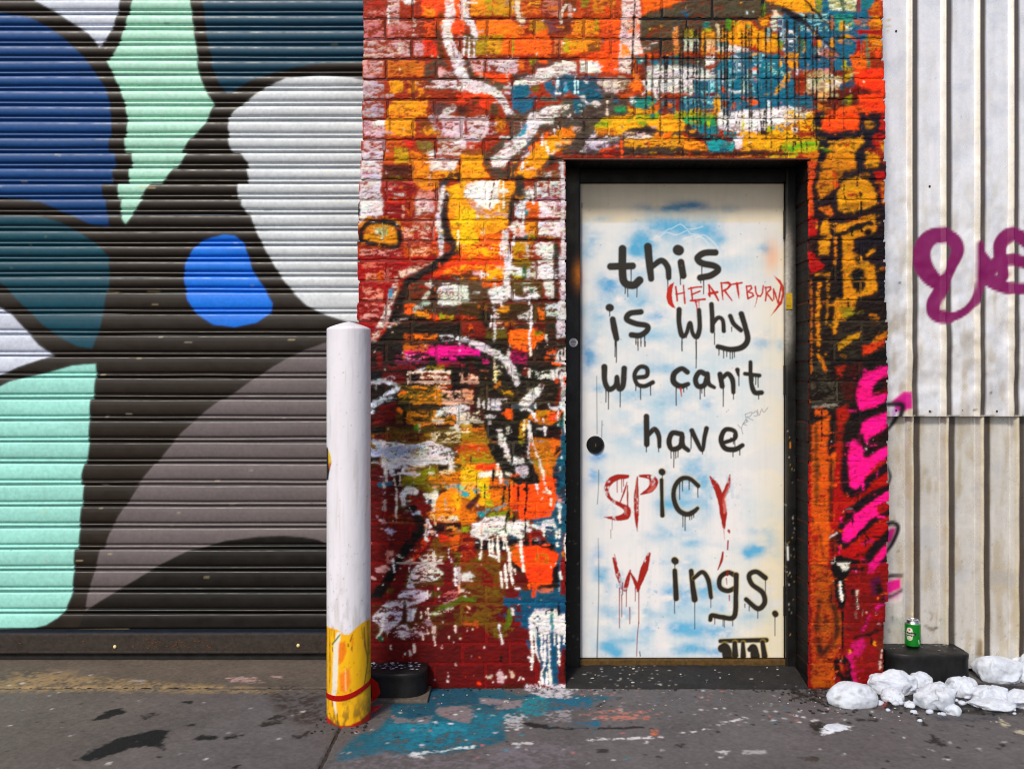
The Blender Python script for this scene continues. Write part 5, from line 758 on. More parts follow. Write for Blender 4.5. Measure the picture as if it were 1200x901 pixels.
poly(sc_, "446,378 384,400 370,405 355,410 335,420 310,435 285,453 260,470 240,485 217,505 205,517 190,535 175,553 160,570 150,585 137,605 125,625 118,645 113,665 103,695 100,715 115,705 140,690 165,675 190,660 220,645 260,633 300,628 330,627 355,629 370,632 385,640 446,641", '645c5e')
rs = np.random.RandomState(21)
# thin chips and scuffs
for i in range(60):
    x, y = rs.uniform(0, 420), rs.uniform(0, 735); l = rs.uniform(.5, 9)
    sc_.L(PX, "%.1f,%.1f %.1f,%.1f" % (x, y, x + l, y + rs.uniform(-.3, .3)), rs.uniform(.5, 1.1), ['1a1614', 'c8b890', 'b8b0a0'][rs.randint(3)], smooth=False, a=.8)
for q in ("58,181 64,182", "171,219 190,220", "124,341 138,342", "172,341 186,341", "38,743 75,743", "92,738 150,737", "60,739 68,740"):
    sc_.L(PX, q, 1.2, 'c8b080', a=.8)
gx, gy_ = np.meshgrid(sc_.X, sc_.Y)
dust = 1 + (fbm(gx / 60, gy_ / 14, 502, 3) - .5) * .22 + (fbm(gx / 5, gy_ / 5, 512, 2) - .5) * .10
sc_.rgb *= dust[..., None]
SH_RGB = sc_.blur(sc_.rgb); del gx, gy_, dust
shutter = tag(empty('roller_shutter'), 'closed steel roller shutter painted with large blue, mint, white and grey shapes on black', 'shutter')
lines = [-58.5, -36.5, -18.5, -.5, 17.4, 34.9, 53, 70.8, 88.4, 106, 124, 142, 161, 179, 197, 215, 233, 251, 270, 288, 306, 323.7, 342.3] + [342.3 + 25.1 * i for i in range(1, 16)] + [737.0]
def slat_profile(p):
    """slat of p px: convex face, thin groove, rounded bead, thin groove"""
    f = p - 7.2
    a = [(0, -9), (.35, -3), (.9, -.8), (1.8, .5), (f * .35, 2.4), (f * .62, 2.2), (f * .8, .9), (f - 1.1, -1.4), (f - .3, -3.4), (f + .1, -12), (f + 1.7, -14), (f + 2.0, -7), (f + 2.5, -4.2), (f + 3.3, -2.6), (f + 4.1, -3.0), (f + 4.8, -5), (f + 5.3, -13), (p, -14)]
    return [(u / p, d) for u, d in a]
xs = np.concatenate([np.arange(-205, -5, 7.0), np.arange(-5, 444, 1.35)])
stag = random.Random(14)
for i in range(len(lines) - 1):
    ya, yb = lines[i], lines[i + 1]
    if i == len(lines) - 2:
        pr = slat_profile(25.1)[:6] + [(.86, 0), (.9, -3), (.95, -8), (1, -9)]
    else:
        pr = slat_profile(yb - ya)
    dense = []
    for (fa, da), (fb, db) in zip(pr[:-1], pr[1:]):
        m_ = max(1, int(round((fb - fa) * (yb - ya) / 1.5)))
        dense += [(fa + (fb - fa) * t_ / m_, da + (db - da) * t_ / m_) for t_ in range(m_)]
    pr = dense + [pr[-1]]
    offs = stag.uniform(-.7, .7)
    if 142 <= ya <= 300: offs = {161: 1, 179: -7, 197: -4, 215: 8, 233: 3, 251: 0, 270: 0, 288: 0}.get(int(ya), offs)
    if ya > 430: offs += {467: 3, 492: 3, 517: -2, 543: 2, 568: -2, 593: -1, 618: -3, 643: 1}.get(int(ya), 0)
    yy = np.array([ya + (yb - ya) * a for a, _ in pr]); dd = np.array([b for _, b in pr]) * 1e-3
    gx, gyv = np.meshgrid(xs, yy)
    wav = (fbm(gx / 70 + i * 9, gyv * 0 + i * 3.1, 520, 2) - .5) * 2.5e-3
    yw = SY - dd[:, None] + wav
    sag = (fbm(gx / 120, gyv * 0 + i * 1.7, 530, 2) - .5) * 1.0
    co = np.stack([wx(gx, SY), yw + 0 * gx, wz(gyv + sag, SY)], -1).reshape(-1, 3)
    col = sc_.sample(SH_RGB, gx + offs, gyv).reshape(-1, 3) * stag.uniform(.93, 1.06)
    tl = stag.uniform(-1.2, 1.2) * 1e-3
    co[:, 1] += (np.linspace(-1, 1, len(yy))[:, None] * tl + 0 * gx).ravel() + stag.uniform(-1, 1) * 1e-3
    mesh_from('slat', co, grid_quads(len(xs), len(yy))[:, ::-1], col, M_SHUT, shutter)
# bottom bar with its bolts and rust
bm = bmesh.new()
box_bm(bm, wx(-205, SY), wx(444, SY), SY - .006, SY + .03, wz(762, SY), wz(742, SY), .003)
box_bm(bm, wx(-205, SY), wx(444, SY), SY - .016, SY - .0065, wz(763.5, SY), wz(760.5, SY), .001)
mb = material('bottom_bar', '2a211b', rough=.6, bump=.5, bump_scale=60, mottle=.5)
bm_obj('bottom_bar', bm, mb, shutter)
bm = bmesh.new(); box_bm(bm, wx(-205, SY), wx(444, SY), SY + .004, SY + .028, .002, wz(762.3, SY))
bm_obj('rubber_seal', bm, material('seal_rubber', '0f0d0c', rough=.8, mottle=.2), shutter)
for pxb, pyb in ((135.5, 756.5), (350, 755)):
    bm = bmesh.new(); bmesh.ops.create_uvsphere(bm, u_segments=12, v_segments=8, radius=.0085)
    for v in bm.verts: v.co = Vector((v.co.x, v.co.y * .6, v.co.z)) + Vector((wx(pxb, SY), SY - .008, wz(pyb, SY)))
    bm_obj('bolt_head', bm, material('bolt_cream', 'd8c890', rough=.4), shutter, True)
# a few rust flakes sitting on the bar
bm = bmesh.new(); rr = random.Random(4)
for i in range(70):
    fx = rr.uniform(157, 250) if rr.random() > .25 else rr.uniform(0, 380); fy = rr.uniform(748, 758); s = rr.uniform(.002, .007)
    c = Vector((wx(fx, SY), SY - .0075, wz(fy, SY)))
    vs_ = [bm.verts.new(c + Vector((math.cos(a) * s * rr.uniform(.6, 1.6), -rr.uniform(0, .001), math.sin(a) * s * .5))) for a in (0, 1.3, 2.5, 3.7, 5)]
    bm.faces.new(vs_)
o = bm_obj('rust_flake', bm, material('rust', '5a3316', rough=.9, mottle=.4), shutter); o['kind'] = 'stuff'

# ------------------------------------------------------------------ door
DY = .19
K0, K1, K2 = (650, 180, 4.0), (650, 400, 4.0), (650, 600, 4.0)
K3, K4, K5 = (770, 270, 6.006), (690, 530, 6.005), (690, 630, 5.0)
dc = Canvas(676, 210, 924, 776, 2, seed=12)
gx, gy_ = np.meshgrid(dc.X, dc.Y)
n = fbm(gx / 45, gy_ / 30, 601, 4); n2 = fbm(gx / 9, gy_ / 40, 611, 3)
dc.rgb[:] = lin('e2e0e0'); 
warm = sst(870, 918, gx) * .75 + sst(560, 700, gy_) * sst(830, 900, gx) * .5
dc.rgb = dc.rgb * (1 - np.clip(warm, 0, 1)[..., None]) + lin('e0d4ba') * np.clip(warm, 0, 1)[..., None]
cool = sst(.5, .62, n)[..., None] * .5
dc.rgb = dc.rgb * (1 - cool) + lin('d2d4da') * cool
top = sst(262, 259, gy_ + (n2 - .5) * 2)[..., None]  # tan band: the lintel's shadow put partly into the door colour
dc.rgb = dc.rgb * (1 - top) + lin('ddd0b8') * (1 + (n[..., None] - .5) * .25) * top
dc.soft = .6; dc.H = rank01(n2 + .5 * fbm(gx / 3, gy_ / 3, 621, 2))
# sprayed blue cloud
cl = fbm(gx / 22, gy_ / 14, 631, 4); fine = fbm(gx / 3, gy_ / 3, 641, 3)
def cloud(x, y, rx, ry, a, col='4aa3d0'):
    d = ((gx - x) / rx) ** 2 + ((gy_ - y) / ry) ** 2
    m = np.exp(-d * 1.1) * a * 1.05 * np.clip(.25 + 2.6 * (cl - .34), 0, 1.25) * (.75 + .5 * fine)
    m = np.clip(m, 0, .95)[..., None]
    dc.rgb[:] = dc.rgb * (1 - m) + lin(col) * m
for a in ((790,243,38,6,.9,'4a86a8'),(815,240,20,5,.9,'3f7ea6'),(855,245,10,4,.6,'5a90a8'),(700,256,22,4,.35),(693,278,13,13,.6),(688,295,12,10,.45),(758,283,18,22,.95),(745,292,10,14,.9,'1f98cc'),(775,265,22,10,.8),(800,268,38,14,.8),(832,272,16,14,.8),(843,283,8,10,.7),(715,333,14,16,.9,'4f97cf'),(705,330,10,10,.5),(732,350,26,14,.5),(770,370,14,8,.9,'3f93d0'),(755,355,10,8,.6),(700,365,22,12,.45),(760,395,30,10,.5),(896,290,8,8,.7),(895,398,12,9,.9,'4a9ad0'),(915,405,5,8,.6),(690,415,10,22,.8,'4f90c4'),(700,455,12,8,.6),(780,432,34,7,.6),(828,472,10,8,.9,'4fa0d8'),(785,468,28,12,.5),(745,460,24,16,.45),(780,500,60,14,.35),(740,505,16,20,.35),(815,536,14,5,.7),(700,534,10,6,1.0,'1f8ed8'),(694,558,6,10,1.0,'2a96dc'),(702,560,8,14,.5),(815,560,34,26,.7),(786,590,26,10,.7),(830,590,26,12,.6),(810,572,14,8,.8),(712,600,12,14,.5),(790,624,34,8,.7),(812,636,22,6,.6),(700,650,8,12,.9,'3f9ad8'),(706,672,14,14,.7),(888,644,16,8,.9),(876,648,8,6,.9),(890,620,14,6,.5),(795,660,24,12,.6),(800,694,34,10,1.1,'2f9fd8'),(825,690,24,8,.9),(790,700,16,8,1.0,'2596d4'),(842,712,18,7,.8),(760,716,30,10,.8,'4aa3cc'),(730,722,12,6,.9),(790,736,40,8,1.1,'2f9fd8'),(830,740,30,8,.8),(850,742,14,6,1.0,'2596d4'),(740,750,20,5,.7),(715,758,14,10,.9),(722,764,8,6,1.0),(800,760,44,8,.8),(840,764,14,6,1.0,'1f96d8'),(735,690,22,20,.5),(712,720,10,30,.55),(895,690,8,14,.6),(880,720,16,10,.4),(905,640,10,30,.4),(740,315,20,20,.25),(860,310,30,12,.2),(700,390,10,30,.35)):
    cloud(*a)
for a in ((800,300,110,40,.28,'7cbcd8'),(760,380,90,40,.25,'8cc4dc'),(800,470,110,50,.30,'86c0da'),(740,520,70,40,.22,'8cc4dc'),(810,600,100,40,.30,'7cbcd8'),(800,700,110,50,.34,'78bad8'),(760,745,100,30,.30,'78bad8'),(850,420,60,60,.16,'9accdc')): cloud(*a)
# pale rollered-over patches
for t, q in ((K4,"100,180 450,120 460,560 130,600"),(K4,"860,150 1090,130 1090,620 860,640"),(K5,"130,60 430,40 440,430 120,400"),(K5,"380,480 470,480 480,690 380,690")): dc.P(t, q, 'e6e1e2', soft=6, a=.75, dry=.12)
for q in ("470,380 520,395 640,350 690,380",): pass
for q in ("490,390 525,368 570,380 620,360 640,375 678,378","545,352 590,330 620,352 660,350 695,340","600,400 650,385 690,392 720,420","660,395 700,380 740,410 765,440","500,372 540,350"): dc.L(K0, q, 4, 'f0f4f6', a=.5)
gsm = np.exp(-(((gx - 905) / 9) ** 2 + ((gy_ - 300) / 18) ** 2))[..., None] * .6; dc.rgb = dc.rgb * (1 - gsm) + lin('e8a070') * gsm
gsm = np.exp(-(((gx - 677) / 5) ** 2 + ((gy_ - 325) / 12) ** 2))[..., None] * .8; dc.rgb = dc.rgb * (1 - gsm) + lin('e07818') * gsm
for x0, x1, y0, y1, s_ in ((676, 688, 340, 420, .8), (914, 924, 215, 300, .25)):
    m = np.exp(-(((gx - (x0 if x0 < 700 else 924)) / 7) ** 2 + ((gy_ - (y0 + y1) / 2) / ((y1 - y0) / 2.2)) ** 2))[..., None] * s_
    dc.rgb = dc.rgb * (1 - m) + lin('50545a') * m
BKL = '26211b'
def ink(t, q, w, halo=False, **k):
    if halo:
        ww = [v + 1.5 * t[2] for v in w] if isinstance(w, (list, tuple)) else w + 1.5 * t[2]
        dc.L((t[0] + .5, t[1] - .6, t[2]), q, ww, 'd8b83a', soft=1.0, a=.35)
    dc.L(t, q, w, BKL, soft=.75, warp=.15, **k)
def run(t, x, y0, y1, w=5, col=BKL):
    dc.L(t, "%g,%g %g,%g %g,%g" % (x, y0, x + random.Random(x).uniform(-1, 1), (y0 + y1) / 2, x, y1), [w * 1.3, w, w], col, soft=.5)
# this
ink(K0,"318,445 318,560 330,605 370,615 398,592",38); ink(K0,"262,528 365,525",34); ink(K0,"437,435 445,520 452,585",[38,36,30]); ink(K0,"455,530 500,500 530,530 535,580",[26,30,30,26]); ink(K0,"578,450 582,452",50); ink(K0,"592,508 602,570",34); ink(K0,"753,462 700,465 670,488 690,512 748,525 765,545 730,570 682,580",32)
for a in ((330,620,655),(343,620,668),(358,540,600),(385,610,670),(530,590,640),(590,580,612),(690,530,565),(698,590,655),(685,590,605)): run(K0, *a)
# is why
ink(K0,"256,720 260,721",36); ink(K0,"272,775 280,820 290,865",[28,32,28]); ink(K0,"404,740 352,748 338,775 380,795 432,805 432,828 400,850 360,848",28)
ink(K3,"155,555 155,650 175,735 205,725 232,650 250,720 280,745 300,680 295,558",[40,36,40,30,34,30,40,36,34]); ink(K3,"383,518 388,600 390,705",36); ink(K3,"395,650 430,612 462,630 470,705",32); ink(K3,"515,600 540,655 590,700",34); ink(K3,"593,585 622,680 638,765 600,818 520,835 428,815",[42,40,42,44,40,36])
for a in ((285,870,900),(381,855,885),(390,855,900),(405,855,890),(422,850,900),(258,735,760)): run(K0, *a)
for a in ((176,750,845),(275,760,900),(207,735,752),(405,720,800),(525,680,708),(435,835,875),(468,845,895),(490,845,885),(515,845,900),(530,845,900),(545,840,890)): run(K3, a[0], a[1], a[2], 7)
for a in ((283,0,70),(289,0,96),(381,0,12),(391,0,40),(405,0,22),(424,0,22),(597,0,42),(663,0,122)): run(K1, *a)
# we can't
ink(K1,"233,118 235,185 255,222 285,205 292,165 300,218 320,205 326,125",[30,26,28,24,22,26,28,28]); ink(K1,"385,168 430,160 432,125 400,118 375,150 385,195 420,208 460,190",22); ink(K1,"622,142 595,126 560,150 558,188 590,208 625,198",[26,24,28,30,28,22]); ink(K1,"712,155 680,142 660,175 672,208 702,202 714,165",26); ink(K1,"716,150 722,195 748,214",[24,24,18]); ink(K1,"775,152 785,208",26); ink(K1,"785,170 812,150 834,180 838,236",[20,24,26,22]); ink(K1,"857,132 861,156",[24,12]); ink(K1,"918,96 920,180 936,235 970,238",[20,22,26,24]); ink(K1,"892,150 960,158",20)
for a in ((240,225,282),(252,225,315),(307,215,305),(403,210,270),(450,195,250),(380,200,228),(570,200,298),(605,205,235),(620,205,222),(682,215,268),(690,215,240),(703,210,255),(790,215,302),(838,235,268),(864,155,205),(930,160,185),(942,160,200),(954,160,212),(956,245,268)): run(K1, *a)
dc.L(K1,"590,218 595,255",[9,4],'b0281a')
# have
ink(K1,"430,350 432,480",28); ink(K1,"440,435 468,410 488,440 491,490",[22,26,24,20]); ink(K1,"594,432 552,428 536,468 550,502 588,490 598,445",26); ink(K1,"596,435 602,485 626,508",[24,24,22]); ink(K1,"643,416 668,470 692,508 702,450 712,406",[24,24,18,22,24]); ink(K1,"795,472 845,452 842,418 800,412 780,455 798,498 845,504 880,485",[20,20,22,24,26,26,26,22])
for a in ((430,485,515),(488,490,515),(546,500,545),(558,505,588),(568,505,545),(578,505,540),(639,430,500),(693,510,525),(838,435,478),(845,435,490),(836,505,538),(868,500,530),(826,450,465)): run(K1, *a)
for q in ("858,388 872,405","885,380 876,405 882,432","885,385 895,365 905,372 885,385 900,390","893,340 900,375","893,340 925,330 915,350 900,352 930,368","930,335 945,325 950,345 935,348","950,318 958,345 968,320","970,312 980,330 1000,308"): dc.L(K1, q, 2.6, '4a4642', soft=.4, a=.8)
# (HEARTBURN)
RH = 'b8200e'
def hb(q, w=13): dc.L(K3, q, w, RH, soft=.6, warp=.35, smooth=False)
dc.P(K3,"122,360 92,378 72,410 64,465 78,515 105,540 132,548 112,505 104,450 110,400",RH,warp=.4)
dc.P(K3,"820,315 870,350 895,395 900,440 880,510 840,560 800,600 835,545 868,490 880,440 872,395 850,355",RH,warp=.4)
for q in ("132,395 138,440 142,492","186,385 190,440 197,510","136,447 192,436","238,400 246,450 250,492","222,408 270,398 312,395","243,450 302,425","235,492 290,486 336,482"): hb(q)
for q, w in (("365,382 372,462 362,450",[16,12,8]),("368,385 400,430 432,490",[10,18,12]),("366,442 425,432",[18,18]),("452,368 458,430 464,485",[14,14,10]),("448,368 500,366 518,380 495,408 462,425",[12,18,18,14,12]),("475,420 528,492",[16,8]),("535,376 598,366",[14,12]),("562,370 570,430 577,476",[18,16,8]),("630,390 634,440 640,476",[12,12,12]),("628,392 660,388 666,405 640,430 672,440 678,458 640,478",12),("692,394 696,435 708,458 728,460 742,438 747,388",12),("765,398 768,450 764,492",11),("760,400 798,396 800,412 772,438 812,492",12),("822,482 820,410 852,508 872,392",[10,12,14,12]),("706,462 698,505 688,535",[5,4,2]),("268,488 280,530 282,560",[16,10,6]),("295,488 296,540",[9,5]),("240,490 285,500",[14,10])): hb(q, w)
# SPiCY
RD = '9c1a0e'
def brush(t, q, w, col=RD, **k):
    dc.L(t, q, w, col, soft=.7, warp=.5, dry=.06, **k)
brush(K4,"272,165 200,172 142,210 125,270 160,330 230,370 270,400 262,440 200,460 108,452",[26.0,44.2,44.2,33.8,23.4,31.2,49.4,57.2,36.4,6.5]); brush(K4,"258,390 262,430",[26.0,13.0],'c87068',a=.6)
for a in ((200,180,278),(232,180,275),(245,180,235)): run(K4, a[0], a[1], a[2], 6, RD)
brush(K4,"268,210 250,270 220,350",[5.2,13.0,5.2]); brush(K4,"272,230 275,460",[7.8,9.1])
brush(K4,"342,170 335,300 335,430 341,550",[10.4,36.4,33.8,5.2]); brush(K4,"362,162 430,170 458,205 430,260 365,292",[18.2,33.8,65.0,44.2,10.4]); brush(K4,"440,215 455,240 420,275",[31.2,33.8,18.2],'d06a60',a=.6); brush(K4,"335,190 338,420",[5.2,6.5],'d88a80',a=.5)
ink(K4,"514,133 517,136",48,True); ink(K4,"512,192 514,320 518,440",[30,26,34],True); ink(K4,"770,232 710,182 650,184 605,240 598,320 630,400 690,432 740,412 765,390",[32,32,36,34,36,38,38,34,28],True); run(K4,517,150,180,6)
for a in ((640,210,328),(660,200,268),(706,190,258),(768,240,312),(662,440,520),(678,440,545),(710,440,470),(725,440,465),(738,430,455)): run(K4, a[0], a[1], a[2], 7)
brush(K4,"853,168 895,235 930,330 945,420 950,520",[13.0,46.8,46.8,52.0,18.2]); brush(K4,"993,155 978,240 935,320",[10.4,39.0,33.8]); brush(K4,"985,230 950,330 960,400",[10.4,15.6,7.8],'c8584c',a=.7); brush(K4,"965,300 955,420 945,360",[7.8,13.0,6.5],'d8827a',a=.6); brush(K4,"968,420 955,530",[6.5,7.8])
brush(K4,"948,520 955,610",[7.8,3.9],'b85a50',a=.6); brush(K4,"985,548 990,560",[18.2,13.0]); brush(K4,"980,620 978,680",[10.4,7.8]); brush(K4,"944,700 935,760 910,820",[11.7,14.3,5.2])
for a in ((165,470,540),(155,540,600)): run(K4, a[0], a[1], a[2], 3, '6a4a48')
# Wings.
brush(K5,"145,118 172,215 193,295",[15.6,28.6,10.4]); brush(K5,"150,95 165,150",[5.2,6.5]); brush(K5,"212,300 228,240 243,188",[26.0,23.4,10.4]); brush(K5,"240,195 265,240 288,290",[7.8,18.2,28.6]); brush(K5,"352,92 325,180 290,285",[20.8,46.8,23.4]); brush(K5,"300,250 285,310",[20.8,13.0])
for a in ((180,290,525),(198,260,330),(220,300,400),(272,290,368),(293,300,500),(240,405,500),(193,330,460)): run(K5, a[0], a[1], a[2], 5, '8a1c14')
dc.L(K5,"293,490 285,570 280,690",5,'8a2018',soft=.5)
ink(K5,"503,130 507,134",42,True); run(K5,505,145,182,6); ink(K5,"504,190 508,270 512,352",[30,32,34],True); ink(K5,"600,192 608,270 620,358",[30,32,38],True); ink(K5,"615,235 665,198 700,245 716,345",[22,28,30,26],True); ink(K5,"858,218 815,200 770,230 768,285 812,308 855,292",30,True); ink(K5,"864,215 862,330 852,458 780,462 722,452 712,478",[32,30,32,30,30,26],True); ink(K5,"1035,232 982,196 940,215 955,268 1018,318 1030,378 990,412 922,358",[32,30,30,30,32,32,32,28],True); ink(K5,"1091,440 1094,445",36,True)
for a in ((503,355,440),(621,365,530),(715,340,405),(738,465,502),(787,470,515),(795,470,522),(843,470,512),(1035,235,325),(990,420,468),(940,400,425),(1091,450,570),(915,385,405)): run(K5, *a)
dc.L(K5,"813,195 812,215",14,'7a1a14'); dc.L(K5,"806,235 810,270",[6,4],'9a2a20'); dc.L(K5,"823,335 824,365",[8,5],'a02018'); dc.L(K5,"785,85 770,145 755,185",[8,9,3],RD); dc.L(K5,"816,15 812,65",[8,6],RD)
ink(K5,"772,602 900,598 1040,596",[26,28,30],True); ink(K5,"780,645 800,640 815,690",[50,54,66],True); ink(K5,"855,615 858,685",[30,40],True); ink(K5,"903,615 905,690",[24,36],True); ink(K5,"945,650 965,640 975,690",[34,44,58],True); ink(K5,"1018,610 1030,690",[28,38],True)
# long scratches and grime
for q in ("207,600 205,690 200,760","197,160 199,430","222,370 220,450"): dc.L(K1, q, 4, '3a3a40', soft=.5, a=.7)
dc.L(K5,"55,0 58,300 48,700",[3,5,7],'2a2626',soft=.6,a=.8); dc.L(K5,"298,665 302,690",6,'2a2626'); dc.L(K0,"128,232 128,250",5,'3a342c')
dc.specks(np.random.RandomState(3), (680, 215, 916, 770), 70, ['6a6058', '8a8078', '3a3632'], .2, .45, 1.2, a=.7)
st = sst(.52, .75, fbm(gx / 2.5, gy_ / 60, 651, 3))[..., None] * .03
dc.rgb = dc.rgb * (1 - st)
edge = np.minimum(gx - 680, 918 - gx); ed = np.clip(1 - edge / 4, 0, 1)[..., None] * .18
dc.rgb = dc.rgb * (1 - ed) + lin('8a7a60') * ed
DR_RGB = dc.rgb
door = tag(empty('door'), 'white steel door with blue cloud spray and black handwritten lettering, in a black frame', 'door')
x0, x1, z0, z1 = wx(680, DY), wx(918.5, DY), wz(770, DY), wz(215, DY)
nx, ny = 341, 793
u = np.linspace(680, 918.5, nx); v = np.linspace(215, 770, ny)
gx, gy_ = np.meshgrid(u, v)
dent = (fbm(gx / 60, gy_ / 60, 661, 3) - .5) * 2.0e-3
e = np.minimum(np.minimum(gx - 680, 918.5 - gx), np.minimum(gy_ - 215, 770 - gy_)); dent = dent + (1 - np.clip(e / 1.2, 0, 1)) * 1.5e-3
co = np.stack([wx(gx, DY), DY + dent, wz(gy_, DY)], -1).reshape(-1, 3); col = dc.sample(DR_RGB, gx, gy_).reshape(-1, 3)
idx = np.arange(nx * ny).reshape(ny, nx); cos, cols, qs, n0 = [co], [col], [grid_quads(nx, ny)[:, ::-1]], nx * ny
for ring in (idx[::-1, 0], idx[:, -1], idx[0, :], idx[-1, ::-1]):
    fr = co[ring]; bk = fr.copy(); bk[:, 1] = DY + .045; m = len(ring); a = n0 + np.arange(m - 1)
    cos += [fr, bk]; cols += [col[ring]] * 2; qs.append(np.stack([a, a + 1, a + 1 + m, a + m], 1)); n0 += 2 * m
mesh_from('leaf', np.vstack(cos), np.vstack(qs), np.vstack(cols), M_DOOR, door)
del gx, gy_, co, col, cl, fine
# frame: jambs, head, stop
OL, OR, OT = wx(OPL), wx(OPR), wz(OPT)
M_JAMB = material('jamb_paint', rough=.45, rough_var=.14, bump=.25, bump_scale=170, spec=.35)
jc = Canvas(655, 180, 940, 800, 2, seed=61); gx, gy_ = np.meshgrid(jc.X, jc.Y)
jc.rgb[:] = lin('100f0f'); jc.rgb *= (1 + (fbm(gx / 5, gy_ / 12, 671, 4) - .5) * 1.0)[..., None]
def mist(x, y, rx, ry, col, a):
    m = np.clip(np.exp(-(((gx - x) / rx) ** 2 + ((gy_ - y) / ry) ** 2)) * a * (.5 + fbm(gx / 1.6, gy_ / 1.6, 673, 2)), 0, .95)[..., None]
    jc.rgb[:] = jc.rgb * (1 - m) + lin(col) * m
for a in ((921,330,6,45,'b8b4ac',.95),(922,385,6,28,'9a968e',.9),(922,290,5,20,'a09a90',.6),(676,322,6,14,'d87a18',.95),(668,260,6,26,'4a4028',.7),(670,215,6,14,'5a5038',.5),(669,420,5,60,'2a2c30',.8),(922,560,4,40,'3a362e',.5)): mist(*a)
jc.specks(np.random.RandomState(19), (664, 560, 680, 770), 26, ['8a8a88', '6a6862'], .15, .35, 1.5, a=.8); jc.specks(np.random.RandomState(20), (918, 500, 932, 770), 40, ['c8c4bc', '8a8680', 'b08a30'], .15, .45, 2, a=.8)
jc.L(PX, "923,640 923.5,655", 1.6, 'e8e4dc', smooth=False); jc.L(PX, "926,518 926,524", 1.4, 'c87a18', smooth=False)
def painted_post(name, xa, xb, ya, yb, za, zb):
    u = np.linspace(xa, xb, 14); v = np.linspace(za, zb, 420); gxx, gzz = np.meshgrid(u, v)
    pxx = gxx * F / (D + ya) + 600; pyy = 450 - (gzz - CZ) * F / (D + ya)
    rel = (fbm(pxx / 6, pyy / 20, 675, 3) - .5) * .0015; e = np.minimum(gxx - xa, xb - gxx); rel = rel + (1 - np.clip(e / .004, 0, 1)) * .003
    co = np.stack([gxx, ya + rel, gzz], -1).reshape(-1, 3); col = jc.sample(jc.rgb, pxx, pyy).reshape(-1, 3)
    nx_, ny_ = len(u), len(v); idx = np.arange(nx_ * ny_).reshape(ny_, nx_); cs, cl_, qs, n0 = [co], [col], [grid_quads(nx_, ny_)], nx_ * ny_
    for ring in (idx[:, 0], idx[::-1, -1], idx[-1, :], idx[0, ::-1]):
        fr = co[ring]; bk = fr.copy(); bk[:, 1] = yb; m = len(ring); a = n0 + np.arange(m - 1)
        cs += [fr, bk]; cl_ += [col[ring]] * 2; qs.append(np.stack([a, a + 1, a + 1 + m, a + m], 1)); n0 += 2 * m
    return mesh_from(name, np.vstack(cs), np.vstack(qs), np.vstack(cl_), M_JAMB, door)
painted_post('jamb', OL - .004, x0 - .003, DY - .035, DY + .07, .03, OT - .001)
painted_post('jamb', x1 + .003, OR + .004, DY - .028, DY + .07, .03, OT - .001)
bm = bmesh.new(); box_bm(bm, x0 - .0035, x1 + .0035, DY - .022, DY + .07, z1 + .003, OT - .002, .003); bm_obj('frame_head', bm, M_BLACK, door)
bm = bmesh.new(); box_bm(bm, x0 - .0035, x1 + .0035, DY + .05, DY + .09, .03, OT - .01); bm_obj('rebate_backing', bm, M_BLACK, door)
# overspray on the right jamb (grey-white) and yellow-painted strike
m_spray = material('overspray_grey', '8a8478', rough=.6, mottle=.4)
def ellip(bm, cx, cy, cz, rx, rz, n=20):
    vs_ = [bm.verts.new((cx + math.cos(2 * math.pi * i / n) * rx, cy, cz + math.sin(2 * math.pi * i / n) * rz)) for i in range(n)]
    bm.faces.new(vs_)
bm = bmesh.new(); box_bm(bm, wx(921, DY - .03), wx(928.5, DY - .03), DY - .0325, DY - .0285, wz(362, DY - .03), wz(343, DY - .03), .001); box_bm(bm, wx(922, DY - .03), wx(926, DY - .03), DY - .0345, DY - .0335, wz(358, DY - .03), wz(348, DY - .03)) 
bm_obj('strike_plate', bm, material('yellow_enamel', 'b8941c', rough=.4, mottle=.3), door)
for pa, pb in ((247, 280), (428, 462), (686, 720)):
    bm = bmesh.new()
    r = bmesh.ops.create_cone(bm, cap_ends=True, segments=14, radius1=.0085, radius2=.0085, depth=wz(pa, DY) - wz(pb, DY))
    for vv in bm.verts: vv.co = vv.co + Vector((x1 + .004, DY - .008, (wz(pa, DY) + wz(pb, DY)) / 2))
    box_bm(bm, x1 - .001, x1 + .012, DY - .006, DY + .01, wz(pb - 2, DY), wz(pa + 2, DY))
    bm_obj('hinge', bm, M_BLACK, door)
# lock cylinder
bm = bmesh.new()
lx, lz = wx(697.5, DY), wz(520.5, DY)
for r1, r2, y_a, y_b in ((.040, .034, DY - .002, DY - .014), (.026, .025, DY - .014, DY - .019), (.0155, .0145, DY - .019, DY - .026)):
    n = 36; rings = []
    for rr_, yy_ in ((r1, y_a), (r1, (y_a * 2 + y_b) / 3), (r2, y_b)):
        rings.append([bm.verts.new((lx + rr_ * math.cos(2 * math.pi * i / n), yy_, lz + rr_ * math.sin(2 * math.pi * i / n))) for i in range(n)])
    for a_, b_ in ((0, 1), (1, 2)):
        for i in range(n): bm.faces.new((rings[a_][i], rings[a_][(i + 1) % n], rings[b_][(i + 1) % n], rings[b_][i]))
    bm.faces.new(rings[2][::-1])
lk = bm_obj('lock', bm, material('lock_black', '17161a', rough=.35, metallic=.5, bump=.1), door)
bm = bmesh.new(); box_bm(bm, lx - .0016, lx + .0016, DY - .0272, DY - .0262, lz - .007, lz + .007); bm_obj('keyway', bm, material('brass', '8a7440', rough=.35, metallic=.8), lk)
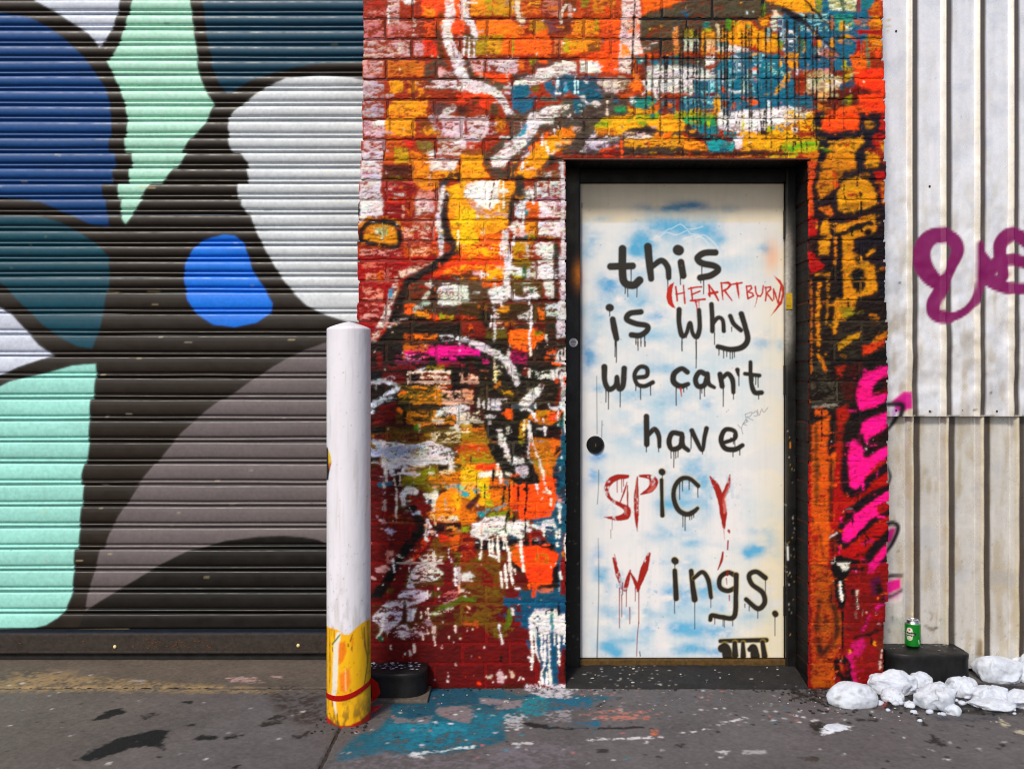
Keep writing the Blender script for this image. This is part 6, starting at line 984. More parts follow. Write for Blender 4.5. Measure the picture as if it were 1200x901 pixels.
# round sticker on the left jamb
bm = bmesh.new(); cx_, cz_, n = wx(672, DY - .035), wz(401, DY - .035), 28
c0 = [bm.verts.new((cx_ + .0195 * math.cos(2 * math.pi * i / n), DY - .0365, cz_ + .0195 * math.sin(2 * math.pi * i / n))) for i in range(n)]
bm.faces.new(c0); st_ = bm_obj('sticker', bm, material('sticker_white', 'd8d4d8', rough=.4, mottle=.2), door)
bm = bmesh.new()
for zz, hw in ((.009, .008), (.003, .012), (-.003, .012), (-.009, .007)):
    box_bm(bm, cx_ - hw, cx_ + hw, DY - .0372, DY - .0366, cz_ + zz - .0011, cz_ + zz + .0011)
bm_obj('sticker_print', bm, material('print_grey', '55555c', rough=.5), st_)
# brown door sill
bm = bmesh.new(); box_bm(bm, OL + .002, OR - .002, DY - .012, DY + .06, .036, z0 - .004, .003)
bm_obj('sill', bm, material('sill_brass', '5a421c', rough=.55, metallic=.3, bump=.3, mottle=.45), door)
# ------------------------------------------------------------------ corrugated metal cladding, two overlapping sheets
MY = .20
mc = Canvas(1020, -60, 1420, 800, 1.5, seed=17)
gx, gy_ = np.meshgrid(mc.X, mc.Y)
n = fbm(gx / 40, gy_ / 50, 701, 4); n2 = fbm(gx / 4, gy_ / 70, 711, 3)
up = (gy_ < 487)
base_up = lin('ececf2')[None, None]; base_lo = lin('dad7d3')[None, None]
mc.rgb[:] = np.where(up[..., None], base_up, base_lo)
tarn_refl = (sst(.50, .72, fbm(gx / 9, gy_ / 38, 721, 4)) * (.14 + .36 * sst(150, 450, gy_)))[..., None]  # tan tarnish that doubles as warm reflections painted into the sheet
mc.rgb = mc.rgb * (1 - tarn_refl) + lin('b8a47c') * tarn_refl
tarn_refl = (sst(.52, .75, fbm(gx / 26, gy_ / 26, 725, 4)) * .3)[..., None]  # bluish patches: reflections painted into the sheet colour
mc.rgb = mc.rgb * (1 - tarn_refl) + lin('b4bccc') * tarn_refl
mc.rgb *= (1 + (n2 - .5) * .16)[..., None]
# every rib: dark band and cream slope, shade and light put into the colour
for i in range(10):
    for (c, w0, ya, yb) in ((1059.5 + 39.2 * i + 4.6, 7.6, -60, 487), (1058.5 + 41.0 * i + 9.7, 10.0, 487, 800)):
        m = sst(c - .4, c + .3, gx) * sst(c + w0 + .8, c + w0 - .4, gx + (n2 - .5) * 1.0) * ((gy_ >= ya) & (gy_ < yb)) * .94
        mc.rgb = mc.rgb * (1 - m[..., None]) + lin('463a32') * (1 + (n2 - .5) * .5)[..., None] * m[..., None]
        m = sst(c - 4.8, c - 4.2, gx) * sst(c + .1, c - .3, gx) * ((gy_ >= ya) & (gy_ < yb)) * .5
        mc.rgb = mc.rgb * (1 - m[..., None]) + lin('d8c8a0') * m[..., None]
mc.met = np.full(mc.rgb.shape[:2], .38, np.float32)
MT = (1030, 240, 5.63)
def mp(kind, t, q, *a, **k):
    b4 = mc.rgb.copy(); getattr(mc, kind)(t, q, *a, **k)
    ch = np.abs(mc.rgb - b4).sum(-1) > .02; mc.met[ch] = .05
mc.soft = .7
PU = '7a0858'
mp('L', MT, "400,545 310,470 262,380 265,290 320,220 410,210 480,250 492,315 460,400 400,530", [90,122,122,115,109,109,96,90,77,77], PU, warp=.3)
mp('L', MT, "400,540 345,640 345,710 400,745 480,735 560,690 615,620 640,520 645,400 640,270", [77,96,96,90,61,54,56,64,72,56], PU, warp=.3)
mp('L', MT, "645,320 690,400 700,490 790,545 870,555 1000,550 1200,520", [64,77,102,90,77,77,77], PU, warp=.3)
mp('L', MT, "700,470 740,390 800,370 880,372 960,395 1100,430", [64,77,77,90,77,77], PU, warp=.3)
mp('L', MT, "790,470 775,360 775,270 830,205 900,215 970,265 1060,330", [77,90,96,96,96,96,77], PU, warp=.3)
mp('L', MT, "970,120 1010,160 1100,160", [77,77,64], PU, warp=.3)
mp('P', E0, "770,340 870,262 925,268 925,400 860,432 800,430", 'c80c88', soft=1.3); mp('L', E0, "740,368 840,368 858,405 820,500 765,580", [40,50,46,40,26], '17101a', soft=1.4); mp('P', E0, "770,400 825,400 800,460 765,520", 'a050b8', soft=1.5, a=.7)
mp('P', E1, "760,560 810,535 835,545 800,640 760,690", 'c80c80', soft=1.3); mp('L', E1, "740,520 800,500 845,520 845,570 800,670 750,740", [40,44,44,40,40,30], '1a101a', soft=1.4); mp('L', E1, "760,40 785,120 770,190", [20,30,20], '1a1416', soft=1.5)
mp('P', E2, "745,140 870,118 872,200 750,260", 'e0108a', soft=1.3); mp('L', E2, "740,120 790,98 880,95", [36,40,30], '3a2a34', soft=1.6); mp('L', E2, "740,275 800,262 880,215", [36,34,24], '2a1020', soft=1.5); mp('P', E2, "750,290 870,230 860,290 760,310", 'd868b0', soft=3, a=.5)
for q in ("995,230 1022,230 1010,245", "990,296 1025,298", "995,340 1018,350"): mp('L', C2, q, 14, '9a9030', soft=.8, a=.8)
M3 = (1030, 690, 6.435)
for q, w, c in (("350,270 400,300 440,290", [12,30,12], '6a4a20'), ("390,170 410,200 395,230", 8, '8a5a30'), ("745,380 745,480", [20,36], '8a6a30'), ("100,210 105,230", 14, '5a4a40'), ("75,310 80,320", 10, '3a342c'), ("430,285 440,290", 12, '3a2a1c')): mc.L(M3, q, w, c, soft=1.3, a=.75, warp=.6)
mc.specks(np.random.RandomState(8), (1040, 640, 1200, 780), 60, ['4a4038', '6a5a40', '3a322a'], .25, .6, 1.2, a=.8)
mc.specks(np.random.RandomState(18), (1040, 0, 1200, 640), 40, ['5a5048', '8a7a5a'], .25, .6, 1.5, a=.7)
for x, y in ((1050.5, 332), (1035, 473), (1137, 480), (1086, 482), (1156, 460)): mc.L(PX, "%g,%g %g,%g" % (x, y, x + .3, y), 2.6, '3a2a1c', smooth=False)
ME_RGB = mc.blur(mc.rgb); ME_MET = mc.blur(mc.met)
cladding = tag(empty('metal_cladding'), 'dented galvanised corrugated sheet wall tagged with purple and pink spray, right of the brick', 'wall')
def sheet(name, prof_, ya, yb, yplane, step, dents, seed):
    """prof_: (photo px x, depth in mm into the wall) along one row"""
    pxs, dps = [], []
    for (xa, da), (xb, db) in zip(prof_[:-1], prof_[1:]):
        m = max(1, int(round((xb - xa) / (1.6 if xa < 1215 else 5))))
        for i in range(m): pxs.append(xa + (xb - xa) * i / m); dps.append(da + (db - da) * i / m)
    pxs.append(prof_[-1][0]); dps.append(prof_[-1][1])
    pxs = np.array(pxs); dps = np.array(dps) * 1e-3
    yy = np.arange(ya, yb + .01, step)
    gx, gyv = np.meshgrid(pxs, yy)
    dn = (fbm(gx / 26, gyv / 30, seed, 3) - .5) * dents * sst(60, 330, gyv) * 1e-3 + (fbm(gx / 90, gyv / 140, seed + 5, 2) - .5) * 6e-3
    wob = (fbm(gyv / 40, gx * 0 + np.floor(gx / 40), seed + 9, 2) - .5) * 1.2 * sst(150, 400, gyv)
    D_ = yplane + dps[None, :] + dn
    co = np.stack([wx(gx + wob, MY), D_, wz(gyv, MY)], -1).reshape(-1, 3)
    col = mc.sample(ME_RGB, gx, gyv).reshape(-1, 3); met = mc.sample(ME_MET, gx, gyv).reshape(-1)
    return mesh_from(name, co, grid_quads(len(pxs), len(yy))[:, ::-1], col, M_METAL, cladding, True, {'Met': met})
up_prof = [(1022, 0)]          # flat pans with ribs standing proud of them
for i in range(0, 10):
    c = 1059.5 + 39.2 * i
    up_prof += [(c, 0), (c + 2.2, -19), (c + 4.0, -20), (c + 4.5, 0)]
up_prof.append((1418, 0))
lo_prof = [(1022, 2)]
for i in range(0, 9):
    c = 1058.5 + 41.0 * i
    lo_prof += [(c, 2), (c + .5, 4), (c + 7.5, -27), (c + 9.0, -28), (c + 9.6, 2)]
lo_prof.append((1418, 2))
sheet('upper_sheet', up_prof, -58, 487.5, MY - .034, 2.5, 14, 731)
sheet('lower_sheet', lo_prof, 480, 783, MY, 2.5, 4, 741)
for px_, py_ in ((1046, 480), (1085, 481), (1123, 480), (1163, 481), (1200, 480), (1046, 40), (1085, 220)):
    bm = bmesh.new(); bmesh.ops.create_uvsphere(bm, u_segments=8, v_segments=6, radius=.005)
    for v_ in bm.verts: v_.co = Vector((v_.co.x, v_.co.y * .5, v_.co.z)) + Vector((wx(px_, MY), MY - .037, wz(py_, MY)))
    bm_obj('screw', bm, M_DARKSTEEL, cladding, True)
bm = bmesh.new(); box_bm(bm, wx(1020, MY), wx(1418, MY), MY + .05, MY + .2, 0, wz(-58, MY)); bm_obj('backing', bm, M_DARKSTEEL, cladding)

# ------------------------------------------------------------------ ground
bm = bmesh.new()
vs_ = [bm.verts.new(v) for v in ((-400, -400, -.012), (400, -400, -.012), (400, 60, -.012), (-400, 60, -.012))]; bm.faces.new(vs_)
tag(bm_obj('ground', bm, material('street_asphalt', '3c3a3a', rough=.9, bump=.5, bump_scale=120, mottle=.25)), kind='structure')
GS = 273.0
gc = Canvas(-140, -130, 1440, 420, 1.5, seed=23)
gx, gy_ = np.meshgrid(gc.X, gc.Y)
n = fbm(gx / 60, gy_ / 60, 801, 5); n2 = fbm(gx / 6, gy_ / 6, 811, 3); n3 = fbm(gx / 2, gy_ / 2, 821, 2)
gc.rgb[:] = lin('585456')
w_ = (sst(360, 120, gx) * .55)[..., None]; gc.rgb = gc.rgb * (1 - w_) + lin('665a50') * w_
sill = ((gy_ < 0) & (gx < 425))[..., None] * .7; gc.rgb = gc.rgb * (1 - sill) + lin('5e5246') * sill
gc.rgb *= (1 + (n - .5) * .55 + (n2 - .5) * .35 + (n3 - .5) * .35)[..., None]
gc.H = rank01(n2 + .8 * n3 + .6 * n); gc.hedge = 5; gc.warp = 2.5; gc.soft = 1.0; gc.var = .12
def gpt(t, txt):
    out = []
    for (x, y) in pts_of(txt, t):
        d = CZ * F / max(y - 450, 300); out.append("%.1f,%.1f" % ((x - 600) * d / F * GS + 600, -(d - D) * GS))
    return " ".join(out)
def GP(t, q, col, **k): gc.P(PX, gpt(t, q), col, **k)
def GL(t, q, w, col, **k): gc.L(PX, gpt(t, q), w, col, **k)
G0, G1, G2, GA = (370, 760, 4.0), (650, 760, 3.871), (940, 760, 4.615), (0, 580, 2.79)
# left: stains; sunlight glow along the joint painted as an ochre strip
GP(GA,"0,600 300,590 600,615 1060,640 1060,648 500,642 0,640",'8a7454',dry=.35,soft=5); GP(GA,"30,570 240,575 260,630 60,635",'957a58',dry=.4,soft=8,a=.7)
GP(GA,"250,862 330,815 420,785 500,762 560,765 540,790 520,815 430,825 350,850 290,870",'0e0c0c',warp=3,mort=1); GP(GA,"300,735 350,705 400,695 405,708 360,728",'121010',warp=2); GP(GA,"635,795 660,780 715,790 700,798",'121010',warp=1.5); GP(GA,"735,790 770,783 772,793 740,797",'121010',warp=1.5); GP(GA,"465,715 510,705 520,722 475,730",'2a2424',dry=.3); GP(GA,"500,815 540,808 535,830",'141010'); GP(GA,"590,675 625,672 620,682",'1c1818'); GP(GA,"600,752 640,745 635,755",'1c1818'); GP(GA,"850,750 900,720 940,720 920,745 860,752",'2a2422',dry=.45); GP(GA,"910,620 980,615 985,632 920,632",'2a2422',dry=.4); GP(GA,"960,785 1010,770 1010,785 970,797",'241e1e',dry=.3); GP(GA,"750,885 780,880 778,893",'1a1414')
GP(GA,"740,597 830,595 865,608 835,615 760,606",'a88a84',dry=.3); GP(GA,"890,590 925,592 915,600",'a88a84',dry=.2); GP(GA,"430,605 470,600 465,612",'988e88',dry=.3)
GP(GA,"880,640 1060,640 1060,760 960,740 900,690",'3a302c',dry=.5,soft=8)
# teal paint spilled across the pavement below the wall
GP(G0,"340,330 365,215 480,205 540,190 600,175 640,140 690,150 720,180 880,190 960,215 1090,205 1180,215 1400,225 1200,270 1080,300 980,320 880,340 890,430 760,460 620,490 460,500 330,480 160,520 80,530 130,460 190,400 280,380",'0a5468',dry=.14,soft=3)
GP(G0,"480,205 640,145 720,185 780,230 760,260 620,265 560,300 440,330 360,240",'06485e',dry=.06,soft=2); GP(G0,"330,350 500,340 700,340 860,380 760,440 560,470 360,470 240,470",'0a6c84',dry=.42,soft=4); GP(G0,"420,345 620,345 700,380 560,400 430,380",'12809a',dry=.45,soft=3); GP(G0,"720,300 880,290 900,360 800,380 740,330",'0a6c82',dry=.4,soft=3); GP(G0,"970,230 1080,220 1090,300 1000,330 940,290",'0a7888',dry=.25,soft=3); GP(G0,"90,520 300,420 360,450 260,500",'0a5a70',dry=.45,soft=4)
GP(G0,"565,270 720,262 740,300 720,340 640,330 570,300",'7a7076',dry=.04); GP(G0,"770,230 975,240 960,270 860,285 775,255",'7e747a',dry=.1); GP(G0,"360,320 440,330 540,310 520,345 360,345",'6a6a72',dry=.2); GP(G0,"780,255 850,260 840,280 790,275",'06485e')
GP(G0,"980,175 1090,180 1200,190 1200,230 1080,225 1000,200",'b8b4bc',dry=.45); GP(G0,"890,310 960,290 1010,330 950,370 890,360",'a8aab0',dry=.5); GP(G0,"1070,290 1200,280 1200,340 1080,340",'8a868c',dry=.35); GP(G0,"435,495 490,480 500,505 445,505",'e0e4e8',dry=.2)
GL(G0,"470,490 560,480 660,465 740,455",3.0,'c8d8dc',dry=.35); GL(G0,"930,445 1020,438",2.5,'d0d0d4',dry=.3); GP(G0,"955,345 1000,338 1100,360 1200,372 1200,380 1090,372 990,358",'141216')
rs = np.random.RandomState(31)
def gspecks(box, nn, cols, r0, r1, **k):
    gc.specks(rs, box, nn, cols, r0, r1, .6, **k)
gspecks((395, -5, 720, 200), 110, ['d8dce0', 'c8ccd0', 'b8605a', '0a6070', '188098', '14181c'], .25, .8, warp=1.0)
gspecks((660, -10, 960, 120), 260, ['a8a8aa', 'c0c0c0', '9a8a88', 'b05a4a', '1a1818', '1a1818', '2a5a70', '888484'], .25, .8, warp=1.0)
gspecks((940, -10, 1300, 260), 160, ['14100e', '1c1816', 'b8b4b0', '2a2422'], .4, 1.6, warp=.8)
gspecks((-100, -60, 420, 330), 130, ['1c1816', 'c0bab8', '2a2422', '989090'], .3, 1.0, warp=.6)
gspecks((420, 60, 1000, 330), 120, ['1c1816', 'c8c4c8', '3a3434', 'b8b0b0'], .3, 1.0, warp=.6)
# right-hand side: grit by the door, damp under the snow, cracks
GP(G1,"120,295 300,270 480,280 490,300 300,320 150,310",'a86a5c',dry=.8); GP(G1,"0,225 160,225 170,260 0,275",'0a5a78',dry=.3); GP(G1,"70,330 210,322 200,350 80,355",'0a5a78',dry=.35); GP(G1,"440,365 475,370 470,395 445,390",'c0603a',dry=.5,warp=1); GL(G1,"0,355 200,358 400,352",2.6,'1a1618',dry=.2); GL(G1,"140,412 400,402 600,380 860,310",2.2,'c8c4c8',dry=.6)
GP(G1,"540,435 590,430 585,445 545,445",'2a241c',dry=.2); GP(G1,"195,455 240,452 238,465 200,467",'2a2622',dry=.2); GP(G1,"1110,490 1200,488 1200,508 1130,508",'2a241e',dry=.15); GP(G1,"740,462 790,460 780,472",'b8b4b8',dry=.2); GP(G1,"850,460 950,460 940,472 860,472",'9a989c',dry=.35)
GP(G2,"-60,180 130,190 140,280 60,300 -60,260",'1c1815',dry=.4,soft=3); GP(G2,"130,300 420,325 560,330 700,345 830,345 900,350 1080,360 1200,355 1200,200 900,180 500,200 300,260 140,260",'1e1c1e',dry=.18,soft=4); GP(G2,"700,360 900,370 1080,350 1080,385 860,390 720,385",'3a3c44',dry=.2,soft=3); GP(G2,"50,400 100,390 130,405 115,465 60,465",'1c1814',dry=.2); GP(G2,"105,440 160,405 250,415 250,435 160,455 110,462",'d8dce4',dry=.3); GP(G2,"290,375 410,378 415,392 300,388",'1e1a14',dry=.15)
GL(G2,"600,340 640,380 665,410",2.6,'1a1614'); GP(G2,"650,495 730,490 780,500 760,525 700,510",'1e1a18',dry=.2); GL(G2,"700,460 740,500 760,520",4.5,'1e1a18',dry=.15); GP(G2,"1070,510 1110,512 1105,530 1075,525",'14100e'); GP(G2,"890,412 935,410 925,422",'1a1614'); GP(G2,"680,535 710,535 705,545",'c8c8cc'); GP(G2,"770,592 800,592 795,602",'c8c8cc'); GP(G2,"0,590 90,588 80,608 0,605",'3a322a',dry=.2); GP(G2,"1075,370 1130,420 1200,445 1200,462 1120,435 1070,400",'b0a890',dry=.5); GP(G2,"400,285 450,290 440,325 405,315",'a83a20',dry=.3)
GP(G0,"60,540 300,480 700,500 1200,420 1200,564 60,564",'746c78',dry=.55,soft=10,a=.5)
GR_RGB = gc.blur(gc.rgb)
GZ = fbm(gc.X[None, :] / 30 + 0 * gc.Y[:, None], gc.Y[:, None] / 30 + 0 * gc.X[None, :], 841, 4)
GZ2 = fbm(gc.X[None, :] / 3 + 0 * gc.Y[:, None], gc.Y[:, None] / 3 + 0 * gc.X[None, :], 851, 2)
GZ = ((GZ - .5) * 6e-3 + (GZ2 - .5) * 1.6e-3).astype(np.float32)
pavement = tag(empty('pavement'), None, None, None, 'structure')
def slab(x0, x1, y0, y1, dx, dy, zf=None, name='slab', edge=2.5):
    u = np.arange(x0, x1 + dx * .5, dx); v = np.arange(y0, y1 + dy * .5, dy)
    gxx, gvv = np.meshgrid(u, v)
    cx = gxx * GS + 600; cy = -gvv * GS
    z = gc.sample(GZ, cx, cy)
    e = np.minimum(np.minimum(gxx - x0, x1 - gxx), np.minimum(gvv - y0, y1 - gvv)) * GS
    jit = (fbm(cx / 4, cy / 4, 861, 2) - .4) * 3
    z = z - (1 - np.clip((e + jit) / edge, 0, 1)) ** 2 * 7e-3
    if zf is not None: z = z + zf(gxx, gvv)
    co = np.stack([gxx, gvv, z], -1).reshape(-1, 3)
    col = gc.sample(GR_RGB, cx, cy).reshape(-1, 3)
    return mesh_from(name, co, grid_quads(len(u), len(v)), col, M_CONC, pavement)
JX = -.652
slab(-2.55, JX - .006, -1.0, -.006, .0055, .0072)
slab(JX + .006, 2.9, -1.0, .0, .0050, .0065)
slab(-2.55, wx(428), .004, .45, .0065, .008)
slab(wx(1033), 2.9, .004, .30, .007, .009)
slab(-2.55, JX - .006, -1.53, -1.012, .02, .02); slab(JX + .006, 2.9, -1.53, -1.012, .02, .02)
bm = bmesh.new(); box_bm(bm, -12, 12, -3.2, -1.54, -.1, -.004); box_bm(bm, -12, -2.56, -1.535, .45, -.1, -.004); box_bm(bm, 2.91, 12, -1.535, .45, -.1, -.004)
bm_obj('far_slab', bm, material('plain_concrete', '6a6462', rough=.85, bump=.5, bump_scale=120, mottle=.25), pavement)
# joint filled with grit
bm = bmesh.new(); box_bm(bm, JX - .02, JX + .02, -1.5, 0, -.1, -.006); box_bm(bm, -2.5, wx(428), -.02, .02, -.1, -.005)
bm_obj('joint_grit', bm, material('grit', '2a2420', rough=.95, bump=.8, bump_scale=200, mottle=.4), pavement)
# doorway ramp of dark concrete, rising to the sill
def ramp(x, y): return np.interp(y, [-.02, .01, .17, .2], [-.001, .012, .040, .042])
dcols = None
u = np.arange(OL + .001, OR - .001, .0045); v = np.arange(-.018, .185, .004)
gxx, gvv = np.meshgrid(u, v); cx, cy = gxx * GS + 600, -gvv * GS
base_c = lin('1d1b1b')[None, None] * (1 + (fbm(cx / 9, cy / 9, 871, 4) - .5)[..., None] * .9) * (1 + (fbm(cx / 2, cy / 2, 873, 2) - .5)[..., None] * .5)
dp = Canvas(650, -60, 960, 12, 2, seed=29); dp.rgb[:] = 0; mask = Canvas(650, -60, 960, 12, 2, seed=29)
for i in range(90):
    xx, yy, r = (rs.normal(740, 34) if rs.rand() > .45 else rs.uniform(664, 946)), rs.uniform(-52, 6), rs.uniform(.2, .75) * (2.2 if rs.rand() > .93 else 1)
    if xx < 790 or rs.rand() > .55: mask.L(PX, "%.1f,%.1f %.1f,%.1f" % (xx, yy, xx + rs.uniform(-2, 2), yy), 2 * r, 'ffffff', smooth=False, warp=.4, a=rs.uniform(.3, .9))
mk = mask.sample(mask.rgb, cx, cy)[..., :1]
col = base_c * (1 - mk) + lin('b8b6b4') * mk
z = ramp(gxx, gvv) + (fbm(cx / 14, cy / 14, 875, 4) - .5) * .008
mesh_from('doorway_ramp', np.stack([gxx, gvv, z], -1).reshape(-1, 3), grid_quads(len(u), len(v)), col.reshape(-1, 3), M_CONC, pavement)
del gx, gy_, gxx, gvv, cx, cy
# ------------------------------------------------------------------ bollard
BY = -.35
bc = Canvas(376, 366, 442, 850, 3, seed=41)
gx, gy_ = np.meshgrid(bc.X, bc.Y)
bc.rgb[:] = lin('dcdae4'); bc.soft = .5; bc.warp = .35
bc.rgb *= (1 + (fbm(gx / 14, gy_ / 30, 901, 3) - .5) * .10)[..., None]
st_ = sst(.56, .8, fbm(gx / 2.5, gy_ / 55, 903, 3))[..., None] * .30; bc.rgb = bc.rgb * (1 - st_) + lin('a8a098') * st_
lo_ = (sst(640, 728, gy_) * sst(.45, .75, fbm(gx / 4, gy_ / 14, 905, 3)))[..., None] * .35; bc.rgb = bc.rgb * (1 - lo_) + lin('9a948c') * lo_
BT, BU = (375, 700, 6.007), (370, 360, 4.5)
bc.P(BT, "30,180 60,180 150,180 175,195 200,215 235,215 250,195 300,155 330,140 420,125 420,960 30,960", 'e8ac08', warp=.6)
gl = sst(.5, .7, fbm(gx / 8, gy_ / 30, 911, 3)) * (gy_ > 728)
bc.rgb = bc.rgb * (1 - .35 * gl[..., None]) + lin('f4c010') * .35 * gl[..., None]
bc.P(BT, "150,200 175,200 165,300 155,420 150,560 135,660 105,640 115,480 120,320 130,260", 'dcd6c8', warp=.7); bc.L(BT, "120,640 140,760", [24, 16], 'e0d8c4')
bc.P(BT, "165,270 205,260 215,330 190,400 160,420 158,330", 'e07808', warp=.6, soft=1.2); bc.P(BT, "165,490 235,440 245,540 215,620 170,600", 'e87a10', warp=.6, soft=1.5); bc.L(BT, "250,240 255,280", 18, 'e08a10', soft=1); bc.L(BT, "208,460 210,600", [6, 8], 'f0c880', soft=1)
bc.L(BT, "110,290 135,260 170,215", [8, 12, 6], '0a6a3a'); bc.L(BT, "112,310 115,340", 6, '1a3a2a'); bc.L(BT, "240,260 255,215", [7, 6], '241c08')
for q, w in (("90,190 92,480 85,600", [5, 7, 4]), ("60,190 62,640", 4), ("325,180 330,300 345,420 325,590", [8, 8, 6, 7]), ("345,150 350,380", 6), ("312,180 318,260", 4), ("150,760 155,830", [6, 9]), ("85,775 100,780", 8), ("225,280 228,295", 9)): bc.L(BT, q, w, '2c240c', a=.85)
bc.L(BT, "78,640 120,660", 5, 'f0e8d0'); bc.P(BT, "350,140 362,140 362,900 340,900 345,400", 'a89010', soft=2, a=.6)
bc.P(BU, "55,730 75,735 95,780 100,810 85,870 80,905 55,905", '15120e', warp=.4); bc.P(BU, "78,740 98,780 98,810 84,830 80,790", 'd8b010', warp=.4); bc.L(BU, "90,815 88,840", 8, 'd0481a')
bc.P((375, 700, 6.007), "30,790 60,800 150,835 230,840 300,820 360,780 420,770 420,960 30,960", 'b8180e', warp=.9)
bc.specks(np.random.RandomState(6), (384, 400, 433, 725), 45, ['5a5860', '8a8890', '3a383c'], .15, .4, 1.2, a=.8)
bc.specks(np.random.RandomState(7), (384, 640, 433, 726), 30, ['3a383c', '4a4450'], .15, .45, 1.2, a=.8)
bc.specks(np.random.RandomState(8), (384, 726, 433, 838), 50, ['3a2c0c', '6a4a08'], .15, .4, 1.5, a=.8)
ft = (sst(790, 842, gy_) * sst(.40, .7, fbm(gx / 4, gy_ / 9, 907, 3)))[..., None] * .75; bc.rgb = bc.rgb * (1 - ft) + lin('4a3a22') * ft
rst = (sst(.70, .82, fbm(gx / 3, gy_ / 16, 909, 4)) * (gy_ > 725))[..., None] * .8; bc.rgb = bc.rgb * (1 - rst) + lin('8a4a10') * rst
BC_RGB = bc.blur(bc.rgb)
bollard = tag(empty('bollard'), 'steel post with chipped white top and yellow base, in front of the brick corner', 'bollard')
bx, brad = wx(408.7, BY), 25.4 * (D + BY) / F
zt_ = wz(386, BY); zc_ = wz(376.5, BY)
nth, nz = 150, 330
th = np.linspace(0, 2 * math.pi, nth, endpoint=False)
zs = np.concatenate([np.linspace(-.02, zt_, nz), [zt_ + .004, zt_ + .010, zt_ + .018, zt_ + .026, zc_]])
rs_ = np.concatenate([np.full(nz, brad), [brad * .985, brad * .86, brad * .6, brad * .3, .002]])
T, Z = np.meshgrid(th, zs); RR = np.repeat(rs_[:, None], nth, 1)
RR = RR + (fbm(T * 9, Z * 40, 921, 3) - .5) * .0009
co = np.stack([bx + RR * np.sin(T), BY - RR * np.cos(T), Z], -1).reshape(-1, 3)
pxs = 408.7 + 25.4 * np.sin(T) * np.where(np.cos(T) > 0, 1, -.9); pys = 450 - (Z - CZ) * F / (D + BY)
col = bc.sample(BC_RGB, pxs, pys).reshape(-1, 3)
i = np.arange(nth); j = np.arange(len(zs) - 1)[:, None]
a = (j * nth + i).ravel(); b = (j * nth + (i + 1) % nth).ravel()
mesh_from('post', co, np.stack([a, b, b + nth, a + nth], 1), col, M_POST, bollard)
M_TAPE = material('red_tape', 'cc140e', rough=.35, rough_var=.1, spec=.5, bump=.1)
def ribbon(name, pts, up, half, mat, parent):
    bm = bmesh.new(); rows = []
    for p, u_, h_ in zip(pts, up, half):
        p, u_ = Vector(p), Vector(u_).normalized(); rows.append((bm.verts.new(p - u_ * h_), bm.verts.new(p + u_ * h_)))
    for r0, r1 in zip(rows[:-1], rows[1:]): bm.faces.new((r0[0], r1[0], r1[1], r0[1]))
    bmesh.ops.solidify(bm, geom=bm.faces[:], thickness=.0012)
    return bm_obj(name, bm, mat, parent, False)
n = 72; pts, ups, hv = [], [], []
zl, zr = wz(810.5, BY), wz(797, BY)
for i in range(n + 1):
    t_ = 2 * math.pi * i / n; sx = math.sin(t_)
    dip = -.013 * max(0, math.cos(t_)) * (1 - (sx - .1) ** 2)
    pts.append((bx + (brad + .0022) * sx, BY - (brad + .0022) * math.cos(t_), (zl + zr) / 2 + (zr - zl) / 2 * sx + dip)); ups.append((0, 0, 1)); hv.append(.0105)
ribbon('tape_band', pts, ups, hv, M_TAPE, bollard)
# loose torn tape lying at the foot
g = gy(826)
tx = wx(436, g)
pts = [(tx - .05, g - .06, .006), (tx - .02, g - .045, .012), (tx + .005, g - .03, .02), (tx + .02, g - .02, .05), (tx + .012, g - .005, .085), (tx - .012, g + .01, .11)]
ribbon('loose_tape', pts, [(0, .6, .8), (.2, .4, .8), (.6, .2, .6), (.8, 0, .4), (.7, 0, .5), (.6, 0, .7)], [.012, .018, .02, .019, .016, .006], M_TAPE, bollard)
pts = [(tx - .09, g - .105, .008), (tx - .04, g - .09, .014), (tx + .0, g - .075, .010), (tx + .035, g - .065, .012), (tx + .05, g - .05, .022)]
ribbon('loose_tape', pts, [(0, .9, .4), (0, .8, .6), (.2, .8, .6), (.5, .6, .6), (.6, .4, .7)], [.010, .014, .017, .015, .007], M_TAPE, bollard)

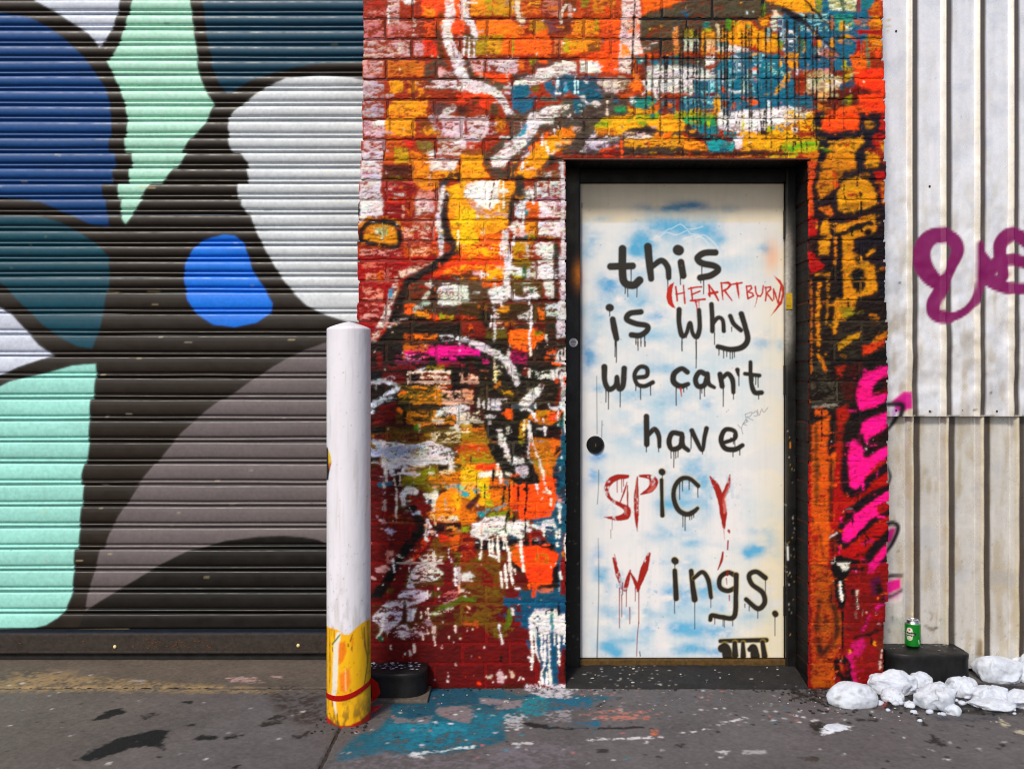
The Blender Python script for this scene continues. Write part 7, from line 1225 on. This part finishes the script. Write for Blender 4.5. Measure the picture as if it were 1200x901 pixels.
# ------------------------------------------------------------------ the two black bumper blocks
M_BLOCK = material('block_rubber', None, rough=.55, rough_var=.15, bump=.35, bump_scale=140, spec=.35)
def block(name, x0, x1, y0, y1, h, chip, label, cut_l, cut_r, seed):
    root = tag(empty(name), label, 'bumper', 'black bumper blocks')
    out = []
    def corner(cx, cy, r, a0, a1, m=9):
        for i in range(m + 1):
            a_ = math.radians(a0 + (a1 - a0) * i / m); out.append((cx + r[0] * math.cos(a_), cy + r[1] * math.sin(a_)))
    corner(x0 + cut_l, y0 + cut_l * .95, (cut_l, cut_l * .95), 180, 270)
    corner(x1 - cut_r, y0 + cut_r * .95, (cut_r, cut_r * .95), 270, 360)
    out += [(x1, y1), (x0, y1)]
    # resample outline evenly
    ring = []
    for (ax, ay), (bx_, by_) in zip(out, out[1:] + out[:1]):
        l = math.hypot(bx_ - ax, by_ - ay); m = max(1, int(l / .006))
        for i in range(m): ring.append((ax + (bx_ - ax) * i / m, ay + (by_ - ay) * i / m))
    ring = np.array(ring); c = np.array([(x0 + x1) / 2, (y0 + y1) / 2])
    lv = [(-.01, 1.0), (.02, 1.0), (h * .55, .985), (h * .8, .985), (h * .84, .997), (h * .95, 1.0), (h * .985, .985), (h, .955), (h + .001, .93), (h - .001, .91), (h, .885), (h + .001, .6), (h + .0015, .3), (h + .002, .02)]
    co, col, q = [], [], []
    m = len(ring); rs2 = np.random.RandomState(seed)
    for k, (z_, s_) in enumerate(lv):
        p = c + (ring - c) * s_
        nz_ = (fbm(p[:, 0] * 40, p[:, 1] * 40 + z_ * 60, 931 + seed, 3) - .5) * .004
        co.append(np.stack([p[:, 0] + nz_, p[:, 1] + nz_, np.full(m, z_) + nz_ * (.6 if z_ > .05 else 0)], 1))
        base = lin('141315') * (1 + (fbm(p[:, 0] * 90, p[:, 1] * 90 + z_ * 90, 951, 3) - .5) * 1.2)[:, None]
        col.append(base)
    for k in range(len(lv) - 1):
        a_ = k * m + np.arange(m); b_ = k * m + (np.arange(m) + 1) % m
        q.append(np.stack([a_, b_, b_ + m, a_ + m], 1))
    mesh_from('body', np.vstack(co), np.vstack(q), np.vstack(col), M_BLOCK, root)
    # paint drips fallen on it
    bm = bmesh.new(); rr = random.Random(seed)
    for i in range(chip):
        px_, py_ = rr.uniform(x0 + .03, x1 - .03), rr.uniform(y0 + .05, y1 - .01); s_ = rr.uniform(.0015, .006) * (1.4 if rr.random() > .85 else 1)
        bm.faces.new([bm.verts.new((px_ + math.cos(a_) * s_ * rr.uniform(.7, 1.5), py_ + math.sin(a_) * s_ * rr.uniform(.5, 1), h + .0042)) for a_ in np.linspace(0, 6.28, 8)[:-1]])
    o = bm_obj('paint_spot', bm, material('spot_pale_%d' % seed, 'b4b8d0' if chip > 40 else '8a8a90', rough=.5, mottle=.4), root); o['kind'] = 'stuff'
    return root
yb_ = -.012
bl = block('bumper_block', -.655, wx(499.5, -.12), -.165, yb_, .112, 75, 'low black block flecked with pale paint, between bollard and red wall', .05, .09, 1)
bl2 = block('bumper_block', wx(1039, .06), wx(1135.5, .06), .022, .19, .134, 14, 'low black block against the metal sheet with a drink can on top', .10, .05, 2)
bm = bmesh.new(); box_bm(bm, -.672, wx(503, -.12), -.186, yb_, -.004, .014, .006); bm_obj('footing', bm, material('footing_concrete', '5a5048', rough=.9, bump=.8, bump_scale=90, mottle=.4), bl)
bm = bmesh.new(); c_ = Vector((wx(1071, .03), .0245 + .004, .114)); box_bm(bm, c_.x - .009, c_.x + .009, c_.y - .0045, c_.y - .001, c_.z - .006, c_.z + .009, .001)
bm_obj('orange_mark', bm, material('orange_spot', 'e0501a', rough=.5), bl2)

# ------------------------------------------------------------------ drink can
can = tag(empty('drink_can'), 'green and silver drink can standing on the black block', 'can')
cc = Canvas(-60, 0, 60, 130, 3, seed=51)      # unrolled body in millimetres, y down from the top
cc.rgb[:] = lin('0d7a22'); cc.soft = .3
mm = (0, 0, 1)
gx, gy_ = np.meshgrid(cc.X, cc.Y)
silver = ((gy_ < 15) | (gy_ > 117))[..., None]; cc.rgb = np.where(silver, lin('c4c8cc'), cc.rgb)
cc.P(mm, "-24,15 60,15 60,19 -24,17", '2f9a3a')
cx0 = -14
ring = lambda cx, cy, rx, ry: " ".join("%.1f,%.1f" % (cx + rx * math.cos(i * math.pi / 14), cy + ry * math.sin(i * math.pi / 14)) for i in range(28))
cc.P(mm, ring(cx0, 58, 15.5, 27), 'e4e2d2'); cc.P(mm, ring(cx0, 58, 13.5, 24.5), '0d7a22'); cc.P(mm, ring(cx0, 42, 12.5, 11), 'e6e4d6'); cc.P(mm, ring(cx0, 78, 12.5, 10), 'dedac6')
star = " ".join("%.2f,%.2f" % (cx0 + (6.5 if i % 2 == 0 else 2.7) * math.sin(i * math.pi / 5), 41 - (6.5 if i % 2 == 0 else 2.7) * math.cos(i * math.pi / 5)) for i in range(10))
cc.P(mm, star, 'c01818')
cc.P(mm, "-36,53 10,53 14,58 10,66 -36,66", '0c120c'); 
# the name on the black band, as pen strokes
glyph = {'H': ["0,0 0,7", "4,0 4,7", "0,3.5 4,3.5"], 'e': ["0,5 3,4.6 2.6,3 .6,3 0,5 .8,7 3,6.6"], 'i': ["0,3 0,7", "0,1 0,1.3"], 'n': ["0,3 0,7", "0,4 1.4,3 2.8,4 2.8,7"], 'k': ["0,0 0,7", "2.8,3 0,5.2 2.8,7"]}
xg = -32
for ch in 'Heineken':
    for sgl in glyph[ch]:
        q_ = " ".join("%.2f,%.2f" % (xg + float(v.split(',')[0]), 56 + float(v.split(',')[1])) for v in sgl.split())
        cc.L(mm, q_, 1.3, 'f0f0e8')
    xg += {'H': 6.4, 'i': 2.4}.get(ch, 5.0)
for yy_ in (75, 79, 83): cc.L(mm, "%g,%g %g,%g" % (cx0 - 8, yy_, cx0 + 8, yy_), .9, '4a6a40', smooth=False)
cc.L(mm, "26,86 30,100", 7, '9ac8a8'); 
CN = cc.blur(cc.rgb)
cy_c, cz0, r_c, h_c = .135, .1355, .033, .123
cxw = wx(1069.5, cy_c)
prof_c = [(.0, .6), (.002, .78), (.008, .97), (.012, 1.0)] + [(.012 + (h_c - .030) * i / 60, 1.0) for i in range(1, 61)] + [(h_c - .013, .93), (h_c - .007, .82), (h_c - .004, .80), (h_c - .001, .82), (h_c, .80), (h_c - .002, .77), (h_c - .006, .74), (h_c - .006, .02)]
nth = 120; th = np.linspace(0, 2 * math.pi, nth, endpoint=False)
zz = np.array([p[0] for p in prof_c]); rr = np.array([p[1] for p in prof_c]) * r_c
T, Z = np.meshgrid(th, zz); RR = np.repeat(rr[:, None], nth, 1)
co = np.stack([cxw + RR * np.sin(T), cy_c - RR * np.cos(T), cz0 + Z], -1).reshape(-1, 3)
ang = np.where(T > math.pi, T - 2 * math.pi, T) + .40
col = cc.sample(CN, np.clip(ang * 33, -59, 59), np.clip((h_c - Z) * 1000, 0, 128))
met = ((Z < .012) | (Z > h_c - .018)).astype(np.float32) * .9 + .15
a = (np.arange(len(zz) - 1)[:, None] * nth + np.arange(nth)).ravel(); b = (np.arange(len(zz) - 1)[:, None] * nth + (np.arange(nth) + 1) % nth).ravel()
M_CAN = material('can_print', rough=.28, rough_var=.06, metal_attr=True)
mesh_from('can_body', co, np.stack([a, b, b + nth, a + nth], 1), col.reshape(-1, 3), M_CAN, can, True, {'Met': met.reshape(-1)})
bm = bmesh.new(); box_bm(bm, cxw - .008, cxw + .008, cy_c - .014, cy_c + .008, cz0 + h_c - .0055, cz0 + h_c - .0045, .0004); bm_obj('pull_tab', bm, material('aluminium', 'c8ccd0', rough=.3, metallic=.9), can)

# ------------------------------------------------------------------ snow
def snow(px, py_base, w_px, h_px, depth, rough, seed, label, dirt=.25, lumps=3, squash=1.0):
    g = gy(py_base) + depth * .42
    s_ = (D + g - depth * .42) / F
    W, Hh = w_px * s_ * .97, h_px * s_ * .78
    bm = bmesh.new(); bmesh.ops.create_icosphere(bm, subdivisions=5 if w_px > 22 else 4, radius=1)
    rr = random.Random(seed); off = Vector((seed * 3.7, seed * 1.3, seed * 2.1))
    cen = [Vector((rr.uniform(-.6, .6), rr.uniform(-.5, .5), rr.uniform(-.1, .5))) for _ in range(lumps)]
    cols = []
    for v in bm.verts:
        d = v.co.normalized()
        n1 = mnoise.noise(d * 1.6 + off)
        q = d.copy()
        for f_, a_ in ((1.0, .36), (2.1, .15), (4.6, .05), (10, .028), (22, .02), (40, .012)):
            q = q + Vector(mnoise.noise_vector(d * f_ + off * f_)) * a_ * (rough if f_ < 9 else .4 + .6 * rough)
        z = q.z if q.z > -.3 else -.3 + (q.z + .3) * .1
        v.co = Vector((q.x, q.y, z)); cols.append((d, n1, z))
    lo_ = [min(v.co[a_] for v in bm.verts) for a_ in range(3)]; hi_ = [max(v.co[a_] for v in bm.verts) for a_ in range(3)]
    for v in bm.verts:
        v.co = Vector((((v.co.x - lo_[0]) / (hi_[0] - lo_[0]) - .5) * W, ((v.co.y - lo_[1]) / (hi_[1] - lo_[1]) - .5) * depth, (v.co.z - lo_[2]) / (hi_[2] - lo_[2]) * (Hh + .004) - .004))
    me = bpy.data.meshes.new('snow_lump'); bm.to_mesh(me); bm.free()
    at = me.color_attributes.new('Col', 'FLOAT_COLOR', 'POINT'); c4 = np.ones((len(cols), 4), np.float32)
    w0, w1 = lin('c8cfdc'), lin('5e564e')
    for i, (d, n1, z) in enumerate(cols):
        k = mnoise.fractal(d * 2.2 + off * 2, .8, 2.2, 5)
        m_ = min(1, max(0, (k - .22) * 1.5 * dirt + max(0, -.08 - z) * 3.0 * dirt * (1 + k)))
        c4[i, :3] = w0 * (1 - m_) + w1 * m_
    at.data.foreach_set('color', c4.ravel())
    me.materials.append(M_SNOW); me.polygons.foreach_set('use_smooth', np.full(len(me.polygons), True))
    o = bpy.data.objects.new('snow_lump', me); COL.objects.link(o)
    o.location = (wx(px, g), g, 0)
    return tag(o, label, 'snow', 'lumps of old snow by the right wall')
snow(998.5, 830, 62, 33, .15, .35, 1, 'smooth oval snow lump nearest the door, at the foot of the pier', .5, 2)
snow(1046, 816, 60, 37, .14, .9, 2, 'pointed snow mound behind the small round lump, below the brick pier corner', .15, 4)
snow(1046, 823.5, 29, 19, .09, .5, 3, 'small round snow lump just right of the oval lump', .6, 2)
snow(1078, 809, 32, 24, .10, .8, 4, 'snow lump behind the others, touching the front of the black block', .5, 3)
snow(1096, 835, 50, 36, .16, 1.0, 5, 'biggest ragged snow clump in front of the black block', .2, 6)
snow(1115, 838, 22, 14, .08, .9, 15, 'little snow bit at the front right of the biggest clump', .2, 3)
snow(1124, 818, 34, 27, .12, .9, 6, 'medium snow lump just right of the biggest clump, before the black block', .5, 4)
snow(1170, 801, 60, 38, .17, .8, 7, 'large snow chunk right of the black block by the metal sheet', .3, 5)
snow(1205, 800, 46, 46, .16, .9, 8, 'tall snow chunk at the right edge against the metal sheet', .25, 5)
snow(1160, 826, 46, 26, .13, 1.2, 9, 'spiky snow ridge in front of the large chunk', .25, 6)
snow(1165, 833, 62, 14, .16, .8, 10, 'flat slushy snow patch in front of the spiky ridge', .35, 4)
snow(1196, 832, 34, 22, .14, .9, 11, 'snow heap at the right edge on the pavement', .25, 4)
snow(1066, 829, 14, 8, .05, .8, 12, 'tiny snow crumb left of the biggest clump', .3, 2)
snow(1132, 806, 26, 16, .10, .8, 13, 'thin snow strip along the right foot of the black block', .4, 3)
snow(979, 856, 30, 3, .08, .9, 14, 'thin melting ice patch alone on the pavement below the oval lump', .3, 3)

bm = bmesh.new(); rr = random.Random(79)
for i in range(46):
    x_, y_ = rr.choice([(1.62, -.22), (1.80, -.18), (1.95, -.20), (1.5, -.16), (2.05, -.05), (1.7, -.28)]); x_ += rr.gauss(0, .07); y_ += rr.gauss(0, .05); s_ = rr.uniform(.003, .013)
    r_ = bmesh.ops.create_icosphere(bm, subdivisions=2, radius=s_)
    for v in r_['verts']: v.co = Vector((v.co.x * 1.3, v.co.y * 1.1, v.co.z * .8)) * (1 + .35 * mnoise.noise(v.co / s_ * 1.4 + Vector((i, 0, 0)))) + Vector((x_, y_, s_ * .45))
tag(bm_obj('snow_crumbs', bm, material('crumb_snow', 'bcc4d4', rough=.75, bump=.6, bump_scale=330, mottle=.15), None, True), 'small crumbs of snow scattered between the lumps', 'snow', None, 'stuff')

# ------------------------------------------------------------------ loose chips on the doorstep and pavement
bm = bmesh.new(); rr = random.Random(77)
def chip(x, y, z, s):
    k = rr.randint(5, 7); t0 = rr.uniform(0, 6.28)
    b_ = [Vector((x + math.cos(t0 + 6.283 * i / k) * s * rr.uniform(.6, 1.3), y + math.sin(t0 + 6.283 * i / k) * s * rr.uniform(.5, 1.1), z + rr.uniform(0, s * .35))) for i in range(k)]
    lo = [bm.verts.new(p) for p in b_]; hi = [bm.verts.new(p + Vector((0, 0, s * .35))) for p in b_]
    bm.faces.new(hi); 
    for i in range(k): bm.faces.new((lo[i], lo[(i + 1) % k], hi[(i + 1) % k], hi[i]))
for i in range(14):
    y = rr.uniform(-.01, .16); x = rr.uniform(OL + .03, OR - .03); chip(x, y, float(ramp(x, y)) + .003, rr.uniform(.002, .007))
for i in range(50): chip(rr.uniform(-.5, 1.5), rr.uniform(-.28, -.02), .002, rr.uniform(.0015, .005))
for i in range(60): chip(rr.uniform(1.2, 2.2), rr.uniform(-.4, 0), .002, rr.uniform(.002, .005))
tag(bm_obj('paint_chips', bm, material('chip_white', 'b8b6b4', rough=.7, mottle=.3)), 'white plaster and paint chips scattered on the doorstep and pavement', 'debris', None, 'stuff')
bm = bmesh.new(); rr = random.Random(78)
for i in range(260): chip(rr.uniform(1.1, 2.25), rr.uniform(-.32, .02), .002, rr.uniform(.002, .008))
for i in range(80): chip(rr.uniform(-.75, -.55), rr.uniform(-.5, -.2), .002, rr.uniform(.002, .006))
for i in range(90): chip(rr.uniform(-.66, 1.3), rr.uniform(-.05, 0), .002, rr.uniform(.002, .006))
tag(bm_obj('dark_grit', bm, material('grit_dark', '1c1815', rough=.9, mottle=.4)), 'dark grit and leaf crumbs along the foot of the walls', 'debris', None, 'stuff')
